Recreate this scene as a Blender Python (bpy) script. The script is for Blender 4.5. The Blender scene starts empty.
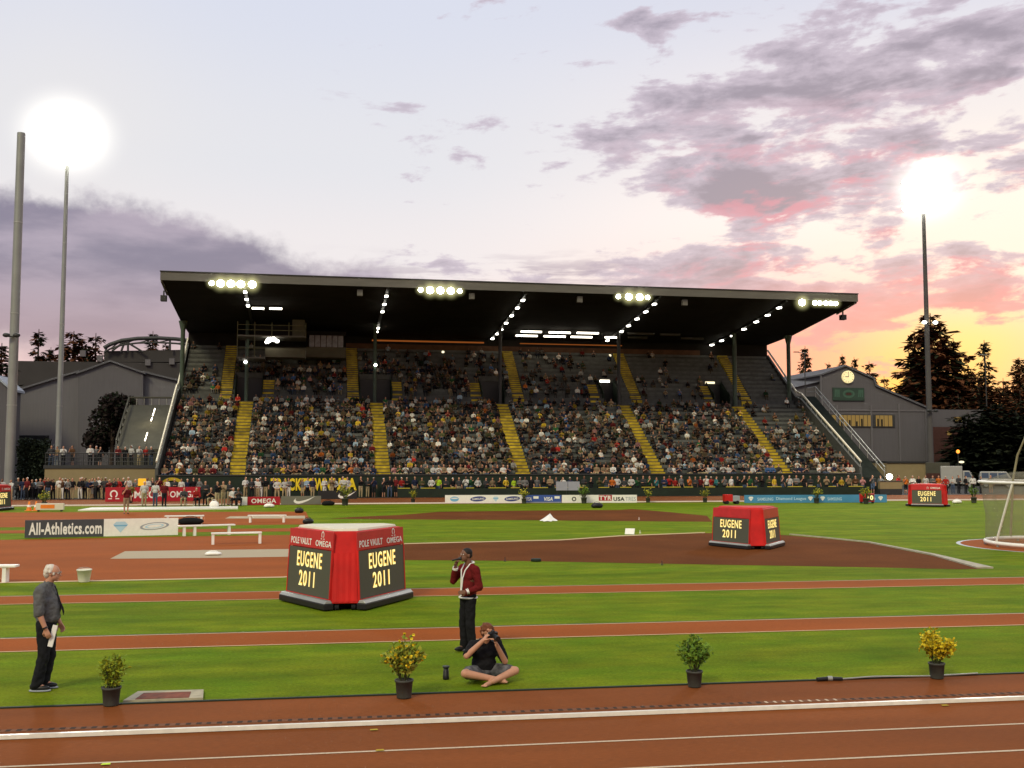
import bpy, bmesh, math, random
import numpy as np
from mathutils import Vector, Matrix, Euler

random.seed(7)
RNG = np.random.default_rng(7)
PI = math.pi
scene = bpy.context.scene
COL = scene.collection
VL = bpy.context.view_layer

# ------------------------------------------------------------------ camera model (used to turn measured pixels into metres)
F = 1040.0
HC = 3.3
AL = math.radians(8.8)
PT = math.atan(76 / F)
FW = Vector((math.sin(AL) * math.cos(PT), math.cos(AL) * math.cos(PT), math.sin(PT)))
RT = Vector((math.cos(AL), -math.sin(AL), 0))
UP = Vector((-math.sin(AL) * math.sin(PT), -math.cos(AL) * math.sin(PT), math.cos(PT)))


def ray(px, py):
    return FW * F + RT * (px - 512) + UP * (384 - py)


def G(px, py, z=0.0):
    d = ray(px, py)
    t = (z - HC) / d.z
    return Vector((d.x * t, d.y * t, z))


def AY(px, py, Y):
    d = ray(px, py)
    t = Y / d.y
    return Vector((d.x * t, Y, HC + d.z * t))


def AX(px, Y):            # x of an image column at ground plane distance Y
    return AY(px, 460, Y).x


# ------------------------------------------------------------------ materials
def lin(r, g, b):
    def f(c):
        c /= 255.0
        return c / 12.92 if c <= 0.04045 else ((c + 0.055) / 1.055) ** 2.4
    return (f(r), f(g), f(b), 1.0)


MATS = {}


def pbr(name, rgb, rough=0.75, var=0.18, scale=6.0, bump=0.0, bscale=40.0, metal=0.0, spec=0.3, emit=None, estr=0.0, coord='Object', stretch=None, big=0.0, bigscale=0.3):
    if name in MATS:
        return MATS[name]
    m = bpy.data.materials.new(name)
    m.use_nodes = True
    nt = m.node_tree
    bs = nt.nodes['Principled BSDF']
    c = (rgb[0], rgb[1], rgb[2], 1.0)
    bs.inputs['Base Color'].default_value = c
    bs.inputs['Roughness'].default_value = rough
    bs.inputs['Metallic'].default_value = metal
    bs.inputs['Specular IOR Level'].default_value = spec
    if emit is not None:
        bs.inputs['Emission Color'].default_value = (emit[0], emit[1], emit[2], 1)
        bs.inputs['Emission Strength'].default_value = estr
    if var > 0 or bump > 0:
        tc = nt.nodes.new('ShaderNodeTexCoord')
        vec = tc.outputs[coord]
        if stretch is not None:
            mp = nt.nodes.new('ShaderNodeMapping')
            mp.inputs['Scale'].default_value = stretch
            nt.links.new(vec, mp.inputs['Vector'])
            vec = mp.outputs['Vector']
    if var > 0:
        nz = nt.nodes.new('ShaderNodeTexNoise')
        nz.inputs['Scale'].default_value = scale
        nz.inputs['Detail'].default_value = 6
        nt.links.new(vec, nz.inputs['Vector'])
        mr = nt.nodes.new('ShaderNodeMapRange')
        mr.inputs['From Min'].default_value = 0.3
        mr.inputs['From Max'].default_value = 0.7
        mr.inputs['To Min'].default_value = 1 - var
        mr.inputs['To Max'].default_value = 1 + var
        nt.links.new(nz.outputs['Fac'], mr.inputs['Value'])
        val = mr.outputs['Result']
        if big > 0:
            n2 = nt.nodes.new('ShaderNodeTexNoise')
            n2.inputs['Scale'].default_value = bigscale
            n2.inputs['Detail'].default_value = 3
            nt.links.new(vec, n2.inputs['Vector'])
            m2 = nt.nodes.new('ShaderNodeMapRange')
            m2.inputs['From Min'].default_value = 0.3
            m2.inputs['From Max'].default_value = 0.7
            m2.inputs['To Min'].default_value = 1 - big
            m2.inputs['To Max'].default_value = 1 + big
            nt.links.new(n2.outputs['Fac'], m2.inputs['Value'])
            mm = nt.nodes.new('ShaderNodeMath')
            mm.operation = 'MULTIPLY'
            nt.links.new(val, mm.inputs[0])
            nt.links.new(m2.outputs['Result'], mm.inputs[1])
            val = mm.outputs[0]
        mx = nt.nodes.new('ShaderNodeVectorMath')
        mx.operation = 'SCALE'
        mx.inputs[0].default_value = c[:3]
        nt.links.new(val, mx.inputs['Scale'])
        nt.links.new(mx.outputs[0], bs.inputs['Base Color'])
    if bump > 0:
        nb = nt.nodes.new('ShaderNodeTexNoise')
        nb.inputs['Scale'].default_value = bscale
        nb.inputs['Detail'].default_value = 5
        nt.links.new(vec, nb.inputs['Vector'])
        bp = nt.nodes.new('ShaderNodeBump')
        bp.inputs['Strength'].default_value = bump
        bp.inputs['Distance'].default_value = 0.02
        nt.links.new(nb.outputs['Fac'], bp.inputs['Height'])
        nt.links.new(bp.outputs['Normal'], bs.inputs['Normal'])
    MATS[name] = m
    return m


def glow(name, rgb, strength):
    if name in MATS:
        return MATS[name]
    m = bpy.data.materials.new(name)
    m.use_nodes = True
    nt = m.node_tree
    nt.nodes.remove(nt.nodes['Principled BSDF'])
    e = nt.nodes.new('ShaderNodeEmission')
    e.inputs['Color'].default_value = (rgb[0], rgb[1], rgb[2], 1)
    e.inputs['Strength'].default_value = strength
    nt.links.new(e.outputs[0], nt.nodes['Material Output'].inputs['Surface'])
    MATS[name] = m
    return m


def cloth_from(kind):
    """cloth coloured from the object's colour ('object') or from a stored attribute ('attr')"""
    nm = 'cloth_' + kind
    if nm in MATS:
        return MATS[nm]
    m = bpy.data.materials.new(nm)
    m.use_nodes = True
    nt = m.node_tree
    bs = nt.nodes['Principled BSDF']
    bs.inputs['Roughness'].default_value = 0.9
    bs.inputs['Specular IOR Level'].default_value = 0.15
    if kind == 'object':
        n = nt.nodes.new('ShaderNodeObjectInfo')
    else:
        n = nt.nodes.new('ShaderNodeVertexColor')
        n.layer_name = 'tint'
    nt.links.new(n.outputs['Color'], bs.inputs['Base Color'])
    MATS[nm] = m
    return m


# ------------------------------------------------------------------ object helpers
def tag(o, label=None, cat=None, group=None, kind=None):
    if label:
        o['label'] = label
    if cat:
        o['category'] = cat
    if group:
        o['group'] = group
    if kind:
        o['kind'] = kind
    return o


def thing(name, label, cat, loc=(0, 0, 0), rz=0.0, group=None):
    o = bpy.data.objects.new(name, None)
    o.empty_display_size = 0.2
    COL.objects.link(o)
    o.location = loc
    o.rotation_euler = (0, 0, rz)
    return tag(o, label, cat, group)


def copy_tree(o, parent=None):
    c = o.copy()
    COL.objects.link(c)
    c.parent = parent
    for ch in list(o.children):
        copy_tree(ch, c)
    return c


class MB:
    def __init__(self, off=(0, 0, 0)):
        self.v, self.f, self.mi, self.mats = [], [], [], []
        self.off = Vector(off)
        self.sm = []

    def m(self, mat):
        if mat not in self.mats:
            self.mats.append(mat)
        return self.mats.index(mat)

    def add(self, vs, fs, mat, M=None, smooth=False):
        b = len(self.v)
        i = self.m(mat)
        for p in vs:
            p = Vector(p)
            if M is not None:
                p = M @ p
            self.v.append(p - self.off)
        for f in fs:
            self.f.append(tuple(b + k for k in f))
            self.mi.append(i)
            self.sm.append(smooth)

    def box(self, x0, x1, y0, y1, z0, z1, mat, M=None):
        vs = [(x0, y0, z0), (x1, y0, z0), (x1, y1, z0), (x0, y1, z0), (x0, y0, z1), (x1, y0, z1), (x1, y1, z1), (x0, y1, z1)]
        self.add(vs, [(0, 3, 2, 1), (4, 5, 6, 7), (0, 1, 5, 4), (1, 2, 6, 5), (2, 3, 7, 6), (3, 0, 4, 7)], mat, M)

    def hexa(self, bot, top, mat, M=None):
        n = len(bot)
        vs = list(bot) + list(top)
        fs = [tuple(reversed(range(n))), tuple(range(n, 2 * n))]
        fs += [(k, (k + 1) % n, n + (k + 1) % n, n + k) for k in range(n)]
        self.add(vs, fs, mat, M)

    def poly(self, pts, mat, M=None):
        self.add(pts, [tuple(range(len(pts)))], mat, M)

    def prism(self, pts, d, mat, M=None):
        """extrude a planar outline along vector d"""
        d = Vector(d)
        n = len(pts)
        vs = [Vector(p) for p in pts] + [Vector(p) + d for p in pts]
        fs = [tuple(range(n)), tuple(reversed(range(n, 2 * n)))]
        fs += [(k, n + k, n + (k + 1) % n, (k + 1) % n) for k in range(n)]
        self.add(vs, fs, mat, M)

    def tube(self, pts, radii, mat, n=8, M=None, caps=True, smooth=True):
        pts = [Vector(p) for p in pts]
        if not hasattr(radii, '__len__'):
            radii = [radii] * len(pts)
        vs, fs = [], []
        for k, p in enumerate(pts):
            t = (pts[min(k + 1, len(pts) - 1)] - pts[max(k - 1, 0)]).normalized()
            a = Vector((0, 0, 1)) if abs(t.z) < 0.9 else Vector((1, 0, 0))
            u = t.cross(a).normalized()
            w = t.cross(u)
            for j in range(n):
                q = 2 * PI * j / n
                vs.append(p + (u * math.cos(q) + w * math.sin(q)) * radii[k])
        for k in range(len(pts) - 1):
            for j in range(n):
                fs.append((k * n + j, k * n + (j + 1) % n, (k + 1) * n + (j + 1) % n, (k + 1) * n + j))
        self.add(vs, fs, mat, M, smooth)
        if caps:
            self.add([vs[j] for j in range(n)], [tuple(range(n))], mat, M)
            e = (len(pts) - 1) * n
            self.add([vs[e + j] for j in range(n)], [tuple(reversed(range(n)))], mat, M)

    def lathe(self, prof, mat, n=20, c=(0, 0, 0), M=None, smooth=True):
        vs, fs = [], []
        for r, z in prof:
            for j in range(n):
                q = 2 * PI * j / n
                vs.append((c[0] + r * math.cos(q), c[1] + r * math.sin(q), c[2] + z))
        for k in range(len(prof) - 1):
            for j in range(n):
                fs.append((k * n + j, k * n + (j + 1) % n, (k + 1) * n + (j + 1) % n, (k + 1) * n + j))
        self.add(vs, fs, mat, M, smooth)

    def ell(self, c, r, mat, n=10, M=None):
        vs, fs = [], []
        rings = max(5, n // 2 + 1)
        for i in range(rings + 1):
            th = PI * i / rings
            for j in range(n):
                q = 2 * PI * j / n
                vs.append((c[0] + r[0] * math.sin(th) * math.cos(q), c[1] + r[1] * math.sin(th) * math.sin(q), c[2] + r[2] * math.cos(th)))
        for i in range(rings):
            for j in range(n):
                fs.append((i * n + j, (i + 1) * n + j, (i + 1) * n + (j + 1) % n, i * n + (j + 1) % n))
        self.add(vs, fs, mat, M, True)

    def mesh(self, name):
        me = bpy.data.meshes.new(name)
        me.from_pydata([tuple(p) for p in self.v], [], self.f)
        for mt in self.mats:
            me.materials.append(mt)
        me.polygons.foreach_set('material_index', self.mi)
        me.polygons.foreach_set('use_smooth', self.sm)
        me.update()
        return me

    def build(self, name, parent=None, bevel=0.0):
        o = bpy.data.objects.new(name, self.mesh(name))
        COL.objects.link(o)
        o.parent = parent
        if bevel > 0:
            b = o.modifiers.new('edge', 'BEVEL')
            b.width = bevel
            b.segments = 2
            b.limit_method = 'ANGLE'
        return o


def frame(origin, right, up):
    """matrix taking x->right, z->up, -y->towards the viewer of the face"""
    r = Vector(right).normalized()
    u = Vector(up)
    u = (u - r * u.dot(r)).normalized()
    b = u.cross(r)           # y axis = into the face
    M = Matrix(((r.x, b.x, u.x, origin[0]), (r.y, b.y, u.y, origin[1]), (r.z, b.z, u.z, origin[2]), (0, 0, 0, 1)))
    return M


def text_verts(body, bold=0.03, depth=0.02, shear=0.0, space=None):
    cu = bpy.data.curves.new('lettering', 'FONT')
    cu.body = body
    cu.size = 1.0
    cu.offset = bold
    cu.extrude = depth
    cu.space_character = 1.0 + max(bold, 0) * 3.2 if space is None else space
    cu.shear = shear
    cu.resolution_u = 3
    o = bpy.data.objects.new('lettering_source', cu)
    COL.objects.link(o)
    VL.update()
    dg = bpy.context.evaluated_depsgraph_get()
    me = bpy.data.meshes.new_from_object(o.evaluated_get(dg))
    vs = [v.co.copy() for v in me.vertices]
    fs = [tuple(p.vertices) for p in me.polygons]
    bpy.data.objects.remove(o)
    bpy.data.curves.remove(cu)
    bpy.data.meshes.remove(me)
    return vs, fs


TXT = {}


def put_text(mb, body, x0, x1, z0, z1, mat, M=None, bold=0.03, depth=0.004, y=-0.004, shear=0.0, rot=0.0, space=None):
    """fit the words in the rectangle x0..x1, z0..z1 of a face (x right, z up, front = -y)"""
    key = (body, bold, shear, space)
    if key not in TXT:
        TXT[key] = text_verts(body, bold, 0.02, shear, space)
    vs, fs = TXT[key]
    xs = [v.x for v in vs]
    ys = [v.y for v in vs]
    sx = (x1 - x0) / (max(xs) - min(xs))
    sz = (z1 - z0) / (max(ys) - min(ys))
    cx, cz = (x0 + x1) / 2, (z0 + z1) / 2
    out = []
    for v in vs:
        a = (v.x - min(xs)) * sx + x0 - cx
        b = (v.y - min(ys)) * sz + z0 - cz
        out.append((cx + a * math.cos(rot) - b * math.sin(rot), y - (v.z / 0.02) * depth / 2, cz + a * math.sin(rot) + b * math.cos(rot)))
    mb.add(out, fs, mat, M)


def put_shape(mb, pts, mat, M=None, y=-0.004):
    mb.add([(p[0], y, p[1]) for p in pts], [tuple(range(len(pts)))], mat, M)


def swoosh_pts(x0, x1, z0, z1):
    raw = [(0, .42), (.06, .62), (.14, .78), (.10, .55), (.13, .36), (.22, .30), (.34, .33), (1.0, 1.0), (.36, .06), (.24, 0.0), (.12, .02), (.03, .16)]
    return [(x0 + a * (x1 - x0), z0 + b * (z1 - z0)) for a, b in raw]


def put_swoosh(mb, x0, x1, z0, z1, mat, M=None, y=-0.004):
    up = [(0.02, .40), (.05, .60), (.13, .78)]
    top = [(.13, .78), (.10, .58), (.12, .42), (.18, .33), (.28, .32), (.45, .42), (.7, .62), (1, 1)]
    bot = [(.02, .40), (.03, .26), (.07, .14), (.14, .04), (.25, 0.0), (.42, .10), (.68, .40), (1, 1)]
    T = lambda a: (x0 + a[0] * (x1 - x0), y, z0 + a[1] * (z1 - z0))
    vs = [T(a) for a in top] + [T(a) for a in bot]
    n = len(top)
    mb.add(vs, [(k, n + k, n + k + 1, k + 1) for k in range(n - 1)], mat, M)


def put_ellipse(mb, cx, cz, rx, rz, mat, M=None, y=-0.004, rot=0.0, n=28):
    pts = []
    for k in range(n):
        a, b = rx * math.cos(2 * PI * k / n), rz * math.sin(2 * PI * k / n)
        pts.append((cx + a * math.cos(rot) - b * math.sin(rot), cz + a * math.sin(rot) + b * math.cos(rot)))
    put_shape(mb, pts, mat, M, y)


def put_ring(mb, cx, cz, r0x, r0z, r1x, r1z, mat, M=None, y=-0.004, a0=0, a1=2 * PI, n=32):
    vs, fs = [], []
    for k in range(n + 1):
        q = a0 + (a1 - a0) * k / n
        vs += [(cx + r0x * math.cos(q), y, cz + r0z * math.sin(q)), (cx + r1x * math.cos(q), y, cz + r1z * math.sin(q))]
    for k in range(n):
        fs.append((2 * k, 2 * k + 1, 2 * k + 3, 2 * k + 2))
    mb.add(vs, fs, mat, M)


def put_omega(mb, cx, cz, w, h, mat, M=None, y=-0.004):
    t = w * 0.13
    put_ring(mb, cx, cz + h * .06, w * .36 - t, h * .44 - t, w * .36, h * .44, mat, M, y, -PI * 0.33, PI * 1.33)
    for s in (-1, 1):
        x0 = cx + s * w * .16
        x1 = cx + s * w * .5
        a, b = min(x0, x1), max(x0, x1)
        put_shape(mb, [(a, cz - h * .5), (b, cz - h * .5), (b, cz - h * .40), (a, cz - h * .40)], mat, M, y - 0.0005)


def put_diamond(mb, cx, cz, w, h, mat, mat2, M=None, y=-0.004):
    put_shape(mb, [(cx - w * .5, cz + h * .22), (cx - w * .3, cz + h * .5), (cx + w * .3, cz + h * .5), (cx + w * .5, cz + h * .22), (cx, cz - h * .5)], mat, M, y)
    put_shape(mb, [(cx - w * .48, cz + h * .20), (cx + w * .48, cz + h * .20), (cx + w * .40, cz + h * .08), (cx - w * .40, cz + h * .08)], mat2, M, y - 0.002)


def ordinal(n):
    base = ['zeroth', 'first', 'second', 'third', 'fourth', 'fifth', 'sixth', 'seventh', 'eighth', 'ninth', 'tenth', 'eleventh', 'twelfth', 'thirteenth', 'fourteenth', 'fifteenth', 'sixteenth', 'seventeenth', 'eighteenth', 'nineteenth']
    tens = {20: 'twent', 30: 'thirt', 40: 'fort', 50: 'fift'}
    if n < 20:
        return base[n]
    t = tens[n // 10 * 10]
    return t + 'ieth' if n % 10 == 0 else t + 'y-' + base[n % 10]


# ------------------------------------------------------------------ palette of materials
M_track = pbr('track_rubber', (0.190, 0.054, 0.011), 0.85, 0.14, 60, 0.15, 260, spec=0.10, big=0.16, bigscale=0.9, stretch=(.16, 1, 1))
M_trackf = pbr('track_rubber_infield', (0.270, 0.070, 0.013), 0.9, 0.12, 40, 0.1, 200, spec=0.08, big=0.13, bigscale=0.5, stretch=(.3, 1, 1))
M_dirt = pbr('brown_rubber', (0.115, 0.036, 0.008), 0.95, 0.14, 12, 0.1, 80, spec=0.05, big=0.20, bigscale=0.3)
M_white = pbr('white_paint', (0.78, 0.77, 0.72), 0.5, 0.05, 8)
M_cream = pbr('cream_paint', (0.62, 0.58, 0.46), 0.7, 0.06, 4)
M_line = pbr('lane_paint', (0.50, 0.40, 0.28), 0.8, 0.15, 30)
M_lineold = pbr('runway_line_paint', (0.50, 0.36, 0.20), 0.8, 0.18, 25)
M_kerb = pbr('aluminium_kerb', (0.72, 0.70, 0.62), 0.35, 0.08, 10, spec=0.5)
M_sand = pbr('pit_sand', (0.36, 0.30, 0.20), 0.9, 0.10, 30, 0.2, 120)
M_black = pbr('black_plastic', (0.012, 0.012, 0.013), 0.45, 0.1, 8)
M_blackcloth = pbr('black_cloth', (0.012, 0.012, 0.014), 0.95, 0.2, 20, spec=0.1)
M_dark = pbr('dark_steel', (0.03, 0.032, 0.033), 0.5, 0.15, 5)
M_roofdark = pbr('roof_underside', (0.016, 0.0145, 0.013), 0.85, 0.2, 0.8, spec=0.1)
M_fascia = pbr('fascia_metal', (0.105, 0.10, 0.088), 0.6, 0.10, 0.6, stretch=(1, 1, 6))
M_seat = pbr('seat_grey_green', (0.085, 0.090, 0.082), 0.8, 0.18, 2.0)
M_tread = pbr('tread_concrete', (0.066, 0.069, 0.064), 0.85, 0.18, 2.0)
M_yellow = pbr('stair_yellow', (0.40, 0.285, 0.016), 0.8, 0.40, 1.6, big=0.25, bigscale=0.35)
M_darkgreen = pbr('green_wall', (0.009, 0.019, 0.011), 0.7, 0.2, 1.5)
M_greenpost = pbr('green_post', (0.05, 0.075, 0.055), 0.6, 0.15, 2.0)
M_galv = pbr('galvanised_steel', (0.30, 0.31, 0.29), 0.45, 0.12, 1.2, metal=0.4, spec=0.5)
M_pole = pbr('pole_steel', (0.24, 0.25, 0.24), 0.5, 0.10, 0.6, metal=0.3)
M_red = pbr('red_paint', (0.52, 0.011, 0.009), 0.55, 0.12, 3, 0.12, 7, spec=0.3, big=0.14, bigscale=1.2)
M_redhead = pbr('red_header', (0.48, 0.020, 0.022), 0.35, 0.10, 3, spec=0.4)
M_screen = pbr('led_screen', (0.072, 0.076, 0.054), 0.55, 0.06, 90, spec=0.35)
M_led = glow('led_text', (1.0, 0.52, 0.05), 1.15)
M_ledcore = glow('led_core', (1.0, 0.84, 0.32), 1.35)
M_tube = glow('fluorescent_tube', (1.0, 0.90, 0.72), 6.0)
M_lamp = glow('lamp_white', (1.0, 0.96, 0.82), 14.0)
M_flood = glow('flood_white', (1.0, 0.99, 0.86), 40.0)
M_dimlamp = glow('lamp_dim', (1.0, 0.86, 0.55), 1.6)
M_orangeglow = glow('orange_glow', (1.0, 0.27, 0.05), 0.22)
M_skin = pbr('skin_light', (0.46, 0.235, 0.15), 0.6, 0.08, 12)
M_skin2 = pbr('skin_tan', (0.36, 0.18, 0.11), 0.6, 0.08, 12)
M_skind = pbr('skin_dark', (0.16, 0.075, 0.045), 0.55, 0.08, 12)
M_hairw = pbr('hair_white', (0.62, 0.58, 0.50), 0.8, 0.2, 60, 0.5, 90)
M_hairb = pbr('hair_black', (0.012, 0.010, 0.009), 0.7, 0.2, 60)
M_hairr = pbr('hair_auburn', (0.13, 0.040, 0.014), 0.7, 0.25, 60, 0.5, 90)
M_grey = pbr('grey_shirt_cloth', (0.105, 0.110, 0.112), 0.95, 0.14, 18, 0.3, 30, spec=0.1)
M_maroon = pbr('maroon_knit', (0.12, 0.011, 0.012), 0.95, 0.14, 25, 0.3, 60, spec=0.1)
M_trousers = pbr('dark_trouser_cloth', (0.014, 0.015, 0.018), 0.95, 0.2, 12, 0.3, 20, spec=0.1)
M_check = pbr('plaid_shorts_cloth', (0.10, 0.10, 0.11), 0.95, 0.6, 9, spec=0.1)
M_paper = pbr('paper_white', (0.75, 0.75, 0.73), 0.8, 0.03, 5)
M_leaf = pbr('plant_leaf', (0.10, 0.165, 0.012), 0.6, 0.35, 14, spec=0.25)
M_leafy = pbr('plant_leaf_yellowgreen', (0.26, 0.26, 0.015), 0.6, 0.3, 14, spec=0.25)
M_petal = pbr('yellow_petal', (0.78, 0.62, 0.03), 0.6, 0.2, 20)
M_stem = pbr('plant_stem', (0.06, 0.07, 0.025), 0.8, 0.2, 10)
M_pot = pbr('nursery_pot', (0.046, 0.049, 0.042), 0.7, 0.2, 8, spec=0.4)
M_soil = pbr('soil', (0.03, 0.02, 0.012), 0.95, 0.3, 30)
M_bark = pbr('bark', (0.05, 0.035, 0.025), 0.95, 0.3, 4)
M_fir = pbr('fir_needles', (0.018, 0.022, 0.012), 0.9, 0.45, 1.2, spec=0.05)
M_firred = pbr('fir_needles_rust_rim', (0.105, 0.042, 0.020), 0.9, 0.4, 1.2, spec=0.05)  # rust needle tone, partly warm backlight painted into the colour
M_darkleaf = pbr('plum_leaf', (0.020, 0.014, 0.013), 0.85, 0.4, 1.5, spec=0.1)
M_hedge = pbr('hedge_leaf', (0.009, 0.013, 0.007), 0.85, 0.4, 2.0, spec=0.1)
M_bwall = pbr('barn_wall', (0.088, 0.083, 0.090), 0.85, 0.06, 0.8, stretch=(6, 6, 0.4))
M_bwall2 = pbr('barn_wall_light', (0.112, 0.107, 0.115), 0.85, 0.06, 0.8, stretch=(6, 6, 0.4))
M_broof = pbr('barn_roof', (0.085, 0.085, 0.095), 0.8, 0.08, 0.6)
M_broofd = pbr('dark_roof', (0.038, 0.035, 0.035), 0.85, 0.1, 0.4)
M_beige = pbr('beige_block', (0.24, 0.19, 0.10), 0.9, 0.07, 1.0)
M_conc = pbr('concrete', (0.06, 0.058, 0.044), 0.9, 0.12, 1.2)
M_brick = pbr('red_brick', (0.055, 0.022, 0.018), 0.9, 0.2, 3.0)
M_winlit = pbr('lit_window', (0.2, 0.15, 0.05), 0.4, 0.0, emit=(1.0, 0.50, 0.10), estr=0.09)
M_windark = pbr('dark_window', (0.012, 0.013, 0.015), 0.2, 0.0, spec=0.5)
M_winpale = pbr('pale_window', (0.10, 0.11, 0.11), 0.25, 0.2, 3.0, spec=0.5)
M_clock = pbr('clock_face', (0.6, 0.55, 0.35), 0.5, 0.0, emit=(1.0, 0.80, 0.36), estr=0.62)
M_signg = pbr('sign_green', (0.022, 0.045, 0.032), 0.7, 0.1, 2)
M_signg2 = pbr('sign_green_light', (0.04, 0.09, 0.06), 0.7, 0.1, 2)
M_blue = pbr('board_blue', (0.060, 0.235, 0.42), 0.6, 0.08, 1.0)
M_navy = pbr('board_navy', (0.030, 0.045, 0.20), 0.6, 0.08, 1.0)
M_visablue = pbr('board_royal_blue', (0.040, 0.085, 0.32), 0.6, 0.08, 1.0)
M_redb = pbr('board_red', (0.36, 0.012, 0.022), 0.6, 0.08, 1.0)
M_char = pbr('board_charcoal', (0.055, 0.060, 0.068), 0.6, 0.06, 3.0)
M_silver = pbr('board_silver', (0.22, 0.23, 0.20), 0.32, 0.12, 0.8, metal=0.55, spec=0.5)
M_black2 = pbr('board_black', (0.02, 0.021, 0.022), 0.45, 0.1, 1.0)
M_ltblue = pbr('logo_light_blue', (0.16, 0.40, 0.62), 0.6, 0.03, 3)
M_ltblue2 = pbr('logo_pale_blue', (0.42, 0.60, 0.72), 0.6, 0.03, 3)
M_logogrey = pbr('logo_grey', (0.28, 0.31, 0.35), 0.6, 0.06, 3)
M_truck = pbr('vehicle_white', (0.30, 0.30, 0.29), 0.35, 0.05, 2, spec=0.5)
M_bluewin = pbr('vehicle_glass', (0.05, 0.08, 0.14), 0.15, 0.05, 2, spec=0.6)
M_tyre = pbr('tyre_rubber', (0.012, 0.012, 0.012), 0.9, 0.1, 8)
M_orange = pbr('orange_plastic', (0.75, 0.20, 0.02), 0.5, 0.08, 4)
M_bucket = pbr('bucket_white', (0.72, 0.72, 0.62), 0.5, 0.05, 4)
M_hivis = pbr('hivis', (0.5, 0.7, 0.03), 0.8, 0.05, 4)
M_yrail = pbr('yellow_rail', (0.42, 0.36, 0.03), 0.6, 0.1, 4)
M_asph = pbr('asphalt', (0.05, 0.05, 0.048), 0.9, 0.2, 1.0)
M_pressw = pbr('press_box_panel', (0.075, 0.068, 0.045), 0.8, 0.15, 1.0)
M_tubeoff = pbr('unlit_tube', (0.06, 0.06, 0.055), 0.6, 0.05, 2)
M_net = bpy.data.materials.new('cage_net')
M_net.use_nodes = True
_nt = M_net.node_tree
_bs = _nt.nodes['Principled BSDF']
_bs.inputs['Base Color'].default_value = (0.24, 0.23, 0.15, 1)
_bs.inputs['Roughness'].default_value = 0.9
_tr = _nt.nodes.new('ShaderNodeBsdfTransparent')
_mix = _nt.nodes.new('ShaderNodeMixShader')
_tc = _nt.nodes.new('ShaderNodeTexCoord')
_nz = _nt.nodes.new('ShaderNodeTexNoise')
_nz.inputs['Scale'].default_value = 2.2
_nt.links.new(_tc.outputs['Object'], _nz.inputs['Vector'])
_mr = _nt.nodes.new('ShaderNodeMapRange')
_mr.inputs['From Min'].default_value = 0.3
_mr.inputs['From Max'].default_value = 0.7
_mr.inputs['To Min'].default_value = 0.20
_mr.inputs['To Max'].default_value = 0.42
_nt.links.new(_nz.outputs['Fac'], _mr.inputs['Value'])
_nt.links.new(_mr.outputs['Result'], _mix.inputs['Fac'])
_nt.links.new(_tr.outputs[0], _mix.inputs[1])
_nt.links.new(_bs.outputs[0], _mix.inputs[2])
_nt.links.new(_mix.outputs[0], _nt.nodes['Material Output'].inputs['Surface'])


def grass_material():
    m = bpy.data.materials.new('infield_grass')
    m.use_nodes = True
    nt = m.node_tree
    bs = nt.nodes['Principled BSDF']
    bs.inputs['Roughness'].default_value = 0.85
    bs.inputs['Specular IOR Level'].default_value = 0.03
    tc = nt.nodes.new('ShaderNodeTexCoord')

    def noise(scale, stretch=(1, 1, 1), det=5):
        mp = nt.nodes.new('ShaderNodeMapping')
        mp.inputs['Scale'].default_value = stretch
        nt.links.new(tc.outputs['Object'], mp.inputs['Vector'])
        n = nt.nodes.new('ShaderNodeTexNoise')
        n.inputs['Scale'].default_value = scale
        n.inputs['Detail'].default_value = det
        n.inputs['Roughness'].default_value = 0.65
        nt.links.new(mp.outputs['Vector'], n.inputs['Vector'])
        return n.outputs['Fac']

    def mrange(v, a, b, c, d):
        r = nt.nodes.new('ShaderNodeMapRange')
        r.inputs['From Min'].default_value = a
        r.inputs['From Max'].default_value = b
        r.inputs['To Min'].default_value = c
        r.inputs['To Max'].default_value = d
        nt.links.new(v, r.inputs['Value'])
        return r.outputs['Result']

    def mul(a, b):
        n = nt.nodes.new('ShaderNodeMath')
        n.operation = 'MULTIPLY'
        nt.links.new(a, n.inputs[0])
        nt.links.new(b, n.inputs[1])
        return n.outputs[0]
    fine = mrange(noise(38, (0.45, 1, 1)), 0.3, 0.7, 0.66, 1.34)
    blade = mrange(noise(190, (1, 0.5, 1), 3), 0.3, 0.7, 0.72, 1.28)
    mid = mrange(noise(1.6, (0.45, 1, 1), 6), 0.3, 0.7, 0.78, 1.22)
    band = mrange(noise(0.42, (0.05, 1, 1), 3), 0.35, 0.65, 0.84, 1.16)
    val = mul(mul(fine, blade), mul(mid, band))
    ramp = nt.nodes.new('ShaderNodeMix')
    ramp.data_type = 'RGBA'
    ramp.inputs['A'].default_value = (0.096, 0.166, 0.006, 1)
    ramp.inputs['B'].default_value = (0.155, 0.194, 0.008, 1)
    nt.links.new(mrange(noise(0.9, (0.5, 1, 1), 4), 0.35, 0.65, 0.0, 1.0), ramp.inputs['Factor'])
    sc = nt.nodes.new('ShaderNodeVectorMath')
    sc.operation = 'SCALE'
    nt.links.new(ramp.outputs['Result'], sc.inputs[0])
    nt.links.new(val, sc.inputs['Scale'])
    nt.links.new(sc.outputs[0], bs.inputs['Base Color'])
    bp = nt.nodes.new('ShaderNodeBump')
    bp.inputs['Strength'].default_value = 0.5
    bp.inputs['Distance'].default_value = 0.03
    nt.links.new(noise(120, (1, 0.6, 1), 3), bp.inputs['Height'])
    nt.links.new(bp.outputs['Normal'], bs.inputs['Normal'])
    return m


M_grass = grass_material()

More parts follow.
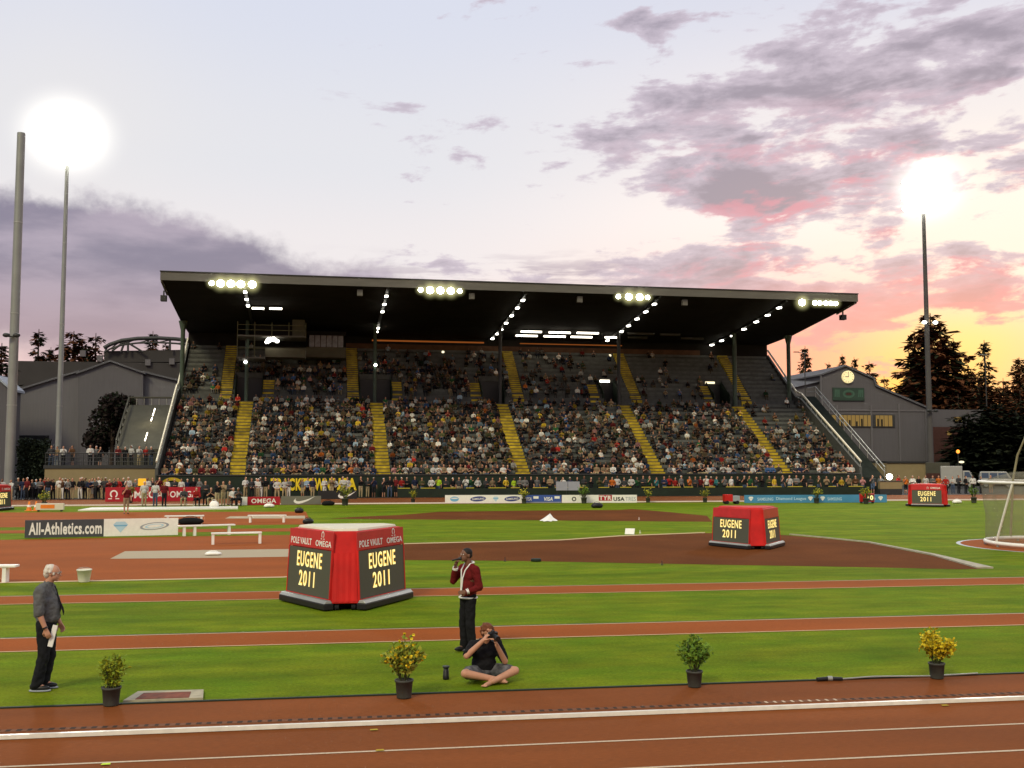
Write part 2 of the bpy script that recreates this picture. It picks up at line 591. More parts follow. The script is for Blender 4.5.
# ------------------------------------------------------------------ people made as one skin over tapered limbs
class Fig:
    """collects tapered limbs and rounded masses, then fuses them into one continuous surface"""

    def __init__(self):
        self.caps = []     # (p1, p2, r1, r2, zone)
        self.ells = []     # (centre, radii, euler, zone)

    def cap(self, p1, p2, r1, r2, zone=0):
        self.caps.append((Vector(p1), Vector(p2), r1, r2, zone))
        return self

    def chain(self, pts, rs, zone=0):
        for k in range(len(pts) - 1):
            self.cap(pts[k], pts[k + 1], rs[k], rs[k + 1], zone)
        return self

    def ell(self, c, r, eul=(0, 0, 0), zone=0):
        self.ells.append((Vector(c), Vector(r), Euler(eul), zone))
        return self

    def mesh(self, name, voxel=0.02, smooth=4, ratio=1.0, mats=None):
        bm = bmesh.new()
        for p1, p2, r1, r2, z in self.caps:
            d = p2 - p1
            L = max(d.length, 1e-4)
            Q = d.to_track_quat('Z', 'Y').to_matrix().to_4x4()
            n = 12
            rings = []
            for i in range(4):
                th = PI / 2 * i / 4
                rings.append((-r1 * math.cos(th), r1 * math.sin(th)))
            rings.append((0, r1))
            rings.append((L, r2))
            for i in range(1, 4):
                th = PI / 2 * i / 4
                rings.append((L + r2 * math.sin(th), r2 * math.cos(th)))
            vr = []
            for (zz, rr) in rings[1:]:
                vr.append([bm.verts.new(p1 + (Q @ Vector((rr * math.cos(2 * PI * j / n), rr * math.sin(2 * PI * j / n), zz)))) for j in range(n)])
            for a in range(len(vr) - 1):
                for j in range(n):
                    bm.faces.new((vr[a][j], vr[a][(j + 1) % n], vr[a + 1][(j + 1) % n], vr[a + 1][j]))
            bm.faces.new(list(reversed(vr[0])))
            bm.faces.new(vr[-1])
        for c, r, e, z in self.ells:
            M = Matrix.Translation(c) @ e.to_matrix().to_4x4() @ Matrix.Diagonal((r.x, r.y, r.z, 1))
            bmesh.ops.create_icosphere(bm, subdivisions=3, radius=1.0, matrix=M)
        me = bpy.data.meshes.new(name)
        bm.to_mesh(me)
        bm.free()
        o = bpy.data.objects.new(name, me)
        COL.objects.link(o)
        rm = o.modifiers.new('skin', 'REMESH')
        rm.mode = 'VOXEL'
        rm.voxel_size = voxel
        rm.use_smooth_shade = True
        if smooth:
            s = o.modifiers.new('soft', 'SMOOTH')
            s.factor = 0.5
            s.iterations = smooth
        if ratio < 1:
            d = o.modifiers.new('few', 'DECIMATE')
            d.ratio = ratio
        VL.update()
        dg = bpy.context.evaluated_depsgraph_get()
        out = bpy.data.meshes.new_from_object(o.evaluated_get(dg))
        out.name = name
        bpy.data.objects.remove(o)
        bpy.data.meshes.remove(me)
        if mats:
            out.materials.clear()
            for mt in mats:
                out.materials.append(mt)
            n = len(out.polygons)
            cen = np.empty(n * 3, dtype=np.float32)
            out.polygons.foreach_get('center', cen)
            zi = self.zones(cen.reshape(-1, 3))
            out.polygons.foreach_set('material_index', zi.astype(np.int32))
        out.polygons.foreach_set('use_smooth', [True] * len(out.polygons))
        out.update()
        return out

    def zones(self, P):
        best = np.full(len(P), 1e9)
        zi = np.zeros(len(P), dtype=np.int32)
        for p1, p2, r1, r2, z in self.caps:
            a, d = np.array(p1), np.array(p2 - p1)
            t = np.clip(((P - a) @ d) / max(d @ d, 1e-9), 0, 1)
            dist = np.linalg.norm(P - (a + t[:, None] * d), axis=1) - (r1 + (r2 - r1) * t)
            w = dist < best
            best[w] = dist[w]
            zi[w] = z
        for c, r, e, z in self.ells:
            R = np.array(e.to_matrix())
            q = (P - np.array(c)) @ R
            rr = np.array(r)
            k = np.linalg.norm(q / rr, axis=1)
            dist = (k - 1) * rr.min()
            w = dist < best
            best[w] = dist[w]
            zi[w] = z
        return zi


def hand(fig, wrist, d, palm, r=1.0, curl=0.5, thumb_side=1, zone=0):
    """palm, four unequal bent fingers and a thumb; d = pointing direction, palm = direction the palm faces"""
    w = Vector(wrist)
    d = Vector(d).normalized()
    n = Vector(palm)
    n = (n - d * n.dot(d)).normalized()
    s = d.cross(n).normalized()
    k = w + d * 0.085 * r
    for j, off in enumerate((-0.030, -0.010, 0.010, 0.028)):
        fig.cap(w + d * 0.012 + s * off * 0.6, w + d * 0.085 * r + s * off, 0.014 * r, 0.012 * r, zone)
        L = (0.068, 0.080, 0.074, 0.058)[j] * r
        p0 = w + d * 0.088 * r + s * off
        a1, a2, a3 = curl * 0.7, curl * 1.5, curl * 2.1
        p1 = p0 + (d * math.cos(a1) + n * math.sin(a1)) * L * 0.45
        p2 = p1 + (d * math.cos(a2) + n * math.sin(a2)) * L * 0.32
        p3 = p2 + (d * math.cos(a3) + n * math.sin(a3)) * L * 0.23
        fig.chain([p0, p1, p2, p3], [0.0095 * r, 0.009 * r, 0.008 * r, 0.0065 * r], zone)
    ts = s * thumb_side
    t0 = w + d * 0.022 + ts * 0.024
    t1 = t0 + (d * 0.6 + ts * 0.7 + n * 0.35).normalized() * 0.042 * r
    t2 = t1 + (d * 0.9 + ts * 0.15 + n * (0.3 + curl * 0.5)).normalized() * 0.034 * r
    t3 = t2 + (d * 0.9 - ts * 0.1 + n * (0.3 + curl)).normalized() * 0.026 * r
    fig.chain([t0, t1, t2, t3], [0.014 * r, 0.0115 * r, 0.010 * r, 0.008 * r], zone)


def head(fig, c, fwd, up=(0, 0, 1), s=1.0, zone=0, jowl=0.0):
    """skull, jaw, nose, brow, lips and ears; returns the frame (forward, side, up)"""
    f = Vector(fwd).normalized()
    u = Vector(up)
    u = (u - f * u.dot(f)).normalized()
    sd = u.cross(f)
    E = Matrix((f, sd, u)).transposed().to_euler()
    c = Vector(c)
    P = lambda a, b, h: c + f * a * s + sd * b * s + u * h * s
    fig.ell(P(-0.008, 0, 0.022), Vector((0.098, 0.077, 0.092)) * s, E, zone)
    fig.ell(P(0.030, 0, -0.045), Vector((0.062, 0.058 + jowl, 0.072)) * s, E, zone)
    fig.ell(P(0.066, 0, -0.098), Vector((0.024, 0.026, 0.020)) * s, E, zone)
    fig.cap(P(0.088, 0, 0.008), P(0.112, 0, -0.030), 0.009 * s, 0.014 * s, zone)
    fig.cap(P(0.082, 0.030, 0.026), P(0.082, -0.030, 0.026), 0.010 * s, 0.010 * s, zone)
    fig.cap(P(0.088, 0.018, -0.066), P(0.088, -0.018, -0.066), 0.0085 * s, 0.0085 * s, zone)
    for q in (-1, 1):
        fig.ell(P(-0.008, 0.078 * q, -0.010), Vector((0.022, 0.010, 0.034)) * s, E, zone)
    return f, sd, u


def eyes(parent, c, fwd, up=(0, 0, 1), s=1.0):
    f = Vector(fwd).normalized()
    u = Vector(up)
    u = (u - f * u.dot(f)).normalized()
    sd = u.cross(f)
    for q in (-1, 1):
        e = MB()
        e.ell(tuple(Vector(c) + (f * 0.083 + sd * 0.031 * q + u * 0.004) * s), (0.011 * s,) * 3, M_white, 8)
        e.ell(tuple(Vector(c) + (f * 0.091 + sd * 0.031 * q + u * 0.004) * s), (0.006 * s,) * 3, M_black, 8)
        e.build('eye', parent)


def obj(name, mesh, parent=None, mat=None):
    o = bpy.data.objects.new(name, mesh)
    if mat is not None:
        mesh.materials.clear()
        mesh.materials.append(mat)
    COL.objects.link(o)
    o.parent = parent
    return o


V = Vector


def folds(o, strength, size, stretch=1.0):
    tx = bpy.data.textures.new('cloth_folds', 'CLOUDS')
    tx.noise_scale = size
    tx.noise_depth = 2
    d = o.modifiers.new('folds', 'DISPLACE')
    d.texture = tx
    d.strength = strength
    d.mid_level = 0.5
    d.texture_coords = 'LOCAL'
    return o


# ---- elderly man in a grey shirt, facing along the track (+x of his own frame)
def old_man(loc, rz):
    t = thing('person', 'elderly person with white hair in grey short-sleeved shirt holding papers on the grass', 'person', loc, rz)
    B = Fig()
    hc = V((0.075, 0, 1.665))
    head(B, hc, (1, 0, -0.10), jowl=0.006)
    B.cap((0.0, 0, 1.47), (0.05, 0, 1.60), 0.062, 0.056)
    B.ell((-0.01, 0, 1.28), (0.11, 0.17, 0.20)).ell((0.02, 0, 1.02), (0.125, 0.155, 0.14))
    legs = {1: [(0.0, 0.095, 0.94), (0.03, 0.10, 0.50), (-0.04, 0.105, 0.09)], -1: [(0.0, -0.095, 0.94), (0.015, -0.10, 0.50), (-0.07, -0.105, 0.09)]}
    for s, L in legs.items():
        B.chain(L, [0.075, 0.052, 0.042])
        B.cap(L[2], V(L[2]) + V((0.13, 0, -0.05)), 0.04, 0.032)
    arms = {-1: [(-0.03, -0.205, 1.42), (-0.01, -0.265, 1.13), (0.085, -0.265, 0.90)], 1: [(-0.03, 0.205, 1.42), (0.0, 0.26, 1.13), (0.11, 0.25, 0.91)]}
    for s, A in arms.items():
        B.chain(A, [0.058, 0.044, 0.030])
        dv = (V(A[2]) - V(A[1])).normalized()
        hand(B, A[2], dv + V((0.15, 0, -0.3)), V((-0.2, -s, 0.0)), 1.05, 0.75, s)
    o = obj('body', B.mesh('body', 0.0075, 3), t, M_skin)
    # shirt: worn outside the waistband, full belly, sleeves to the elbow
    S = Fig()
    S.ell((-0.03, 0, 1.32), (0.145, 0.205, 0.19)).ell((0.035, 0, 1.14), (0.160, 0.185, 0.21)).ell((-0.035, 0, 1.12), (0.130, 0.178, 0.18))
    S.ell((0.035, 0, 1.05), (0.165, 0.182, 0.115)).ell((0.015, 0, 0.99), (0.150, 0.178, 0.07)).ell((0.03, 0, 1.26), (0.140, 0.19, 0.15))
    S.cap((-0.025, 0.10, 1.45), (-0.025, -0.10, 1.45), 0.080, 0.080)
    S.cap((0.0, 0.0, 1.48), (0.012, 0, 1.515), 0.075, 0.070)
    for s, A in arms.items():
        e = V(A[0]).lerp(V(A[1]), 0.98)
        S.cap(A[0], e, 0.086, 0.072)
    folds(obj('shirt', S.mesh('shirt', 0.012, 9), t, M_grey), .040, .085)
    T = Fig()
    T.ell((0.015, 0, 0.97), (0.140, 0.178, 0.10))
    for s, L in legs.items():
        T.chain([V(L[0]), V(L[1]), V(L[2]) + V((0.0, 0, 0.0))], [0.112, 0.082, 0.078])
    folds(obj('trousers', T.mesh('trousers', 0.012, 4), t, M_trousers), .036, .10)
    h = Fig()
    h.ell(hc + V((-0.035, 0, 0.045)), (0.088, 0.088, 0.080)).ell(hc + V((-0.075, 0, -0.01)), (0.055, 0.083, 0.075))
    for q in range(26):
        a = random.uniform(0.7, 2 * PI - 0.7)
        z = random.uniform(-0.02, 0.11)
        rr = 0.090 * math.sqrt(max(0.1, 1 - (z / 0.13) ** 2))
        h.ell(hc + V((-0.03 + rr * math.cos(a) * 0.98, rr * math.sin(a), z)), (0.018, 0.018, 0.022))
    obj('hair', h.mesh('hair', 0.009, 2), t, M_hairw)
    eyes(t, hc, (1, 0, -0.10))
    g = MB()
    for q in (-1, 1):
        g.tube([hc + V((0.102, 0.012 * q, 0.004)), hc + V((0.100, 0.052 * q, 0.006)), hc + V((0.0, 0.084 * q, 0.010))], 0.0025, M_galv, 6)
        g.tube([hc + V((0.104 + 0.0 * k, 0.031 * q + 0.02 * math.cos(k), 0.004 + 0.016 * math.sin(k))) for k in [i * PI / 5 for i in range(11)]], 0.002, M_galv, 5)
    g.build('glasses', t)
    for s, L in legs.items():
        sh = Fig()
        a = V(L[2])
        sh.ell((a.x + 0.05, a.y, 0.047), (0.145, 0.050, 0.042)).ell((a.x - 0.03, a.y, 0.07), (0.065, 0.045, 0.06))
        so = obj('shoe', sh.mesh('shoe', 0.010, 2), t, M_black)
        w = MB()
        w.lathe([(0.0, 0.0), (1.0, 0.0), (1.03, 0.5), (1.0, 1.0), (0.0, 1.0)], M_logogrey, 20, M=Matrix.Translation((a.x + 0.05, a.y, 0.002)) @ Matrix.Diagonal((0.150, 0.054, 0.020, 1)))
        w.build('sole', so)
    tie = MB()
    path = [(0.088, 1.475, .020), (0.118, 1.42, .022), (0.142, 1.32, .030), (0.172, 1.24, .036), (0.207, 1.16, .042), (0.222, 1.10, .038), (0.222, 1.06, .010)]
    vs, fs = [], []
    for x, z, w in path:
        vs += [(x + .016, -w, z), (x + .022, 0, z), (x + .016, w, z)]
    for k in range(len(path) - 1):
        b = 3 * k
        fs += [(b, b + 1, b + 4, b + 3), (b + 1, b + 2, b + 5, b + 4)]
    tie.add(vs, fs, M_blackcloth)
    tie.build('necktie', t)
    wb = MB()
    A = arms[-1]
    p = V(A[1]).lerp(V(A[2]), 0.93)
    dv = (V(A[2]) - V(A[1])).normalized()
    wb.tube([p - dv * 0.012, p + dv * 0.012], [0.039, 0.039], M_black, 12)
    wb.build('wristwatch', t)
    # the papers in the far hand are a thing of their own
    M = Matrix.Translation(loc) @ Matrix.Rotation(rz, 4, 'Z')
    pp = MB()
    Mp = M @ Matrix.Translation((0.165, -0.205, 0.80)) @ Matrix.Rotation(0.22, 4, 'Y')
    for k in range(3):
        pp.box(-0.030 - 0.004 * k, 0.035, -0.004 + 0.009 * k, -0.001 + 0.009 * k, -0.16, 0.15 - 0.01 * k, M_paper, Mp)
    po = pp.build('paper_sheets')
    tag(po, 'folded white papers held in the hand of the white-haired person', 'papers')
    return t


# ---- person in a maroon cardigan with a microphone, facing -x of the picture
def singer(loc, rz):
    t = thing('person', 'person in maroon cardigan with white trim singing into a microphone on the grass', 'person', loc, rz)
    B = Fig()
    hc = V((0.045, 0, 1.655))
    fwd = (1, 0.05, 0.12)
    head(B, hc, fwd, (-0.05, 0, 1))
    B.cap((-0.01, 0, 1.47), (0.015, 0, 1.59), 0.062, 0.056)
    B.ell((-0.01, 0, 1.28), (0.10, 0.16, 0.20)).ell((0.0, 0, 1.02), (0.11, 0.15, 0.14))
    legs = {1: [(0.0, 0.09, 0.93), (0.02, 0.095, 0.50), (-0.03, 0.10, 0.09)], -1: [(0.0, -0.09, 0.93), (0.03, -0.095, 0.50), (0.0, -0.115, 0.09)]}
    for s, L in legs.items():
        B.chain(L, [0.07, 0.05, 0.04])
        B.cap(L[2], V(L[2]) + V((0.13, 0, -0.05)), 0.038, 0.03)
    # near arm (left, +y) bent across the waist, far arm raised to the mouth
    arms = {1: [(-0.02, 0.20, 1.41), (-0.06, 0.27, 1.12), (0.17, 0.20, 1.05)], -1: [(-0.01, -0.20, 1.41), (0.16, -0.235, 1.20), (0.21, -0.075, 1.455)]}
    for s, A in arms.items():
        B.chain(A, [0.055, 0.044, 0.030])
    hand(B, arms[1][2], V((0.9, -0.45, -0.1)), V((-0.3, -0.8, -0.2)), 1.0, 0.8, 1)
    hand(B, arms[-1][2], V((-0.05, 0.25, 0.95)), V((-0.15, 0.95, -0.25)), 1.0, 0.95, -1)
    obj('body', B.mesh('body', 0.0075, 3), t, M_skind)
    S = Fig()
    S.ell((-0.02, 0, 1.32), (0.130, 0.180, 0.18)).ell((0.0, 0, 1.12), (0.132, 0.166, 0.17)).ell((0.0, 0, 1.00), (0.138, 0.172, 0.10))
    S.cap((-0.02, 0.10, 1.44), (-0.02, -0.10, 1.44), 0.076, 0.076)
    for s, A in arms.items():
        S.chain([V(A[0]), V(A[1]), V(A[1]).lerp(V(A[2]), 0.86)], [0.080, 0.062, 0.050])
    so = folds(obj('cardigan', S.mesh('cardigan', 0.011, 4), t, M_maroon), .026, .08)
    tr = MB()
    ring = [(0.143 * math.cos(a), 0.176 * math.sin(a), 0.930) for a in [2 * PI * k / 24 for k in range(25)]]
    tr.tube(ring, 0.015, M_paper, 8)
    for s, A in arms.items():
        a, b = V(A[1]), V(A[2])
        d = (b - a).normalized()
        p = a.lerp(b, 0.90)
        tr.tube([p - d * 0.02, p + d * 0.02], [0.052, 0.048], M_paper, 12)
    for s in (-1, 1):
        tr.tube([(-0.075, 0.065 * s, 1.525), (0.02, 0.082 * s, 1.50), (0.100, 0.062 * s, 1.40), (0.126, 0.022 * s, 1.27), (0.140, 0.012 * s, 1.10), (0.150, 0.012 * s, 0.95)], [0.012, 0.013, 0.013, 0.012, 0.011, 0.011], M_paper, 8)
    tr.tube([(-0.075, -0.065, 1.525), (-0.095, 0, 1.53), (-0.075, 0.065, 1.525)], 0.018, M_paper, 8)
    tr.build('knit_trim', so)
    T = Fig()
    T.ell((0.0, 0, 0.93), (0.128, 0.165, 0.10))
    for s, L in legs.items():
        T.chain([V(L[0]), V(L[1]), V(L[2])], [0.102, 0.080, 0.076])
    folds(obj('trousers', T.mesh('trousers', 0.012, 4), t, M_blackcloth), .030, .10)
    h = Fig()
    h.ell(hc + V((-0.022, 0, 0.038)), (0.098, 0.083, 0.086)).ell(hc + V((-0.055, 0, -0.005)), (0.058, 0.080, 0.06))
    obj('hair', h.mesh('hair', 0.009, 2), t, M_hairb)
    eyes(t, hc, fwd)
    for s, L in legs.items():
        a = V(L[2])
        sh = Fig()
        sh.ell((a.x + 0.06, a.y, 0.045), (0.145, 0.048, 0.043)).ell((a.x - 0.02, a.y, 0.06), (0.06, 0.045, 0.055))
        obj('shoe', sh.mesh('shoe', 0.010, 2), t, M_black)
    M = Matrix.Translation(loc) @ Matrix.Rotation(rz, 4, 'Z')
    mic = MB()
    hp = V(arms[-1][2]) + V((-0.005, 0.035, 0.085))
    d = V((0.62, -0.30, -0.30)).normalized()
    tip = V((0.168, 0.0, 1.60))
    e = tip + V((0.13, -0.05, -0.03))
    mic.tube([tip, tip.lerp(e, 0.3), e], [0.020, 0.016, 0.013], M_black, 10, M)
    mo = mic.build('microphone')
    hd = MB()
    hd.ell(tuple(tip), (0.029, 0.029, 0.029), M_dark, 12, M)
    hd.build('microphone_grille', mo)
    tag(mo, 'black microphone held at the mouth of the person in the maroon cardigan', 'microphone')
    return t


# ---- photographer sitting cross-legged, front = +x of own frame
def photographer(loc, rz):
    t = thing('person', 'photographer with auburn hair in black shirt and shorts sitting cross-legged on the grass', 'person', loc, rz)
    B = Fig()
    hc = V((0.135, 0.0, 0.735))
    fwd = (1, 0.12, -0.22)
    upv = (0.22, 0, 1)
    head(B, hc, fwd, upv)
    B.cap((0.045, 0, 0.56), (0.10, 0, 0.67), 0.062, 0.056)
    B.ell((0.0, 0, 0.40), (0.11, 0.165, 0.19)).ell((-0.03, 0, 0.14), (0.13, 0.17, 0.13))
    legs = {1: [(0.0, 0.11, 0.12), (0.30, 0.38, 0.16), (0.42, -0.02, 0.060)], -1: [(0.0, -0.11, 0.12), (0.26, -0.40, 0.17), (0.36, 0.03, 0.075)]}
    B.chain(legs[1], [0.095, 0.064, 0.042])
    B.chain(legs[-1], [0.095, 0.064, 0.042])
    for s, A in legs.items():
        a = V(A[2])
        d = V((0.28, -s * 0.9, -0.12)).normalized()
        heel = a + V((-0.03, -s * 0.02, -0.02))
        B.cap(heel, a + d * 0.15 + V((0, 0, -0.02)), 0.036, 0.030)
        for j in range(5):
            b0 = a + d * 0.15 + V((0.018 * (j - 2), 0.004 * j * s, -0.022))
            B.cap(b0, b0 + d * (0.055 - 0.006 * j), 0.0135 - 0.001 * j, 0.010)
    cam = hc + V((0.155, 0.018, -0.015))
    arms = {-1: [(0.03, -0.195, 0.52), (0.17, -0.345, 0.405), (0.275, -0.125, 0.630)], 1: [(0.03, 0.195, 0.52), (0.21, 0.255, 0.29), (0.325, 0.075, 0.560)]}
    for s, A in arms.items():
        B.chain(A, [0.060, 0.047, 0.032])
    hand(B, arms[-1][2], V((0.10, 0.55, 0.75)), V((-0.1, 0.75, -0.5)), 1.0, 0.75, -1)
    hand(B, arms[1][2], V((0.15, -0.35, 0.85)), V((0.2, -0.75, 0.45)), 1.0, 0.8, 1)
    obj('body', B.mesh('body', 0.0075, 3), t, M_skin)
    S = Fig()
    S.ell((0.01, 0, 0.42), (0.140, 0.205, 0.18)).ell((-0.01, 0, 0.24), (0.155, 0.198, 0.17))
    S.cap((0.035, 0.10, 0.535), (0.035, -0.10, 0.535), 0.078, 0.078)
    for s, A in arms.items():
        S.cap(A[0], V(A[0]).lerp(V(A[1]), 0.80), 0.086, 0.074)
    folds(obj('shirt', S.mesh('shirt', 0.011, 4), t, M_blackcloth), .030, .085)
    T = Fig()
    T.ell((-0.03, 0, 0.13), (0.165, 0.205, 0.118))
    for s, A in legs.items():
        T.cap(A[0], V(A[0]).lerp(V(A[1]), 0.72), 0.120, 0.098)
    folds(obj('shorts', T.mesh('shorts', 0.012, 4), t, M_check), .028, .08)
    h = Fig()
    h.ell(hc + V((-0.015, 0, 0.045)), (0.100, 0.093, 0.088)).ell(hc + V((-0.05, 0, -0.02)), (0.065, 0.090, 0.080))
    for q in range(40):
        a = random.uniform(0, 2 * PI)
        z = random.uniform(0.0, 0.115)
        rr = 0.098 * math.sqrt(max(0.05, 1 - (z / 0.135) ** 2))
        h.ell(hc + V((-0.01 + rr * math.cos(a) * (1.0 if math.cos(a) < 0 else 0.9), rr * math.sin(a), z)), (0.020, 0.020, 0.018))
    obj('hair', h.mesh('hair', 0.009, 2), t, M_hairr)
    eyes(t, hc, fwd, upv)
    M = Matrix.Translation(loc) @ Matrix.Rotation(rz, 4, 'Z')
    f = V(fwd).normalized()
    u = V(upv)
    u = (u - f * u.dot(f)).normalized()
    sd = u.cross(f)
    R = Matrix((f, sd, u)).transposed().to_4x4()
    MC = M @ Matrix.Translation(hc + f * 0.150 + u * 0.005 + sd * 0.012) @ R
    c = thing('camera', 'black camera with lens held to the face of the sitting photographer', 'camera', MC.translation)
    b = MB(MC.translation)
    b.box(-0.032, 0.032, -0.070, 0.070, -0.050, 0.040, M_black, MC)
    b.hexa([(-0.03, -0.03, 0.0405), (0.025, -0.03, 0.0405), (0.025, 0.03, 0.0405), (-0.03, 0.03, 0.0405)], [(-0.02, -0.018, 0.066), (0.015, -0.018, 0.066), (0.015, 0.018, 0.066), (-0.02, 0.018, 0.066)], M_black, MC)
    b.build('camera_body', c, 0.006)
    l = MB(MC.translation)
    l.tube([(0.0325, 0, -0.005), (0.10, 0, -0.005), (0.105, 0, -0.005), (0.165, 0, -0.005)], [0.036, 0.036, 0.042, 0.042], M_black, 18, MC)
    l.build('lens', c)
    g = MB(MC.translation)
    g.tube([(0.1652, 0, -0.005), (0.167, 0, -0.005)], [0.036, 0.036], M_windark, 18, MC)
    g.build('lens_glass', c)
    st = MB()
    st.tube([hc + V((0.10, -0.09, -0.03)), hc + V((0.03, -0.11, -0.16)), V((-0.06, -0.05, 0.60)), V((-0.06, 0.05, 0.60)), hc + V((0.03, 0.11, -0.16)), hc + V((0.10, 0.09, -0.03))], 0.010, M_black, 6, M)
    so = st.build('camera_strap')
    so.data.transform(Matrix.Translation(-MC.translation))
    so.parent = c
    return t


# ---- small figures: one continuous skin, zones 0 top, 1 skin, 2 trousers, 3 hair, 4 shoes
def standing_fig(pose):
    B = Fig()
    B.ell((0.02, 0, 1.655), (0.095, 0.076, 0.118), zone=1)
    B.ell((-0.022, 0, 1.70), (0.092, 0.084, 0.085), zone=3)
    B.cap((0, 0, 1.47), (0.01, 0, 1.57), 0.058, 0.055, 1)
    B.ell((-0.01, 0, 1.31), (0.135, 0.20, 0.19)).ell((0.01, 0, 1.08), (0.13, 0.175, 0.16))
    B.cap((-0.01, 0.11, 1.44), (-0.01, -0.11, 1.44), 0.075, 0.075)
    B.ell((0, 0, 0.93), (0.13, 0.165, 0.11), zone=2)
    sp = 0.10 if pose != 2 else 0.14
    for s in (-1, 1):
        short = pose == 3
        B.cap((0, 0.09 * s, 0.92), (0.01, sp * s, 0.50), 0.10, 0.072, 2)
        B.cap((0.01, sp * s, 0.48), (-0.03, sp * s, 0.10), 0.055 if short else 0.068, 0.042 if short else 0.062, 1 if short else 2)
        B.cap((-0.05, sp * s, 0.045), (0.14, (sp + 0.02) * s, 0.04), 0.045, 0.038, 4)
    A = {0: {s: [(-0.01, 0.20 * s, 1.42), (-0.03, 0.27 * s, 1.13), (0.06, 0.27 * s, 0.88)] for s in (-1, 1)},
         1: {s: [(-0.01, 0.20 * s, 1.42), (0.0, 0.28 * s, 1.14), (0.20, -0.02 * s, 1.17)] for s in (-1, 1)},
         2: {s: [(-0.01, 0.20 * s, 1.42), (-0.02, 0.32 * s, 1.16), (0.10, 0.17 * s, 1.00)] for s in (-1, 1)},
         3: {1: [(-0.01, 0.20, 1.42), (-0.02, 0.27, 1.13), (0.05, 0.27, 0.88)], -1: [(-0.01, -0.20, 1.42), (0.12, -0.26, 1.19), (0.19, -0.07, 1.50)]},
         4: {s: [(-0.01, 0.20 * s, 1.42), (0.14, 0.24 * s, 1.20), (0.27, 0.06 * s, 1.38)] for s in (-1, 1)}}[pose]
    for s, P in A.items():
        bare = pose in (0, 3)
        B.cap(P[0], P[1], 0.068, 0.055, 0)
        B.cap(P[1], P[2], 0.050, 0.036, 1 if bare else 0)
        d = (V(P[2]) - V(P[1])).normalized()
        B.cap(V(P[2]), V(P[2]) + d * 0.11, 0.038, 0.030, 1)
    return B


def seated_fig(pose):
    B = Fig()
    B.ell((0.05, 0, 1.20), (0.10, 0.080, 0.122), zone=1)
    B.ell((0.008, 0, 1.245), (0.096, 0.088, 0.088), zone=3)
    B.cap((0.02, 0, 1.02), (0.035, 0, 1.12), 0.058, 0.055, 1)
    lean = 0.0 if pose != 1 else 0.07
    B.ell((lean * 0.6, 0, 0.86), (0.14, 0.205, 0.19)).ell((0, 0, 0.62), (0.145, 0.19, 0.18))
    B.cap((0.01 + lean, 0.11, 0.99), (0.01 + lean, -0.11, 0.99), 0.078, 0.078)
    for s in (-1, 1):
        k = (0.43, (0.13 + 0.03 * (pose == 2)) * s, 0.52)
        B.cap((0, 0.10 * s, 0.52), k, 0.105, 0.078, 2)
        B.cap(k, (0.40, 0.13 * s, 0.10), 0.070, 0.055, 2)
        B.cap((0.37, 0.13 * s, 0.045), (0.54, 0.14 * s, 0.04), 0.046, 0.038, 4)
    A = {0: {s: [(0.0, 0.21 * s, 0.96), (0.04, 0.28 * s, 0.70), (0.28, 0.14 * s, 0.64)] for s in (-1, 1)},
         1: {s: [(0.06, 0.21 * s, 0.96), (0.22, 0.25 * s, 0.68), (0.36, 0.05 * s, 0.66)] for s in (-1, 1)},
         2: {s: [(0.0, 0.21 * s, 0.96), (0.12, 0.27 * s, 0.74), (0.30, 0.05 * s, 0.92)] for s in (-1, 1)}}[pose]
    for s, P in A.items():
        bare = pose != 1
        B.cap(P[0], P[1], 0.070, 0.056, 0)
        B.cap(P[1], P[2], 0.050, 0.038, 1 if bare else 0)
        d = (V(P[2]) - V(P[1])).normalized()
        B.cap(V(P[2]), V(P[2]) + d * 0.10, 0.038, 0.030, 1)
    return B


HAIRS = [M_hairb, pbr('hair_brown', (0.05, 0.028, 0.014), 0.8, 0.2, 40), pbr('hair_fair', (0.25, 0.17, 0.08), 0.8, 0.2, 40), M_hairw, pbr('cap_white', (0.6, 0.6, 0.58), 0.8, 0.05, 10)]
TROUS = {'dark': M_trousers, 'khaki': pbr('khaki_cloth', (0.32, 0.26, 0.15), 0.9, 0.1, 10), 'blue': pbr('denim', (0.05, 0.075, 0.13), 0.9, 0.15, 10), 'white': pbr('white_cloth', (0.55, 0.55, 0.52), 0.9, 0.05, 10), 'tan': pbr('tan_cloth', (0.24, 0.19, 0.12), 0.9, 0.1, 10)}
M_obj = cloth_from('object')
STAND_SRC = [standing_fig(p).mesh('standing_figure', 0.030, 2, 1.0, [M_obj, M_skin, M_trousers, M_hairb, M_black]) for p in range(5)]
SEAT_F = [seated_fig(p) for p in range(3)]
SEAT_SRC = [f.mesh('seated_figure', 0.032, 2, 1.0, [M_obj, M_skin, M_trousers, M_hairb, M_black]) for f in SEAT_F]
_var = {}


def variant(src, pose, trouser, hair, skin):
    k = (id(src), pose, trouser, hair, skin)
    if k not in _var:
        me = src[pose].copy()
        me.materials[1] = (M_skin, M_skin2, M_skind)[skin]
        me.materials[2] = TROUS[trouser]
        me.materials[3] = HAIRS[hair]
        _var[k] = me
    return _var[k]


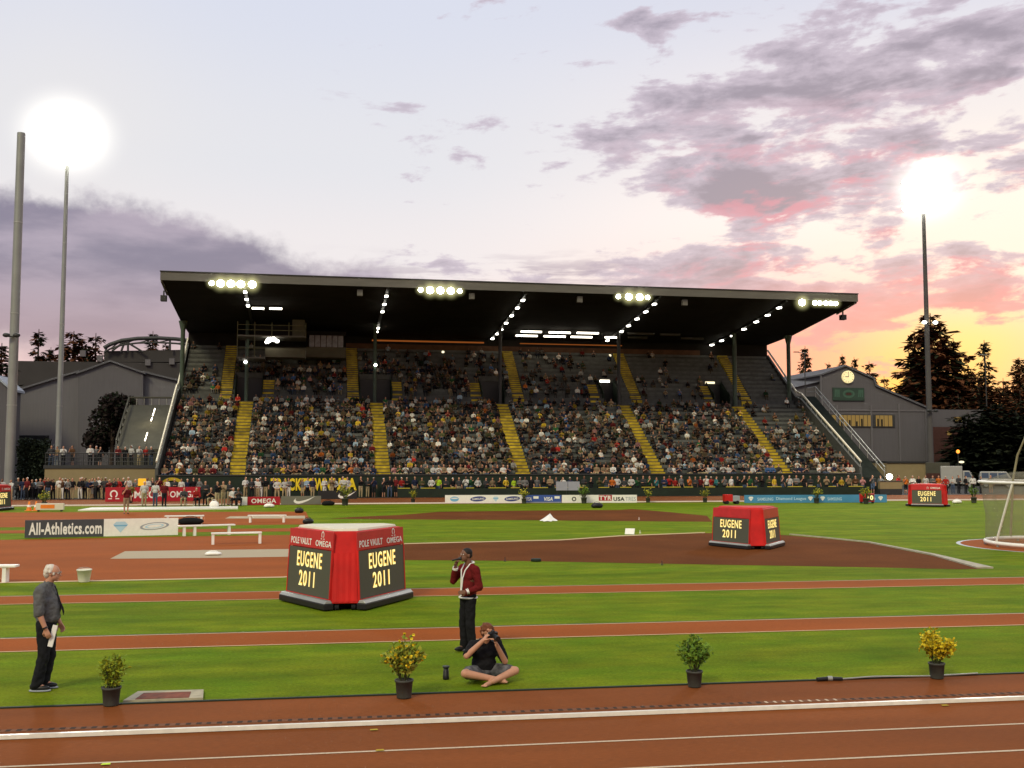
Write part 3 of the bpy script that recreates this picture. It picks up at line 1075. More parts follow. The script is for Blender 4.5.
TOPS = {'black': (0.014, 0.014, 0.016), 'navy': (0.020, 0.028, 0.065), 'dark grey': (0.050, 0.052, 0.055), 'grey': (0.16, 0.16, 0.16), 'white': (0.60, 0.60, 0.57), 'red': (0.34, 0.022, 0.018), 'maroon': (0.13, 0.014, 0.016), 'green': (0.025, 0.095, 0.035), 'olive': (0.075, 0.080, 0.035), 'yellow': (0.52, 0.36, 0.03), 'tan': (0.27, 0.20, 0.12), 'blue': (0.06, 0.13, 0.30), 'light blue': (0.26, 0.36, 0.46), 'orange': (0.55, 0.14, 0.02), 'neon yellow': (0.42, 0.62, 0.03), 'pink': (0.45, 0.22, 0.22), 'teal': (0.03, 0.16, 0.17), 'brown': (0.09, 0.045, 0.022)}
PAL = ['black'] * 20 + ['navy'] * 9 + ['dark grey'] * 14 + ['grey'] * 14 + ['white'] * 22 + ['red'] * 3 + ['maroon'] * 3 + ['green'] * 4 + ['olive'] * 8 + ['yellow'] * 4 + ['tan'] * 8 + ['blue'] * 3 + ['light blue'] * 4 + ['orange'] * 1 + ['pink'] * 1 + ['brown'] * 3


def person(src, pose, loc, rz, top, trouser, label, group, hair=None, skin=None, s=1.0):
    hair = random.choice([0, 0, 1, 1, 1, 2, 3, 4]) if hair is None else hair
    skin = random.choice([0, 0, 0, 0, 1, 1, 2]) if skin is None else skin
    o = bpy.data.objects.new('person', variant(src, pose, trouser, hair, skin))
    COL.objects.link(o)
    o.location = loc
    o.rotation_euler = (0, 0, rz)
    o.scale = (s, s, s)
    c = TOPS[top]
    k = random.uniform(0.6, 0.95)
    o.color = (c[0] * k, c[1] * k, c[2] * k, 1)
    return tag(o, label, 'person', group)


om = old_man(G(44, 690) + V((0, 0, 0.004)), math.radians(-4))
sg = singer(G(468, 652) + V((0, 0, 0.004)), math.radians(180 + 26))
ph = photographer(G(484, 680) + V((0, 0, 0.004)), math.radians(-90 + 14))
# ------------------------------------------------------------------ ground, tracks, infield
def sheet(name, pts, z, mat, label=None, kind='structure'):
    c = V((sum(p[0] for p in pts) / len(pts), sum(p[1] for p in pts) / len(pts), z))
    mb = MB(c)
    mb.poly([(p[0], p[1], z) for p in pts], mat)
    o = mb.build(name)
    o.location = c
    if o.data.polygons[0].normal.z < 0:
        o.data.flip_normals()
    o['kind'] = kind
    return o


def pxpoly(L):
    return [G(*p) for p in L]


def R4(x0, x1, y0, y1):
    return [(x0, y0), (x1, y0), (x1, y1), (x0, y1)]


sheet('ground', R4(-1500, 1500, -300, 2500), -0.06, M_asph)
sheet('near_track', R4(-140, 160, -4, 15.0), 0.0, M_track)
sheet('field', R4(-140, 160, 15.0, 78.6), 0.0, M_grass)
sheet('far_track', R4(-140, 160, 78.6, 91.8), 0.0, M_track)
sheet('apron', R4(-140, 160, 91.8, 119), -0.01, M_asph)
for y in (12.18, 11.09, 10.0, 8.9, 7.8):
    sheet('lane_line', R4(-60, 90, y - 0.025, y + 0.025), 0.004, M_line)
for k in range(9):
    y = 79.9 + 1.2 * k
    sheet('lane_line', R4(-80, 110, y - 0.03, y + 0.03), 0.004, M_line)
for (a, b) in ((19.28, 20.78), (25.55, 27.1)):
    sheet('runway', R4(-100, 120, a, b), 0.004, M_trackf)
    sheet('dark_grass_edge', R4(-100, 120, b, b + .07), 0.005, M_darkgreen)  # shade line at the grass edge, painted as a dark strip
    for y in (a + 0.04, b - 0.04):
        sheet('lane_line', R4(-100, 120, y - 0.03, y + 0.03), 0.008, M_lineold)
# left-side event aprons and the brown event area
sheet('event_apron', pxpoly([(-60, 512.7), (306, 511.6), (312, 524.5), (-60, 528)]), 0.004, M_trackf)
sheet('event_apron', pxpoly([(-60, 531), (300, 528.2), (303, 531.4), (-60, 534)]), 0.004, M_trackf)
sheet('event_apron', pxpoly([(-60, 541), (0, 540), (180, 536.6), (290, 535), (330, 536), (345, 572), (283, 577), (0, 582.5), (-60, 584)]), 0.004, M_trackf)
sheet('lane_line', pxpoly([(-60, 584.0), (0, 582.3), (283, 576.8), (345, 572), (345, 572.8), (283, 577.8), (0, 583.3), (-60, 585)]), 0.008, M_lineold)
sheet('pit_surround', pxpoly([(110, 559), (125, 551.4), (220, 550), (345, 548.5), (345, 556), (220, 558)]), 0.008, M_sand)
sheet('pit_surround', pxpoly([(225, 518.6), (230, 516.4), (305, 515.8), (305, 518.6)]), 0.008, M_sand)
sheet('brown_apron', pxpoly([(385, 560), (395, 547), (405, 544.2), (520, 541.4), (561, 540.5), (620, 536.4), (705, 533), (782, 535), (820, 538), (868, 543), (933, 556), (982, 569), (960, 569.4), (900, 568), (804, 566.2), (720, 564.8), (620, 563), (520, 561)]), 0.004, M_dirt)
sheet('lane_line', pxpoly([(395, 547.0), (405, 544.2), (520, 541.4), (561, 540.5), (620, 536.4), (705, 533), (705, 532.3), (620, 535.5), (561, 539.7), (520, 540.6), (405, 543.4), (395, 546)]), 0.008, M_lineold)
sheet('brown_apron', pxpoly([(330, 518.6), (352, 517), (400, 515), (439, 511.8), (540, 510.5), (620, 510), (632, 509), (668, 512), (707, 515.8), (712, 521.8), (600, 521), (500, 520), (400, 519.5)]), 0.004, M_dirt)
# raised cream kerb on the far side of the brown area and at the sand edges
kb = MB(G(880, 550))
pts = [G(*p) for p in [(790, 534.8), (820, 537.6), (868, 542.6), (933, 555.2), (985, 568.5)]]
wd = [0.07, 0.09, 0.12, 0.20, 0.50]
for k in range(len(pts) - 1):
    a, b = pts[k], pts[k + 1]
    d = (b - a).normalized()
    n = V((d.y, -d.x, 0))
    kb.hexa([a - n * wd[k] * .5 + V((0, 0, 0)), b - n * wd[k + 1] * .5, b + n * wd[k + 1] * .5, a + n * wd[k] * .5], [a - n * wd[k] * .5 + V((0, 0, .05)), b - n * wd[k + 1] * .5 + V((0, 0, .05)), b + n * wd[k + 1] * .5 + V((0, 0, .05)), a + n * wd[k] * .5 + V((0, 0, .05))], pbr('worn_kerb', (0.34, 0.31, 0.23), .8, .15, 5))
ko = kb.build('event_kerb')
ko.location = G(880, 550)
ko['kind'] = 'structure'
# inside kerbs of the two straights
for nm, y, h, w, x0, x1 in (('near_kerb', 13.36, 0.055, 0.055, -60, 90), ('far_kerb', 79.3, 0.09, 0.12, -80, 110)):
    mb = MB((0, y, 0))
    mb.box(x0, x1, y - w / 2, y + w / 2, 0.006, h, M_kerb)
    o = mb.build(nm)
    o.location = (0, y, 0)
    o['kind'] = 'structure'
pts = [G(78, 511), G(92, 508.5), G(238, 507.2), G(238, 509.2)]
mb = MB(pts[0])
mb.hexa(pts, [p + V((0, 0, 0.08)) for p in pts], M_kerb)
o = mb.build('field_kerb')
o.location = pts[0]
o['kind'] = 'structure'
mb = MB((0, 15, 0))
mb.box(-60, 90, 14.98, 15.03, 0.0, 0.018, M_darkgreen)
o = mb.build('dark_grass_edge')
o.location = (0, 15, 0)
o['kind'] = 'structure'
# drain slots along the kerb
mb = MB((0, 13.62, 0))
mb.box(-30, 40, 13.70, 13.83, 0.001, 0.004, pbr('drain_cover', (0.15, 0.048, 0.012), 0.8, 0.15, 10))
for k in range(250):
    x = -9.5 + 0.125 * k
    mb.box(x, x + (0.035 if 20 < k % 100 < 30 else random.uniform(.045, .065)), 13.725, 13.815, 0.0041, 0.006, pbr('drain_slot', (0.035, 0.018, 0.010), .9, .3, 6) if not 20 < k % 100 < 30 else M_line)
o = mb.build('drain_channel')
o.location = (0, 13.62, 0)
o['kind'] = 'structure'

# ------------------------------------------------------------------ grandstand
M_rail2 = pbr('dull_rail', (0.10, 0.095, 0.05), .7, .2, 3)
SROT = math.radians(2.1)
PIV = V((16, 94, 0))
AY_field, AX_field = AY, AX


def to_stand(p):
    q = Matrix.Rotation(-SROT, 3, 'Z') @ (V(p) - PIV)
    return q + PIV


def from_stand(p):
    return Matrix.Rotation(SROT, 3, 'Z') @ (V(p) - PIV) + PIV


def AY(px, py, Y):
    o = to_stand((0, 0, HC))
    d = Matrix.Rotation(-SROT, 3, 'Z') @ ray(px, py)
    t = (Y - o.y) / d.y
    return o + d * t


def AX(px, Y):
    return AY(px, 460, Y).x


XL, XR = -16.42, 49.15
ROWD, LR, NL = 0.80, 0.50, 15
Y0L, Z0L = 94.3, 2.0
Y1U = Y0L + ROWD * NL + 1.2        # start of the upper tier (after the cross aisle)
ZW = Z0L + LR * NL                 # cross aisle level
NU, UD, UR = 10, 0.68, 0.53
gs = thing('grandstand', 'long roofed grandstand full of spectators with yellow stairways behind the far straight', 'grandstand', (16, 94, 0), SROT)
O = gs.location


def gbuild(mb, name, parent=None, bevel=0.0):
    o = mb.build(name, parent or gs, bevel)
    if parent is not None and parent is not gs:
        pass
    return o


def under(y):
    P = [(94, 18.90), (98, 18.3), (108, 17.15), (117, 16.65)]
    for (a, za), (b, zb) in zip(P, P[1:]):
        if y <= b:
            return za + (zb - za) * (y - a) / (b - a)
    return 16.65


def on_under(px, py, drop):
    # the spot on the underside of the roof seen at this place
    y = 94.3
    while y < 114.2 and AY(px, py, y).z < under(y) - drop:
        y += .1
    c = AY(px, py, y)
    return V((c.x, y, under(y) - drop))


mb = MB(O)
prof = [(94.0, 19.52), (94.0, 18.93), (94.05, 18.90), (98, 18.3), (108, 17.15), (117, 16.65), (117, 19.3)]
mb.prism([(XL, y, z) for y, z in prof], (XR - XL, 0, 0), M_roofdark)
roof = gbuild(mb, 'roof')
mb = MB(O)
mb.box(XL - .06, XR + .06, 93.88, 93.995, 18.84, 19.58, M_fascia)
mb.box(XL - .10, XR + .10, 93.80, 94.2, 19.582, 19.66, M_dark)
gbuild(mb, 'fascia')
mb = MB(O)
for x in (XL - .05, XR - .10):
    mb = MB(O)
    mb.hexa([(x, 94.1, 18.72), (x + .15, 94.1, 18.72), (x + .15, 98, 18.12), (x, 98, 18.12)], [(x, 94.1, 18.90), (x + .15, 94.1, 18.90), (x + .15, 98, 18.3), (x, 98, 18.3)], M_fascia)
    gbuild(mb, 'edge_beam')
# upright enclosure at the back
mb = MB(O)
mb.box(XL + .05, XR - .05, 114.6, 114.8, 13.0, under(114.7) - .004, M_roofdark)
gbuild(mb, 'back_wall')
mb = MB(O)
mb.box(XL, XR, 94.0, 94.28, 0, 2.0, M_darkgreen)
mb.box(XL, XR, 93.93, 93.998, 1.93, 2.04, M_dark)
fw_ = gbuild(mb, 'front_wall')
stairs_low = [(237, 478, 245, 400), (382, 478, 376.5, 401), (521, 478, 503.5, 402), (657, 480, 625.5, 404), (783, 475, 742, 405)]
SX = []
for a, b, c, d in stairs_low:
    SX.append((AX(a, 94.3) + AX(c, 106.2)) / 2)
VOM = [(233, 261), (359, 392), (482, 505), (604, 621), (715, 731)]
VX = [(AX(a, 107.6), AX(b, 107.6)) for a, b in VOM]
UPX = [AX(224.5, 107.6), AX(352.5, 107.6), AX(518.5, 107.6), AX(637, 107.6), AX(747, 107.6)]
SHX = [AX(267, 107.8), AX(396.5, 107.8), AX(476, 107.8), AX(595, 107.8), AX(709, 107.8)]
SW = 1.35


def cut(iv, holes):
    for h0, h1 in holes:
        out = []
        for a, b in iv:
            if h1 <= a or h0 >= b:
                out.append((a, b))
            else:
                if h0 > a:
                    out.append((a, h0))
                if h1 < b:
                    out.append((h1, b))
        iv = out
    return [(a, b) for a, b in iv if b - a > 0.3]


def seat_row(y, z, zb, depth, iv, benches):
    mb = MB(O)
    for a, b in iv:
        mb.box(a, b, y, y + depth - 0.003, zb, z, M_tread)
    for a, b in benches:
        mb.box(a, b, y + depth * 0.5, y + depth * 0.5 + 0.30, z + 0.36, z + 0.42, M_seat)
        mb.box(a + .02, b - .02, y + depth * 0.5 + 0.05, y + depth * 0.5 + 0.11, z + 0.002, z + 0.36, M_tread)
        mb.box(a, b, y + depth * 0.5 + 0.31, y + depth * 0.5 + 0.35, z + 0.50, z + 0.78, M_seat)
    return gbuild(mb, 'seat_row')


SEG_LOW = cut([(XL + .3, XR - .3)], [(x - SW / 2, x + SW / 2) for x in SX])
rows = []          # (tier, index, y, z, intervals)
for i in range(NL):
    y, z = Y0L + ROWD * i, Z0L + LR * i - 0.45
    seat_row(y, z, 0.0 if i == 0 else z - LR - 0.01, ROWD, [(XL + .26, XR - .26)], SEG_LOW)
    rows.append((0, i, y, z, SEG_LOW))
mb = MB(O)
mb.box(XL + .26, XR - .26, Y0L + ROWD * NL, Y1U - .003, ZW - 1.2, ZW - .42, M_tread)
gbuild(mb, 'cross_aisle')
for i in range(NU):
    y, z = Y1U + UD * i, ZW + 0.35 + UR * i
    iv = [(XL + .26, XR - .26)]
    ben = cut([(XL + .3, XR - .3)], [(x - .65, x + .65) for x in UPX])
    if i < 4:
        hv = [(a, b) for a, b in VX]
        iv = cut(iv, hv)
        ben = cut(ben, [(a - .15, b + .15) for a, b in VX])
        if i < 3:
            ben = cut(ben, [(x - .6, x + .6) for x in SHX])
    seat_row(y, z, z - 0.8 if i == 0 else z - UR - 0.01, UD, iv, ben)
    rows.append((1, i, y, z, ben))
# vomitories: dark recess with a lintel
for k, (a, b) in enumerate(VX):
    mb = MB(O)
    yv = Y1U + UD * 4
    mb.box(a, b, Y1U, yv, ZW - 1.2, ZW - .43, M_black2)
    mb.box(a, b, yv - 0.004, yv + .05, ZW - .43, ZW + 2.2, M_black2)
    for x in (a, b - .08):
        mb.hexa([(x, Y1U + .02, ZW - .42), (x + .08, Y1U + .02, ZW - .42), (x + .08, yv - .01, ZW - .42), (x, yv - .01, ZW - .42)], [(x, Y1U + .02, ZW + .9), (x + .08, Y1U + .02, ZW + .9), (x + .08, yv - .01, ZW + 2.6), (x, yv - .01, ZW + 2.6)], M_darkgreen)
    mb.box(a, b, yv - .12, yv - .006, ZW + 2.25, ZW + 2.75, M_tread)
    vo = gbuild(mb, 'vomitory')
    if k in (3, 4):
        s = MB(O)
        xc = (a + b) / 2 - (0.1 if k == 3 else 0.4)
        s.box(xc - .55, xc + .55, yv - .20, yv - .125, ZW + 2.28, ZW + 2.52, M_tube if k == 3 else M_dimlamp)
        s.build('lit_sign', vo)


def flight(x, w, y0, z0, y1, z1, n, name='stairway'):
    mb = MB(O)
    for k in range(n):
        ya = y0 + (y1 - y0) * k / n
        yb = y0 + (y1 - y0) * (k + 1) / n
        zt = z0 + (z1 - z0) * (k + 1) / n
        zb = z0 + (z1 - z0) * k / n
        mb.box(x - w / 2, x + w / 2, ya, yb + .05, zb - .45, zt - .07, M_yellow)
        mb.box(x - w / 2 + .01, x + w / 2 - .01, ya + .012, yb + .05, zt - .068, zt, M_dark)
    return gbuild(mb, name)


for x in SX:
    flight(x, SW, Y0L - .02, 1.60, Y0L + ROWD * NL, ZW - .41, 24)
for x in UPX:
    flight(x, 1.15, Y1U - .10, ZW + .02, Y1U + UD * NU, ZW + .35 + UR * NU + .30, 24)
for x in SHX:
    flight(x, 1.1, Y1U - .12, ZW - .10, Y1U + UD * 3, ZW + 2.0, 8)
# handrails beside the vomitories and yellow landing edges
for k, x in enumerate(SX):
    mb = MB(O)
    mb.box(x - 1.5 if k < 2 else x - 2.1, x + 1.2, Y0L + ROWD * NL - .02, Y0L + ROWD * NL + .04, ZW - .6, ZW - .38, M_yellow)
    gbuild(mb, 'landing_edge')
COLPX = [245, 374, 500, 619.5, 736]
CX = [AX(p, 107.2) for p in COLPX]
for k, x in enumerate(CX):
    mb = MB(O)
    mb.tube([(x, 107.2, ZW - .42), (x, 107.2, under(107.2) - .02)], 0.19 if k < 4 else 0.24, M_greenpost if k in (0, 1, 4) else M_dark, 10)
    mb.box(x - .28, x + .28, 106.92, 107.48, ZW - .415, ZW - .36, M_dark)
    gbuild(mb, 'column')
for px in (180, 790.5):
    p = AX(px, 108)
    p = min(max(p, XL + .1), XR - .1)
    mb = MB(O)
    mb.tube([(p, 108, 5.0), (p, 108, under(108) - 1.0), (p, 108, under(108) - .02)], [0.22, 0.22, 0.45], M_greenpost, 10)
    gbuild(mb, 'column')
# beams with the lamp rows
LR_ = [(242, 300, [0, 2.6, 5.2]), (385, 294, [0, 3, 6.2, 14.0, 16.5]), (523, 297.5, [0, 3, 6.5, 10, 13.3, 16, 19.5]), (656, 302, [0, 3.1, 6.4, 9.8, 12.8, 19.0]), (782, 305, [0, 3.1, 6.3, 10, 13.6, 17.2, 20.6])]
nl = 0
for px, py, ys in LR_:
    x = AX(px, 96.0)
    mb = MB(O)
    bt = [(94.3, under(94.3)), (98, under(98)), (108, under(108)), (114.5, under(114.5))]
    for (ya, za), (yb, zb) in zip(bt, bt[1:]):
        mb.hexa([(x - .12, ya, za - .16), (x + .12, ya, za - .16), (x + .12, yb, zb - .16), (x - .12, yb, zb - .16)], [(x - .12, ya, za - .004), (x + .12, ya, za - .004), (x + .12, yb, zb - .004), (x - .12, yb, zb - .004)], M_dark)
    gbuild(mb, 'roof_beam')
    for dy in ys:
        y = 96.0 + dy * .86
        l = MB(O)
        z = under(y) - .20
        l.box(x - .13, x + .13, y - .30, y + .30, z - .13, z - .02, M_lamp)
        l.box(x - .20, x + .20, y - .33, y + .33, z - .0195, z + .03, M_dark)
        gbuild(l, 'roof_lamp')
# flood clusters along the front edge
FL = [[208, 217, 227.5, 237.5, 249], [419.5, 429, 439.5, 450, 459], [619.5, 630, 641, 649], [805, 818, 823, 829, 834, 839]]
for c, L in enumerate(FL):
    z = (18.62, 18.60, 18.55, 18.52)[c]
    a, b = AX(L[0], 93.6), AX(L[-1], 93.6)
    mb = MB(O)
    mb.box(a - .4, b + .4, 93.60, 93.70, z + .32, z + .42, M_dark)
    for k in range(2):
        xx = a + (b - a) * (k + .2) / 1.4
        mb.box(xx - .05, xx + .05, 93.65, 94.15, z + .42, z + .52, M_dark)
    rail = gbuild(mb, 'lamp_rail')
    for j, px in enumerate(L):
        x = AX(px, 93.5)
        small = c == 3 and j > 0 or (c == 1 and j in (0, 4)) or (c == 2 and j in (0, 3)) or (c == 0 and j == 0)
        r = 0.20 if small else 0.31
        l = MB(O)
        l.ell((x, 93.45, z), (r * 1.05, 0.16, r), M_flood, 16)
        lo = gbuild(l, 'floodlight')
        h = MB(O)
        h.lathe([(r * .7, 0.18), (r * 1.1, -0.02), (r * 1.12, 0.0), (r * .75, 0.22), (0.02, 0.24)], M_dark, 14, M=Matrix.Translation((x, 93.50, z)) @ Matrix.Rotation(-PI / 2, 4, 'X'))
        h.build('lamp_housing', lo)
# fluorescent tubes at the back
for a, b, py, lit in [(521, 542, 331, 1), (549, 571, 331.7, 1), (577, 599, 332.3, 1), (516, 538, 335, 1), (544, 566, 335.7, 1), (571, 593, 336.2, 1), (605, 618, 336.8, 1), (252, 264, 307.5, 2), (269.5, 282, 307.7, 2), (628, 655, 333, 0), (660, 681, 334, 0), (628, 648, 337, 0), (681, 705, 338, 0)]:
    p, q = on_under(a, py, .2), on_under(b, py, .2)
    Y = p.y
    l = MB(O)
    l.box(p.x, q.x, Y - .12, Y + .12, p.z - .13, p.z + .03, M_tube if lit else M_tubeoff)
    l.box(p.x - .02, q.x + .02, Y - .16, Y + .16, p.z + .0305, p.z + .09, M_dark)
    gbuild(l, 'tube_light')
# orange-lit slots of the press level and the balcony fronts
for a, b, py, h in [(372, 484, 337, .16), (520, 622, 340.5, .10)]:
    p, q = AY(a, py, 114.5), AY(b, py, 114.5)
    l = MB(O)
    p.z = min(p.z, 16.35)
    l.box(p.x, q.x, 114.50, 114.595, p.z - h / 2, p.z + h / 2, M_orangeglow)
    gbuild(l, 'lit_slot')
for a, b, py, h in [(346, 700, 346.5, .75)]:
    p, q = AY(a, py, 114.5), AY(b, py, 114.5)
    l = MB(O)
    l.box(p.x, q.x, 114.54, 114.598, p.z - h / 2, p.z + h / 2, pbr('warm_panel', (.06, .028, .013), .8, .3, 1.5, emit=(1, .32, .10), estr=.005))
    gbuild(l, 'back_panel')
for a, b, py, h, mt in [(346, 720, 356.5, .85, M_pressw)]:
    p, q = AY(a, py, 114.3), AY(b, py, 114.3)
    l = MB(O)
    l.box(p.x, q.x, 114.36, 114.50, p.z - h / 2, p.z + h / 2, mt)
    l.box(p.x, q.x, 114.30, 114.356, p.z + h / 2 - .05, p.z + h / 2 + .04, M_yrail)
    l.box(p.x, q.x, 114.30, 114.356, p.z - h / 2 - .05, p.z - h / 2 + .03, M_yrail)
    gbuild(l, 'balcony')
# press box and camera platform hanging on the first column
p, q = AY(306, 357, 109), AY(346, 336, 109)
pb = MB(O)
pb.box(p.x, q.x, 109, 112, p.z, p.z + 1.05, M_pressw)
pb.box(p.x, q.x, 109.02, 112, p.z + 2.3, p.z + 2.7, M_roofdark)
pbo = gbuild(pb, 'press_box')
w = MB(O)
for k in range(6):
    a = p.x + .3 + (q.x - p.x - .5) * k / 6
    w.box(a, a + (q.x - p.x - .5) / 6 - .07, 109.10, 109.16, p.z + 1.08, p.z + 2.28, M_winpale)
w.build('window', pbo)
p, q = AY(237, 358, 104.5), AY(306, 320, 104.5)
mb = MB(O)
for z in (p.z, p.z + 2.15):
    mb.box(p.x, q.x if z > p.z else p.x + (q.x - p.x) * .40, 104.5, 108.2, z, z + .14, M_fascia)
mb.box(p.x + (q.x - p.x) * .40, q.x, 105.4, 108.2, p.z + .25, p.z + 1.15, M_pressw)
for u in (0, .25, .5, .75, 1):
    x = p.x + (q.x - p.x) * u
    mb.tube([(x, 104.55, p.z + (0 if u < .5 else 2.1)), (x, 104.55, p.z + 3.6)], .045, M_rail2, 6)
for z in (p.z + 2.8, p.z + 3.3):
    mb.tube([(p.x, 104.55, z), (q.x, 104.55, z)], .04, M_rail2, 6)
mb.tube([(p.x, 104.55, p.z + 1.0), (p.x + (q.x - p.x) * .40, 104.55, p.z + 1.0)], .04, M_rail2, 6)
mb.box(p.x + 1.4, p.x + 5.6, 106.2, 107.4, p.z + 2.30, p.z + 3.45, M_roofdark)
mb.box(p.x + 5.2, p.x + 6.4, 105.2, 106.2, p.z + 2.30, p.z + 4.0, M_pressw)
po = gbuild(mb, 'camera_platform')
l = MB(O)
for k, (px, py, r) in enumerate([(269, 340, .28), (273, 339, .30), (277, 341, .22), (267, 342, .20)]):
    c = AY(px, py, 104.9)
    l.ell(tuple(c), (r, .1, r * .8), M_lamp, 10)
l.build('work_light', po)
for px, py, Y in [(245.5, 362, 106.9), (375.5, 365, 106.9), (627, 364, 113.8), (622, 356, 114.1), (610, 355.5, 114.1), (443, 352, 114.1)]:
    l = MB(O)
    c = AY(px, py, Y)
    l.ell(tuple(c), (.16, .12, .14), M_lamp if px < 400 or px == 627 else M_dimlamp, 8)
    gbuild(l, 'wall_lamp')
# stepped side walls with pale rails
for s, x in ((-1, XL), (1, XR)):
    mb = MB(O)
    pr = [(94.02, 0), (94.02, 2.6), (Y0L + ROWD * NL, ZW + .5), (Y1U, ZW + .8), (114.58, ZW + 6.1), (114.58, 0)]
    mb.prism([(x - .12, y, z) for y, z in pr], (.24, 0, 0), M_tread)
    gbuild(mb, 'side_wall')
    r = MB(O)
    rp = [(x, y - .05, z + .55) for y, z in pr[1:5]]
    r.tube(rp, .11 if s > 0 else .09, M_cream, 8)
    for k in range(12):
        u = k / 11
        y = 94.1 + u * 12
        z = 2.6 + u * (ZW + .5 - 2.6)
        r.tube([(x, y, z), (x, y, z + .55)], .03, M_galv, 6)
    gbuild(r, 'handrail')
# outside stair on the far end
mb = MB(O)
mb.prism([(XR + .6, 94.6, 0), (XR + .6, 94.6, 1.6), (XR + .6, 108.5, 10.4), (XR + .6, 110.5, 10.4), (XR + .6, 110.5, 0)], (2.2, 0, 0), pbr('stair_dark', (0.018, 0.022, 0.019), .95, .2, 2, spec=.02))  # plain matt dark green-grey stair
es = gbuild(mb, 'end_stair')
r = MB(O)
r.tube([(XR + 2.85, 94.5, 2.6), (XR + 2.85, 108.5, 11.5), (XR + 2.85, 110.4, 11.5)], .05, M_galv, 8)
r.tube([(XR + 2.85, 94.5, 2.1), (XR + 2.85, 108.5, 11.0), (XR + 2.85, 110.4, 11.0)], .04, M_galv, 8)
for k in range(10):
    u = k / 9
    r.tube([(XR + 2.85, 94.6 + 13.9 * u, 1.5 + 8.8 * u), (XR + 2.85, 94.6 + 13.9 * u, 2.6 + 8.9 * u)], .035, M_galv, 6)
r.build('handrail', es)
# speakers and cameras under the front edge
for px in (358, 471, 580, 686):
    x = AX(px, 94.6)
    mb = MB(O)
    mb.box(x - .25, x + .25, 94.3, 94.7, 18.05, 18.60, M_fascia)
    gbuild(mb, 'loudspeaker')
for px, py, Y in ((168, 309, 97), (835, 315, 97)):
    c = AY(px, py, Y)
    c.x = XL - .15 if px < 300 else XR + .1
    mb = MB(O)
    mb.box(c.x - .25, c.x + .25, Y - .3, Y + .3, 17.45, 17.95, M_dark)
    mb.box(c.x - .06, c.x + .06, Y - .06, Y + .06, 17.955, 18.4, M_dark)
    gbuild(mb, 'loudspeaker')
# big yellow letters and the ring on the front wall
mb = MB(O)
Mw = frame((0, 93.92, 0), (1, 0, 0), (0, 0, 1))
a, b = AX(271, 93.9), AX(331, 93.9)
put_text(mb, 'TRACKTOWN', a, b, .62, 1.72, pbr('letter_yellow', (.75, .55, .02), .6, .05, 4), Mw, bold=.04)
a, b = AX(333, 93.9), AX(357, 93.9)
put_text(mb, 'USA', a, b, .62, 1.72, pbr('letter_yellow', (.75, .55, .02), .6, .05, 4), Mw, bold=.04)
c = AY(172, 488, 93.9)
put_ring(mb, c.x, 1.15, .62, .40, .92, .66, M_yellow, Mw)
gbuild(mb, 'lettering', fw_)

# ------------------------------------------------------------------ spectators
SEAT_LO = [f.mesh('seated_figure_small', 0.055, 1, 0.34) for f in SEAT_F]
LO = []
for f, me in zip(SEAT_F, SEAT_LO):
    n = len(me.vertices)
    P = np.empty(n * 3, dtype=np.float32)
    me.vertices.foreach_get('co', P)
    P = P.reshape(-1, 3)
    zi = f.zones(P)
    me.calc_loop_triangles()
    T = np.empty(len(me.loop_triangles) * 3, dtype=np.int32)
    me.loop_triangles.foreach_get('vertices', T)
    Q = P.copy()
    Q[:, 0], Q[:, 1] = P[:, 1], -P[:, 0]          # front faces -y
    LO.append((Q, T.reshape(-1, 3), zi))
    bpy.data.meshes.remove(me)
STW = ['first', 'second', 'third', 'fourth', 'fifth']


def occupancy(tier, i, x):
    k = sum(x > s for s in SX)
    if tier == 0:
        base = [.93, .94, .92, .86, .86, .80][k]
        if k == 5 and i > 8:
            base = .22
        if k == 0 and i > 12:
            base = .75
        if k in (3, 4) and i > 11:
            base *= .8
        return base
    k = sum(x > s for s in UPX)
    i = int(i * 1.3)
    if k == 0:
        return .62 if i < 5 else (.08 if i < 8 else .02)
    if k == 1:
        return .85 if i < 6 else (.45 if i < 9 else .06)
    if k == 2:
        return .78 if i < 6 else (.45 if i < 10 else .12)
    if k == 3:
        return (.48 if i < 5 else .26) if i < 9 else .28
    if k == 4:
        return .26 if i < 4 else .07
    return .12 if i < 1 else .01


spots = []
for tier, i, y, z, iv in rows:
    for a, b in iv:
        n = int((b - a) / 0.49)
        for k in range(n):
            x = a + .30 + k * (b - a - .5) / max(n - 1, 1)
            if random.random() < occupancy(tier, i, x):
                spots.append((tier, i, x + random.uniform(-.10, .10), y + .40 + random.uniform(-.06, .06), z, k))
front = [s for s in spots if s[0] == 0 and s[1] == 0]
rest = [s for s in spots if not (s[0] == 0 and s[1] == 0)]
cnt = {}
for tier, i, x, y, z, k in front:
    j = sum(x > s for s in SX)
    cnt[j] = cnt.get(j, 0) + 1
    top = random.choice(PAL)
    where = 'before the first yellow stairway' if j == 0 else 'past the %s yellow stairway' % STW[j - 1]
    person(SEAT_SRC, random.randrange(3), from_stand((x, y, z - .02)), SROT - PI / 2 + random.uniform(-.25, .25), top, random.choice(['dark', 'dark', 'blue', 'khaki', 'tan']),
           'person in %s top, front row, %s seat %s' % (top, ordinal(cnt[j]), where), 'spectators in the front row of the grandstand', s=random.uniform(.95, 1.05))
vs, ts, cs = [], [], []
base = 0
SK = [(0.42, 0.22, 0.145), (0.34, 0.17, 0.105), (0.15, 0.07, 0.045)]
HR = [(0.015, 0.012, 0.01), (0.05, 0.028, 0.014), (0.22, 0.15, 0.07), (0.5, 0.47, 0.42), (0.5, 0.5, 0.48), (0.30, 0.03, 0.03), (0.03, 0.06, 0.03)]
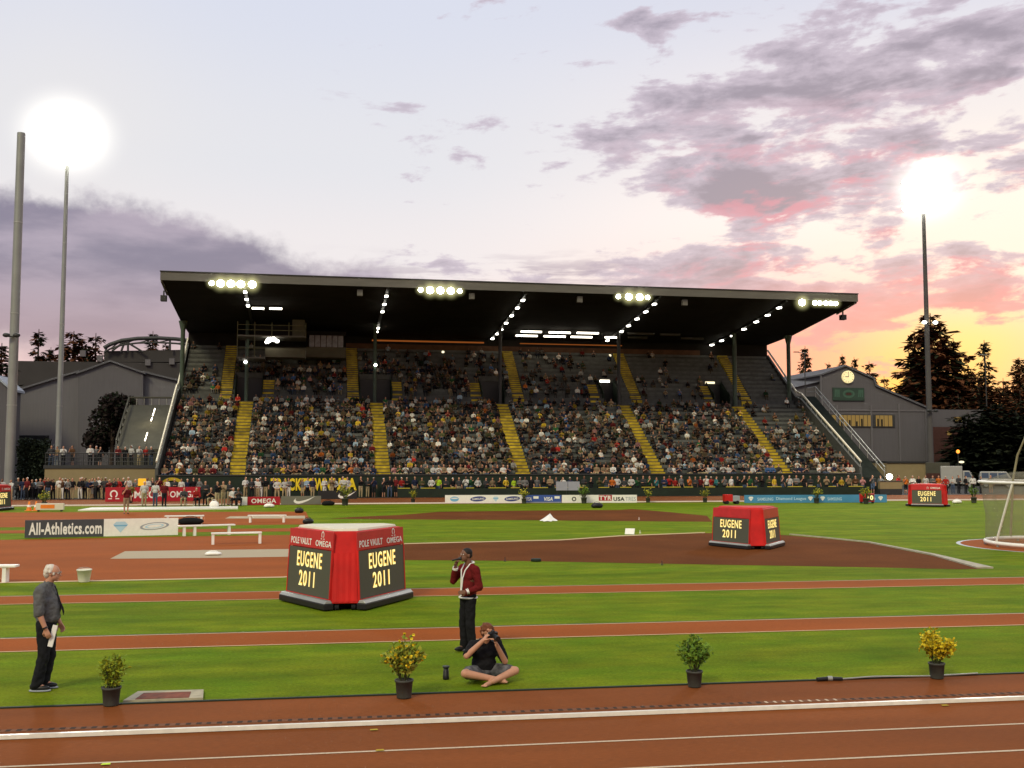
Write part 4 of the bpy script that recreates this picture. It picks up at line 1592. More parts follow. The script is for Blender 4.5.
TR = [(0.015, 0.016, 0.02), (0.04, 0.055, 0.09), (0.26, 0.21, 0.13), (0.1, 0.1, 0.1)]
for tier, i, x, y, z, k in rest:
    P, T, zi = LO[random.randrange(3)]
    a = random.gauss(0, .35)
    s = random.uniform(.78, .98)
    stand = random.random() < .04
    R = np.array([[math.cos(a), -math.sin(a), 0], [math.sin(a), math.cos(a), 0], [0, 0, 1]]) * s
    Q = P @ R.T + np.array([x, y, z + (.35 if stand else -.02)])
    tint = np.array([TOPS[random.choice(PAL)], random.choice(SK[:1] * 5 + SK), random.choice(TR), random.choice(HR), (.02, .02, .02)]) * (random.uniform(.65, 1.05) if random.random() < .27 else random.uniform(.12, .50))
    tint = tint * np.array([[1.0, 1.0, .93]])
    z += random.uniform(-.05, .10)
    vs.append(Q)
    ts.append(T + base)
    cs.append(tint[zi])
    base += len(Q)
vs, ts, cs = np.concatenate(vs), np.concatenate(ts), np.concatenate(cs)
me = bpy.data.meshes.new('crowd')
CO = np.array([16, 94, 0.0])
me.from_pydata((vs - CO).tolist(), [], ts.tolist())
at = me.color_attributes.new('tint', 'FLOAT_COLOR', 'POINT')
at.data.foreach_set('color', np.concatenate([cs, np.ones((len(cs), 1))], axis=1).astype(np.float32).ravel())
me.materials.append(cloth_from('attr'))
me.polygons.foreach_set('use_smooth', [True] * len(me.polygons))
o = bpy.data.objects.new('crowd', me)
o.location = CO.tolist()
o.rotation_euler = (0, 0, SROT)
COL.objects.link(o)
tag(o, 'packed crowd of seated spectators filling the grandstand rows', None, None, 'stuff')

AY, AX = AY_field, AX_field
# ------------------------------------------------------------------ people standing along the far straight and on the field
def stand_at(px, py, top, tr, pose, label, group=None, face=None, z=0.0, hair=None, skin=None, s=1.0, Y=None):
    p = G(px, py, z) if Y is None else AY(px, 460, Y)
    p.z = z
    rz = -PI / 2 + random.uniform(-.7, .7) if face is None else face
    return person(STAND_SRC, pose, p, rz, top, tr, label, group, hair, skin, s)


def line_of(pxs, Y, tops, where, group, trs=None, z=0.0):
    seen = 0
    for k, px in enumerate(pxs):
        seen += 1
        top = tops[k % len(tops)]
        tr = random.choice(['dark', 'dark', 'dark', 'blue', 'khaki']) if trs is None else trs[k % len(trs)]
        pp = AY(px, 460, Y + random.uniform(-.35, .35))
        pp.z = z
        person(STAND_SRC, random.randrange(5), pp, -PI / 2 + random.uniform(-.7, .7), top, tr, 'person in %s top, %s standing %s' % (top, ordinal(seen), where), group, s=random.uniform(.95, 1.06))


random.seed(21)
g1 = 'people standing along the wall of the terrace'
line_of([3, 12], 91.0, ['white', 'white'], 'in the row of two by the edge scoreboard', g1)
line_of([19, 24, 28, 33, 37, 41, 46, 49, 52, 54], 92.0, ['dark grey', 'navy', 'maroon', 'dark grey', 'light blue', 'grey', 'red', 'black', 'maroon', 'black'], 'in the group before the dark hedge', g1)
line_of([60.5, 63, 66, 69, 73, 81, 83, 86, 90, 93, 96, 99, 102], 92.2, ['white', 'brown', 'white', 'grey', 'black', 'black', 'black', 'dark grey', 'navy', 'light blue', 'dark grey', 'white', 'black'], 'in the line before the beige wall', g1, ['khaki', 'white', 'dark', 'dark'])
g2 = 'people standing behind the red boards'
line_of([106, 110, 115, 119, 124, 129, 136, 141, 148, 153, 160, 168, 175, 182, 188, 194, 200], 91.0, ['dark grey', 'maroon', 'dark grey', 'red', 'black', 'white', 'grey', 'black', 'white', 'dark grey', 'maroon', 'white', 'dark grey', 'white', 'navy', 'black', 'grey'], 'behind the red boards', g2)
g3 = 'people standing before the big yellow letters'
line_of([246, 252, 257, 261, 266, 274, 285, 289, 303, 308, 313, 325, 332, 335.5, 343, 347.5], 91.4, ['white', 'dark grey', 'white', 'dark grey', 'black', 'navy', 'white', 'grey', 'grey', 'light blue', 'navy', 'white', 'tan', 'white', 'white', 'white'], 'along the wall with yellow letters', g3, ['khaki', 'dark', 'khaki', 'white'])
g4 = 'people standing at the dark wall before the white boards'
line_of([361, 368, 374, 384, 390, 396, 402, 407, 415, 422], 92.8, ['black', 'dark grey', 'navy', 'dark grey', 'black', 'maroon', 'red', 'black', 'navy', 'olive'], 'between the yellow letters and the white boards', g4)
line_of([431.5, 438.5, 446, 453, 459, 466, 471, 478, 486, 492.5, 500, 506, 514, 520, 525], 92.8, ['white', 'neon yellow', 'dark grey', 'black', 'dark grey', 'white', 'green', 'white', 'dark grey', 'tan', 'black', 'yellow', 'neon yellow', 'grey', 'grey'], 'behind the white boards with blue ovals', g4)
line_of([531, 537, 544, 550, 556, 563, 570, 577, 584, 591], 92.8, ['black', 'grey', 'black', 'tan', 'dark grey', 'white', 'navy', 'black', 'dark grey', 'black'], 'behind the blue and white boards', g4)
line_of([599, 606, 612, 617, 624, 631, 637, 643, 649, 656], 92.8, ['olive', 'dark grey', 'orange', 'white', 'dark grey', 'white', 'green', 'dark grey', 'green', 'teal'], 'behind the board with red and black lettering', g4)
g5 = 'people standing at the dark wall behind the field scoreboards'
line_of([664, 669, 675, 681, 689, 695, 700, 706, 711, 716, 724, 731, 737], 92.8, ['navy', 'red', 'red', 'grey', 'orange', 'dark grey', 'maroon', 'white', 'red', 'teal', 'grey', 'white', 'black'], 'in the gap before the light blue boards', g5)
line_of([744, 749, 756, 762, 769, 774, 782, 789, 796, 803, 810, 818, 826, 834, 841, 848, 855, 862], 92.8, ['black', 'green', 'dark grey', 'black', 'olive', 'yellow', 'dark grey', 'white', 'grey', 'black', 'dark grey', 'olive', 'tan', 'black', 'yellow', 'tan', 'brown', 'pink'], 'behind the light blue boards', g5)
line_of([872, 880, 898, 905, 912, 918, 925, 932, 938, 945, 952, 958, 965, 972, 980, 990], 94.5, ['dark grey', 'grey', 'red', 'orange', 'white', 'black', 'white', 'grey', 'orange', 'red', 'white', 'dark grey', 'black', 'white', 'black', 'grey'], 'behind the scoreboard facing the field', 'people standing beyond the end of the stand')
# officials and photographers on the field side
g6 = 'officials and photographers near the pole vault'
offs = [(126, 514, 'maroon', 'tan', 3, 'person in maroon top and tan shorts standing on the infield grass', 0),
        (144, 506.5, 'white', 'khaki', 0, 'person in white top and khaki trousers beside a yellow panel', 3),
        (155, 506.5, 'white', 'blue', 0, 'person in white top and blue jeans before the red boards', 1),
        (164, 507, 'maroon', 'dark', 0, 'person in maroon top and dark trousers between the two red boards', 0),
        (205, 505.5, 'dark grey', 'dark', 1, 'person in dark grey top standing next to the second red board', 0),
        (217, 506.5, 'black', 'khaki', 4, 'person in black vest and khaki trousers aiming a camera', 2),
        (223, 506, 'tan', 'khaki', 4, 'person in tan top and khaki trousers beside the black-vested photographer', 1),
        (229, 505, 'dark grey', 'tan', 1, 'person in dark grey top by the white equipment', 0),
        (277, 500.5, 'white', 'khaki', 2, 'person in white top and khaki trousers behind the silver board', 1),
        (258, 500, 'white', 'tan', 1, 'person in white top and tan trousers behind the red and white board', 4)]
for px, py, top, tr, pose, lab, hair in offs:
    stand_at(px, py, top, tr, pose, lab, g6, hair=hair)
k = 0
for px, py, top in [(196, 506, 'red'), (211, 506, 'black'), (233, 506, 'white'), (184, 506, 'dark grey'), (238, 506, 'dark grey')]:
    p = G(px, py)
    k += 1
    person(SEAT_SRC, k % 3, (p.x, p.y, 0), -PI / 2 + random.uniform(-.6, .6), top, 'dark' if k % 2 else 'khaki', 'person in %s top, %s of the photographers crouching by the red boards' % (top, ordinal(k)), 'photographers crouching by the red boards')
    st = thing('stool', 'low folding stool under the %s crouching photographer' % ordinal(k), 'stool', (p.x, p.y, 0), 0, 'stools of the photographers')
    sb = MB(st.location)
    sb.box(p.x - .2, p.x + .2, p.y - .16, p.y + .16, .39, .43, M_blackcloth)
    sb.build('seat', st)
    for a in (-1, 1):
        lb = MB(st.location)
        lb.tube([(p.x + .17 * a, p.y - .13, 0), (p.x + .17 * a, p.y + .13, .388)], .014, M_galv, 6)
        lb.tube([(p.x + .17 * a, p.y + .14, 0), (p.x + .17 * a, p.y - .12, .388)], .014, M_galv, 6)
        lb.build('leg', st)
# people on the terrace beside the stand
line_of([51, 57, 63, 72, 90, 96, 100, 118, 125, 131, 139, 146, 151], 97.3, ['dark grey', 'tan', 'white', 'brown', 'white', 'grey', 'black', 'maroon', 'black', 'white', 'white', 'red', 'dark grey'], 'on the terrace behind the railing', 'people on the terrace above the beige wall', z=2.75)

# ------------------------------------------------------------------ scoreboards
def scoreboard(name, label, loc, rz, header, s=1.0, sz=None):
    t = thing(name, label, 'scoreboard', loc, rz, 'red three-sided scoreboards on the infield')
    t.scale = (s, s, sz or s)
    W, C = 2.42, 0.62
    S = W + 2 * C
    ri = S / (2 * math.sqrt(3))
    H0, H1, IN = 0.16, 1.80, 0.09

    def ring(off, z):
        k = (ri + off) / ri
        out = []
        for a in (-90, 30, 150):
            a = math.radians(a)
            v = V((math.cos(a), math.sin(a), 0)) * (S / math.sqrt(3) * k)
            for sgn in (-1, 1):
                b = a + sgn * math.radians(150)
                out.append(v + V((math.cos(b), math.sin(b), 0)) * C + V((0, 0, z)))
        return [out[1], out[0], out[3], out[2], out[5], out[4]]
    r0, r1 = ring(0, H0), ring(-IN, H1)
    # order the six corners anticlockwise
    r0.sort(key=lambda p: math.atan2(p.y, p.x))
    r1.sort(key=lambda p: math.atan2(p.y, p.x))
    mb = MB()
    mb.hexa(r0, r1, M_red)
    mb.build('body', t, 0.015)
    mb = MB()
    c0 = [p * 0.80 + V((0, 0, .03 - p.z * .8)) for p in r0]
    mb.hexa(c0, [p * .9 + V((0, 0, H0 - .002 - p.z * .9)) for p in r0], M_black)
    mb.build('undercarriage', t)
    mb = MB()
    mb.hexa([V((p.x * .93, p.y * .93, H1 + .002)) for p in r1], [V((p.x * .90, p.y * .90, H1 + .06)) for p in r1], M_cream if header == 'full' else M_red)
    mb.build('top_cover', t, 0.01)
    for a in (-30, 90, 210):
        q = math.radians(a)
        n = V((math.cos(q), math.sin(q), 0))
        right = V((-math.sin(q), math.cos(q), 0))
        org = n * (ri + .004) + V((0, 0, H0))
        up = (-n * IN + V((0, 0, H1 - H0)))
        Mf = frame(org, right, up)
        L = up.length
        hz = L * .735
        sc = MB()
        sc.box(-W / 2 + .04, W / 2 - .10, -.035, .002, .09, hz - .02, M_screen, Mf)
        scr = sc.build('screen', t)
        fr = MB()
        for x0, x1, z0, z1 in ((-W / 2 + .005, -W / 2 + .037, .05, hz), (W / 2 - .097, W / 2 - .06, .05, hz), (-W / 2 + .04, W / 2 - .10, .05, .087)):
            fr.box(x0, x1, -.045, .002, z0, z1, M_red, Mf)
        fr.build('screen_frame', t)
        tx = MB()
        w0 = -W / 2 + .52
        for body, x0, x1, z0, z1 in (('EUGENE', w0, w0 + 1.34, hz - .47, hz - .10), ('2011', w0 + .16, w0 + 1.00, hz - .93, hz - .56)):
            put_text(tx, body, x0, x1, z0, z1, M_led, Mf, bold=.026, y=-.038, space=1.16)
            put_text(tx, body, x0, x1, z0, z1, M_ledcore, Mf, bold=.004, y=-.043, space=1.20)
        tx.build('lit_lettering', scr)
        hd = MB()
        hd.box(-W / 2 + .005, W / 2 - .06, -.03, .002, hz + .004, L - .015, M_redhead, Mf)
        hdo = hd.build('header', t)
        if header:
            ht = MB()
            if header == 'full':
                put_text(ht, 'POLE VAULT', -W / 2 + .10, -W / 2 + 1.24, hz + .06, hz + .22, M_white, Mf, bold=.02, y=-.034)
                put_text(ht, 'OMEGA', -W / 2 + 1.46, W / 2 - .14, hz + .06, hz + .20, M_white, Mf, bold=.015, y=-.034)
                put_omega(ht, -W / 2 + 1.82, hz + .325, .20, .19, M_white, Mf, y=-.034)
            else:
                put_text(ht, 'OMEGA', 0.25, W / 2 - .20, hz + .10, hz + .25, M_white, Mf, bold=.02, y=-.034)
                put_omega(ht, 0.05, hz + .18, .18, .18, M_white, Mf, y=-.034)
            ht.build('lettering', hdo)
        bb = MB()
        Mb = frame(n * (ri + .10), right, (0, 0, 1))
        bb.box(-W / 2 - .03, W / 2 + .03, -.13, .13, .02, .165, M_black, Mb)
        bb.build('bumper', t, .02)
        bs = MB()
        bs.hexa([(-W / 2 - .02, -.125, .166), (W / 2 + .02, -.125, .166), (W / 2 + .02, .10, .166), (-W / 2 - .02, .10, .166)], [(-W / 2 - .01, -.055, .235), (W / 2 + .01, -.055, .235), (W / 2 + .01, .06, .235), (-W / 2 - .01, .06, .235)], M_galv, Mb)
        bs.build('bumper_cap', t, .01)
    for a in (-90, 30, 150):
        q = math.radians(a)
        n = V((math.cos(q), math.sin(q), 0))
        right = V((-math.sin(q), math.cos(q), 0))
        dist = S / math.sqrt(3) - C * .866
        up = (-n * IN * 2 * .75 + V((0, 0, H1 - H0)))
        Mf = frame(n * (dist + .002) + V((0, 0, H0)), right, up)
        cv = MB()
        n_ = 4
        wob = [random.uniform(.3, 1.3) for _ in range(9)]
        vs, fs = [], []
        for z in (.04, up.length * .70):
            for k in range(n_ * 2 + 1):
                vs.append((-C * .46 + C * .92 * k / (n_ * 2), -.006 - .016 * wob[k] if k % 2 else -.006, z))
        m_ = n_ * 2 + 1
        for k in range(m_ - 1):
            fs.append((k, k + 1, m_ + k + 1, m_ + k))
        cv.add(vs, fs, M_red, Mf)
        cv.build('folded_cover', t) if header else None
        for sx in (-.2, .2):
            wl = MB()
            wl.tube([n * (dist - .10) + right * (sx - .05) + V((0, 0, .075)), n * (dist - .10) + right * (sx + .05) + V((0, 0, .075))], .073, M_tyre, 12)
            wl.build('wheel', t)
    return t


scoreboard('scoreboard', 'big red scoreboard lettered for pole vault, closest to the singer', (-0.06, 24.85, 0.004), math.radians(-1), 'full', .91, .95)
scoreboard('scoreboard', 'red scoreboard showing two lit faces on the brown area', (15.08, 38.2, 0.006), math.radians(-8), None, .86, .82)
scoreboard('scoreboard', 'distant red scoreboard facing the camera with one lit screen, near the cage', G(928, 506.3) + V((0, 0, .004)), math.radians(27), 'part', .86)
scoreboard('scoreboard', 'red scoreboard cut off by the frame edge near the terrace', G(-12, 510.5) + V((0, 0, .006)), math.radians(16), 'part', .9)


# ------------------------------------------------------------------ advertising boards
def ad_board(label, a, b, h, base, draw, parts=None, group='advertising boards beside the far straight', feet=True):
    a, b = V(a), V(b)
    t = thing('advertising_board', label, 'advertising board', (a + b) / 2, 0, group)
    d = (b - a)
    L = d.length
    Mf = frame(a, d, (0, 0, 1))
    off = t.location
    mb = MB(off)
    if parts is None:
        parts = [(0, L, base)]
    for x0, x1, mt in parts:
        pm = MB(off)
        pm.box(x0, x1 - .004, 0, .06, .02, h, mt, Mf)
        po = pm.build('panel', t)
    lt = MB(off)
    draw(lt, L, h, Mf)
    if lt.v:
        lt.build('lettering', t)
    for u in (.08, .5, .92):
        f = MB(off)
        f.hexa([(L * u - .03, .062, 0), (L * u + .03, .062, 0), (L * u + .03, .40, 0), (L * u - .03, .40, 0)], [(L * u - .03, .062, h * .8), (L * u + .03, .062, h * .8), (L * u + .03, .09, h * .8), (L * u - .03, .09, h * .8)], M_galv, Mf)
        f.build('support', t)
    return t


def gl(px0, py0, px1, py1):
    return G(px0, py0), G(px1, py1)


a, b = gl(24.5, 538.4, 178, 535.4)
Lb = (b - a).length


def d_all(mb, L, h, M):
    k = L * .505
    put_text(mb, 'All-Athletics.com', L * .025, k - L * .012, h * .17, h * .86, M_white, M, bold=.030, y=-.006)
    put_diamond(mb, L * .615, h * .53, L * .098, h * .62, M_ltblue2, M_ltblue, M, y=-.004)
    for rr, mt, yy in ((1.0, M_logogrey, -.004), (.82, M_white, -.0055), (.66, M_ltblue2, -.007), (.50, M_white, -.0085)):
        put_ellipse(mb, L * .84, h * .56, L * .098 * rr, h * .21 * rr ** 1.3, mt, M, yy, rot=.09)


ad_board('long dark and white board with white web address lettering and blue diamond', a, b, .76, M_char, d_all, [(0, Lb * .505, M_char), (Lb * .505, Lb, M_white)], None)


def d_omega(mb, L, h, M):
    put_omega(mb, L * .14, h * .5, h * .72, h * .62, M_white, M)
    put_text(mb, 'OMEGA', L * .32, L * .96, h * .24, h * .76, M_white, M, bold=.02)


a, b = gl(105, 502, 166, 501.6)
ad_board('red board with white ring symbol and lettering, first of the red boards', a, b, 1.15, M_redb, d_omega)
a, b = gl(166.5, 501.6, 200, 501.2)
ad_board('short red board with white lettering, beside the first red board', a, b, 1.15, M_redb, lambda mb, L, h, M: put_text(mb, 'OMEGA', L * .10, L * .90, h * .28, h * .72, M_white, M, bold=.02))
a, b = gl(241, 505.5, 280, 505)
ad_board('low red and white board lettered in white before the yellow letters', a, b, .62, M_redb, lambda mb, L, h, M: put_text(mb, 'OMEGA', L * .26, L * .90, h * .25, h * .78, M_white, M, bold=.02), [(0, (b - a).length * .16, M_white), ((b - a).length * .16, (b - a).length, M_redb)])
a, b = gl(281, 505, 321, 504.5)
ad_board('shiny silver board with a white curved tick mark', a, b, .64, M_silver, lambda mb, L, h, M: put_swoosh(mb, L * .30, L * .86, h * .12, h * 1.0, M_white, M, y=-.006))
a, b = gl(318, 499.4, 357, 499)
ad_board('black board with a white curved tick mark behind the silver one', a, b, .72, M_black2, lambda mb, L, h, M: put_swoosh(mb, L * .50, L * .98, h * .08, h * .95, M_white, M, y=-.006))


def d_oval(mb, L, h, M):
    put_ellipse(mb, L * .12, h * .53, L * .055, h * .30, M_ltblue, M)
    put_ellipse(mb, L * .12, h * .62, L * .045, h * .07, M_white, M, y=-.006)
    for cx in (.42, .855):
        put_ellipse(mb, L * cx, h * .54, L * .10, h * .30, M_navy, M, rot=.07)
        put_text(mb, 'SAMSUNG', L * (cx - .078), L * (cx + .078), h * .42, h * .66, M_white, M, bold=.02, y=-.0065, rot=.05)
    put_diamond(mb, L * .645, h * .5, L * .075, h * .6, M_ltblue2, M_ltblue, M)


a, b = gl(445, 503.6, 523.5, 503.3)
ad_board('long white board with two dark blue ovals and a light blue diamond', a, b, .64, M_white, d_oval)


def d_visa(mb, L, h, M):
    for cx in (.30, .88):
        put_shape(mb, [(L * (cx - .07), h * .55), (L * (cx + .07), h * .55), (L * (cx + .07), h * .85), (L * (cx - .07), h * .85)], M_white, M)
    put_text(mb, 'VISA', L * .52, L * .76, h * .28, h * .75, M_white, M, bold=.03, shear=.2)
    put_text(mb, 'VISA', L * .02, L * .18, h * .28, h * .75, M_white, M, bold=.03, shear=.2)
    put_shape(mb, [(0.02, .03), (L - .02, .03), (L - .02, h * .16), (.02, h * .16)], M_logogrey, M)


a, b = gl(525, 503.2, 561.5, 503.1)
ad_board('royal blue board with white payment card lettering', a, b, .62, M_visablue, d_visa)


def d_usa(mb, L, h, M):
    put_ring(mb, L * .16, h * .50, h * .16, h * .16, h * .28, h * .28, M_black2, M, y=-.005)
    put_shape(mb, [(L * .49, h * .28), (L * .665, h * .28), (L * .665, h * .98), (L * .49, h * .98)], M_redb, M)
    put_text(mb, 'TYR', L * .495, L * .66, h * .36, h * .90, M_white, M, bold=.03, y=-.007)
    put_text(mb, 'USA', L * .685, L * .835, h * .24, h * .74, M_black2, M, bold=.035)
    put_text(mb, 'TRES', L * .845, L * .985, h * .24, h * .74, M_logogrey, M, bold=.0)


a, b = gl(562, 503.1, 637, 502.9)
ad_board('white board with a red patch and large black lettering', a, b, .62, M_white, d_usa)


def d_blue(mb, L, h, M):
    for cx in (.045, .46, .545, .955):
        put_diamond(mb, L * cx, h * .52, L * .036, h * .55, M_white, M_ltblue2, M)
    put_text(mb, 'SAMSUNG', L * .09, L * .20, h * .30, h * .68, M_ltblue2, M, bold=.02)
    put_text(mb, 'Diamond League', L * .22, L * .43, h * .26, h * .74, M_ltblue2, M, bold=.015)
    put_text(mb, 'SAMSUNG', L * .58, L * .68, h * .30, h * .68, M_ltblue2, M, bold=.02)
    put_text(mb, 'League', L * .82, L * .92, h * .26, h * .74, M_ltblue2, M, bold=.015)


a, b = gl(744.5, 503.2, 887, 502.6)
ad_board('very long light blue board with white diamonds and pale lettering', a, b, .62, M_blue, d_blue)
# timing display before the blue boards
p = G(867, 503.4)
t = thing('timing_display', 'small red timing display with glowing yellow digits at the blue boards', 'display', p)
mb = MB(p)
mb.box(p.x - .55, p.x + .55, p.y - .15, p.y + .15, .12, .75, M_red)
mb.build('case', t, .03)
mb = MB(p)
mb.box(p.x - .10, p.x + .5, p.y - .158, p.y - .153, .20, .68, M_char)
so = mb.build('screen', t)
mb = MB(p)
Mf = frame((p.x, p.y - .16, 0), (1, 0, 0), (0, 0, 1))
put_text(mb, '10', -.04, .44, .26, .62, M_ledcore, Mf, bold=.04)
mb.build('digits', so)
mb = MB(p)
mb.box(p.x - .50, p.x - .42, p.y - .12, p.y + .12, 0, .12, M_black)
mb.box(p.x + .42, p.x + .50, p.y - .12, p.y + .12, 0, .12, M_black)
mb.build('foot', t)

# barrier with a yellow top rope before the standing people
p0, p1 = AX(398, 91.9), AX(868, 91.9)
t = thing('barrier', 'low dark barrier with a yellow top rail along the far straight', 'barrier', ((p0 + p1) / 2, 91.9, 0))
mb = MB(t.location)
mb.box(p0, p1, 91.88, 91.92, .05, .80, M_darkgreen)
mb.build('panel', t)
for k in range(22):
    a = p0 + (p1 - p0) * k / 22
    mb = MB(t.location)
    mb.box(a, a + (p1 - p0) / 22 * random.uniform(.35, .85), 91.86, 91.94, .805, .87, M_yrail)
    mb.build('rail', t)
for k in range(12):
    x = p0 + (p1 - p0) * k / 11
    mb = MB(t.location)
    mb.box(x - .03, x + .03, 91.93, 91.99, 0, .80, M_dark)
    mb.build('post', t)
# small white notice frames on the wall
for lab, px0, px1, z0, z1 in (('first pale blank notice panel on legs behind the white boards', 556, 567.5, .62, 1.4), ('second pale blank notice panel on legs behind the white boards', 568, 579.5, .62, 1.4)):
    x0, x1 = AX(px0, 90.6), AX(px1, 90.6)
    t = thing('notice_panel', lab, 'notice panel', ((x0 + x1) / 2, 90.6, 0), 0, 'pale notice panels')
    mb = MB(t.location)
    mb.box(x0, x1, 90.58, 90.62, z0, z1, M_logogrey)
    mb.build('panel', t)
    for x in (x0 + .1, x1 - .1):
        l = MB(t.location)
        l.tube([(x, 90.65, 0), (x, 90.65, z1)], .02, M_dark, 6)
        l.build('leg', t)
# low pale wall at the stair foot beyond the stand
x0, x1 = AX(879, 93), AX(901, 93)
t = thing('low_wall', 'low beige wall with dark cap at the foot of the outside stair', 'wall', ((x0 + x1) / 2, 93, 0))
mb = MB(t.location)
mb.box(x0, x1, 92.9, 93.3, 0.55, 1.25, M_beige)
mb.box(x0, x1, 92.92, 93.28, 0, .55, M_dark)
mb.build('wall', t)
mb = MB(t.location)
mb.box(x0 - .05, x1 + .05, 92.85, 93.35, 1.253, 1.32, M_dark)
mb.build('cap', t)
p = AY(889, 479.5, 93.1)
t = thing('work_lamp', 'bright round work lamp on the low wall past the stand end', 'lamp', (p.x, 93.1, 1.32))
mb = MB(t.location)
mb.ell((p.x, 93.0, 1.70), (.30, .2, .26), M_flood, 12)
mb.build('bulb', t)
mb = MB(t.location)
mb.tube([(p.x, 93.1, 1.32), (p.x, 93.1, 1.5)], .03, M_dark, 6)
mb.build('stand', t)


# ------------------------------------------------------------------ benches, bucket, bags, white sheets
def bench(label, pL, pR, h, legs, mat=M_white, thick=.06, depth=.30, grp='white benches by the event aprons'):
    a, b = V(pL), V(pR)
    t = thing('bench', label, 'bench', (a + b) / 2, 0, grp)
    d = b - a
    L = d.length
    M = frame(a, d, (0, 0, 1))
    mb = MB(t.location)
    mb.box(0, L, -depth / 2, depth / 2, h - thick, h, mat, M)
    mb.build('seat', t, .008)
    for u in legs:
        l = MB(t.location)
        x = L * u
        l.hexa([(x - .05, -depth / 2 + .02, 0), (x + .05, -depth / 2 + .02, 0), (x + .05, depth / 2 - .02, 0), (x - .05, depth / 2 - .02, 0)], [(x - .05, -depth / 2 + .03, h - thick - .002), (x + .05, -depth / 2 + .03, h - thick - .002), (x + .05, depth / 2 - .03, h - thick - .002), (x - .05, depth / 2 - .03, h - thick - .002)], mat, M)
        l.build('leg', t)
    return t


bench('white bench with two legs standing on the red apron before the sand strip', *gl(211, 544.6, 261.5, 543.4), .46, [.035, .965])
bench('white bench cut off by the picture edge near the white bucket', *gl(-22, 582.6, 17, 582.2), .47, [.12, .70])
bench('white bench on the cream strip nearest the dark bag', *gl(248, 522.6, 286, 522.4), .40, [.06, .94])
bench('long white bench behind the white end of the web address board', *gl(177, 536.2, 234.5, 534.4), .46, [.12, .30, .9], M_white)
bench('short white bench standing over a black bag', *gl(164.5, 524.2, 204, 523.6), .44, [.08, .93], M_white)
p = G(84, 582)
t = thing('bucket', 'white plastic bucket at the grass edge of the red apron', 'bucket', p)
mb = MB(p)
mb.lathe([(0.001, .005), (.19, .005), (.20, .02), (.265, .33), (.275, .33), (.275, .36), (.255, .36), (.25, .33), (.18, .03), (.001, .03)], M_bucket, 20, tuple(p))
mb.build('pail', t)
mb = MB(p)
mb.tube([(p.x + .27 * math.cos(a), p.y - .02, .33 + .09 * math.sin(a)) for a in [PI * k / 10 for k in range(11)]], .007, M_galv, 6)
mb.build('handle', t)
t.scale = (.72, .72, .95)


def bag(label, p, sx, sy, sz, mat, name='bag', cat='bag'):
    f = Fig()
    f.ell((0, 0, sz * .42), (sx * .5, sy * .5, sz * .45)).ell((sx * .18, 0, sz * .38), (sx * .36, sy * .45, sz * .42)).ell((-sx * .2, .02, sz * .30), (sx * .32, sy * .48, sz * .32))
    t = thing(name, label, cat, p)
    obj('bag_body', f.mesh('bag_body', max(.02, sx * .03), 3), t, mat)
    h = MB()
    h.tube([(sx * .28 * math.cos(a), 0, sz * .70 + sz * .32 * math.sin(a)) for a in [PI * k / 8 for k in range(9)]], .015, mat, 6)
    h.build('handle', t)
    return t


bag('black bag lying under the short white bench', G(190, 524.5), 1.3, .5, .42, M_blackcloth)
bag('dark bag beside the cream strip end, closest to the scoreboard top', G(308, 524), .55, .4, .35, M_black)
bag('dark bag on the red apron corner beyond the white bench', G(299, 513), .55, .4, .38, M_black)
bag('dark bag at the white kerb before the black board', G(328, 505.6), .9, .5, .42, M_blackcloth)
bag('white kit bag on grass next to the red and white board', G(269, 507.6), .7, .5, .32, M_white)
bag('white sheet bundle lying on the cream sand strip', G(213, 555.4), .55, .4, .16, M_white, 'sheet_bundle', 'bundle')
bag('dark camera bag on grass in front of the red-patch board', G(597, 508), .8, .45, .42, M_black)
bag('second white kit bag by the kerb past the light blue boards', G(957, 503.5), .7, .5, .34, M_white)
bag('white box bag near the crouching photographers', G(214, 507.6), .6, .4, .55, M_white)
p = G(141.5, 505.5)
t = thing('judge_sign', 'square yellow-orange panel on a thin stand beside the white-topped official', 'sign', p)
mb = MB(p)
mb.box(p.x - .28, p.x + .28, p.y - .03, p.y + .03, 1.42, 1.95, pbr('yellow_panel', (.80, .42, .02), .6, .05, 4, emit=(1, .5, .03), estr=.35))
mb.build('panel', t, .03)
mb = MB(p)
mb.tube([p, p + V((0, 0, 1.415))], .025, M_galv, 6)
mb.box(p.x - .25, p.x + .25, p.y - .2, p.y + .2, .004, .04, M_galv)
mb.build('stand', t)
# white sheet pyramid and leaning board
p = G(549, 521.2)
t = thing('covered_marker', 'white sheet draped into a small pyramid on grass', 'marker', p)
mb = MB(p)
n = 14
vs = [(p.x + .06, p.y, .42)]
for k in range(n):
    a = 2 * PI * k / n
    r = .30 + .10 * math.sin(3 * a + 1) + .04 * math.sin(7 * a)
    vs.append((p.x + r * math.cos(a) * .6, p.y + r * math.sin(a) * .6, .20 + .03 * math.sin(5 * a)))
for k in range(n):
    a = 2 * PI * k / n
    r = .52 + .14 * math.sin(3 * a + 1)
    vs.append((p.x - .05 + r * math.cos(a) * .85, p.y + r * math.sin(a) * .8, .006 + .02 * (1 + math.sin(6 * a))))
fs = [(0, 1 + k, 1 + (k + 1) % n) for k in range(n)] + [(1 + k, 1 + n + k, 1 + n + (k + 1) % n, 1 + (k + 1) % n) for k in range(n)]
mb.add(vs, fs, M_white, None, True)
mb.build('draped_sheet', t)
p = G(629.5, 534.5)
t = thing('distance_board', 'small white board leaning back on grass above the brown area', 'board', p)
mb = MB(p)
M = Matrix.Translation(p) @ Matrix.Rotation(math.radians(-25), 4, 'Z') @ Matrix.Rotation(math.radians(-38), 4, 'X')
mb.box(-.28, .28, -.02, .02, .01, .42, M_white, M)
mb.build('panel', t)
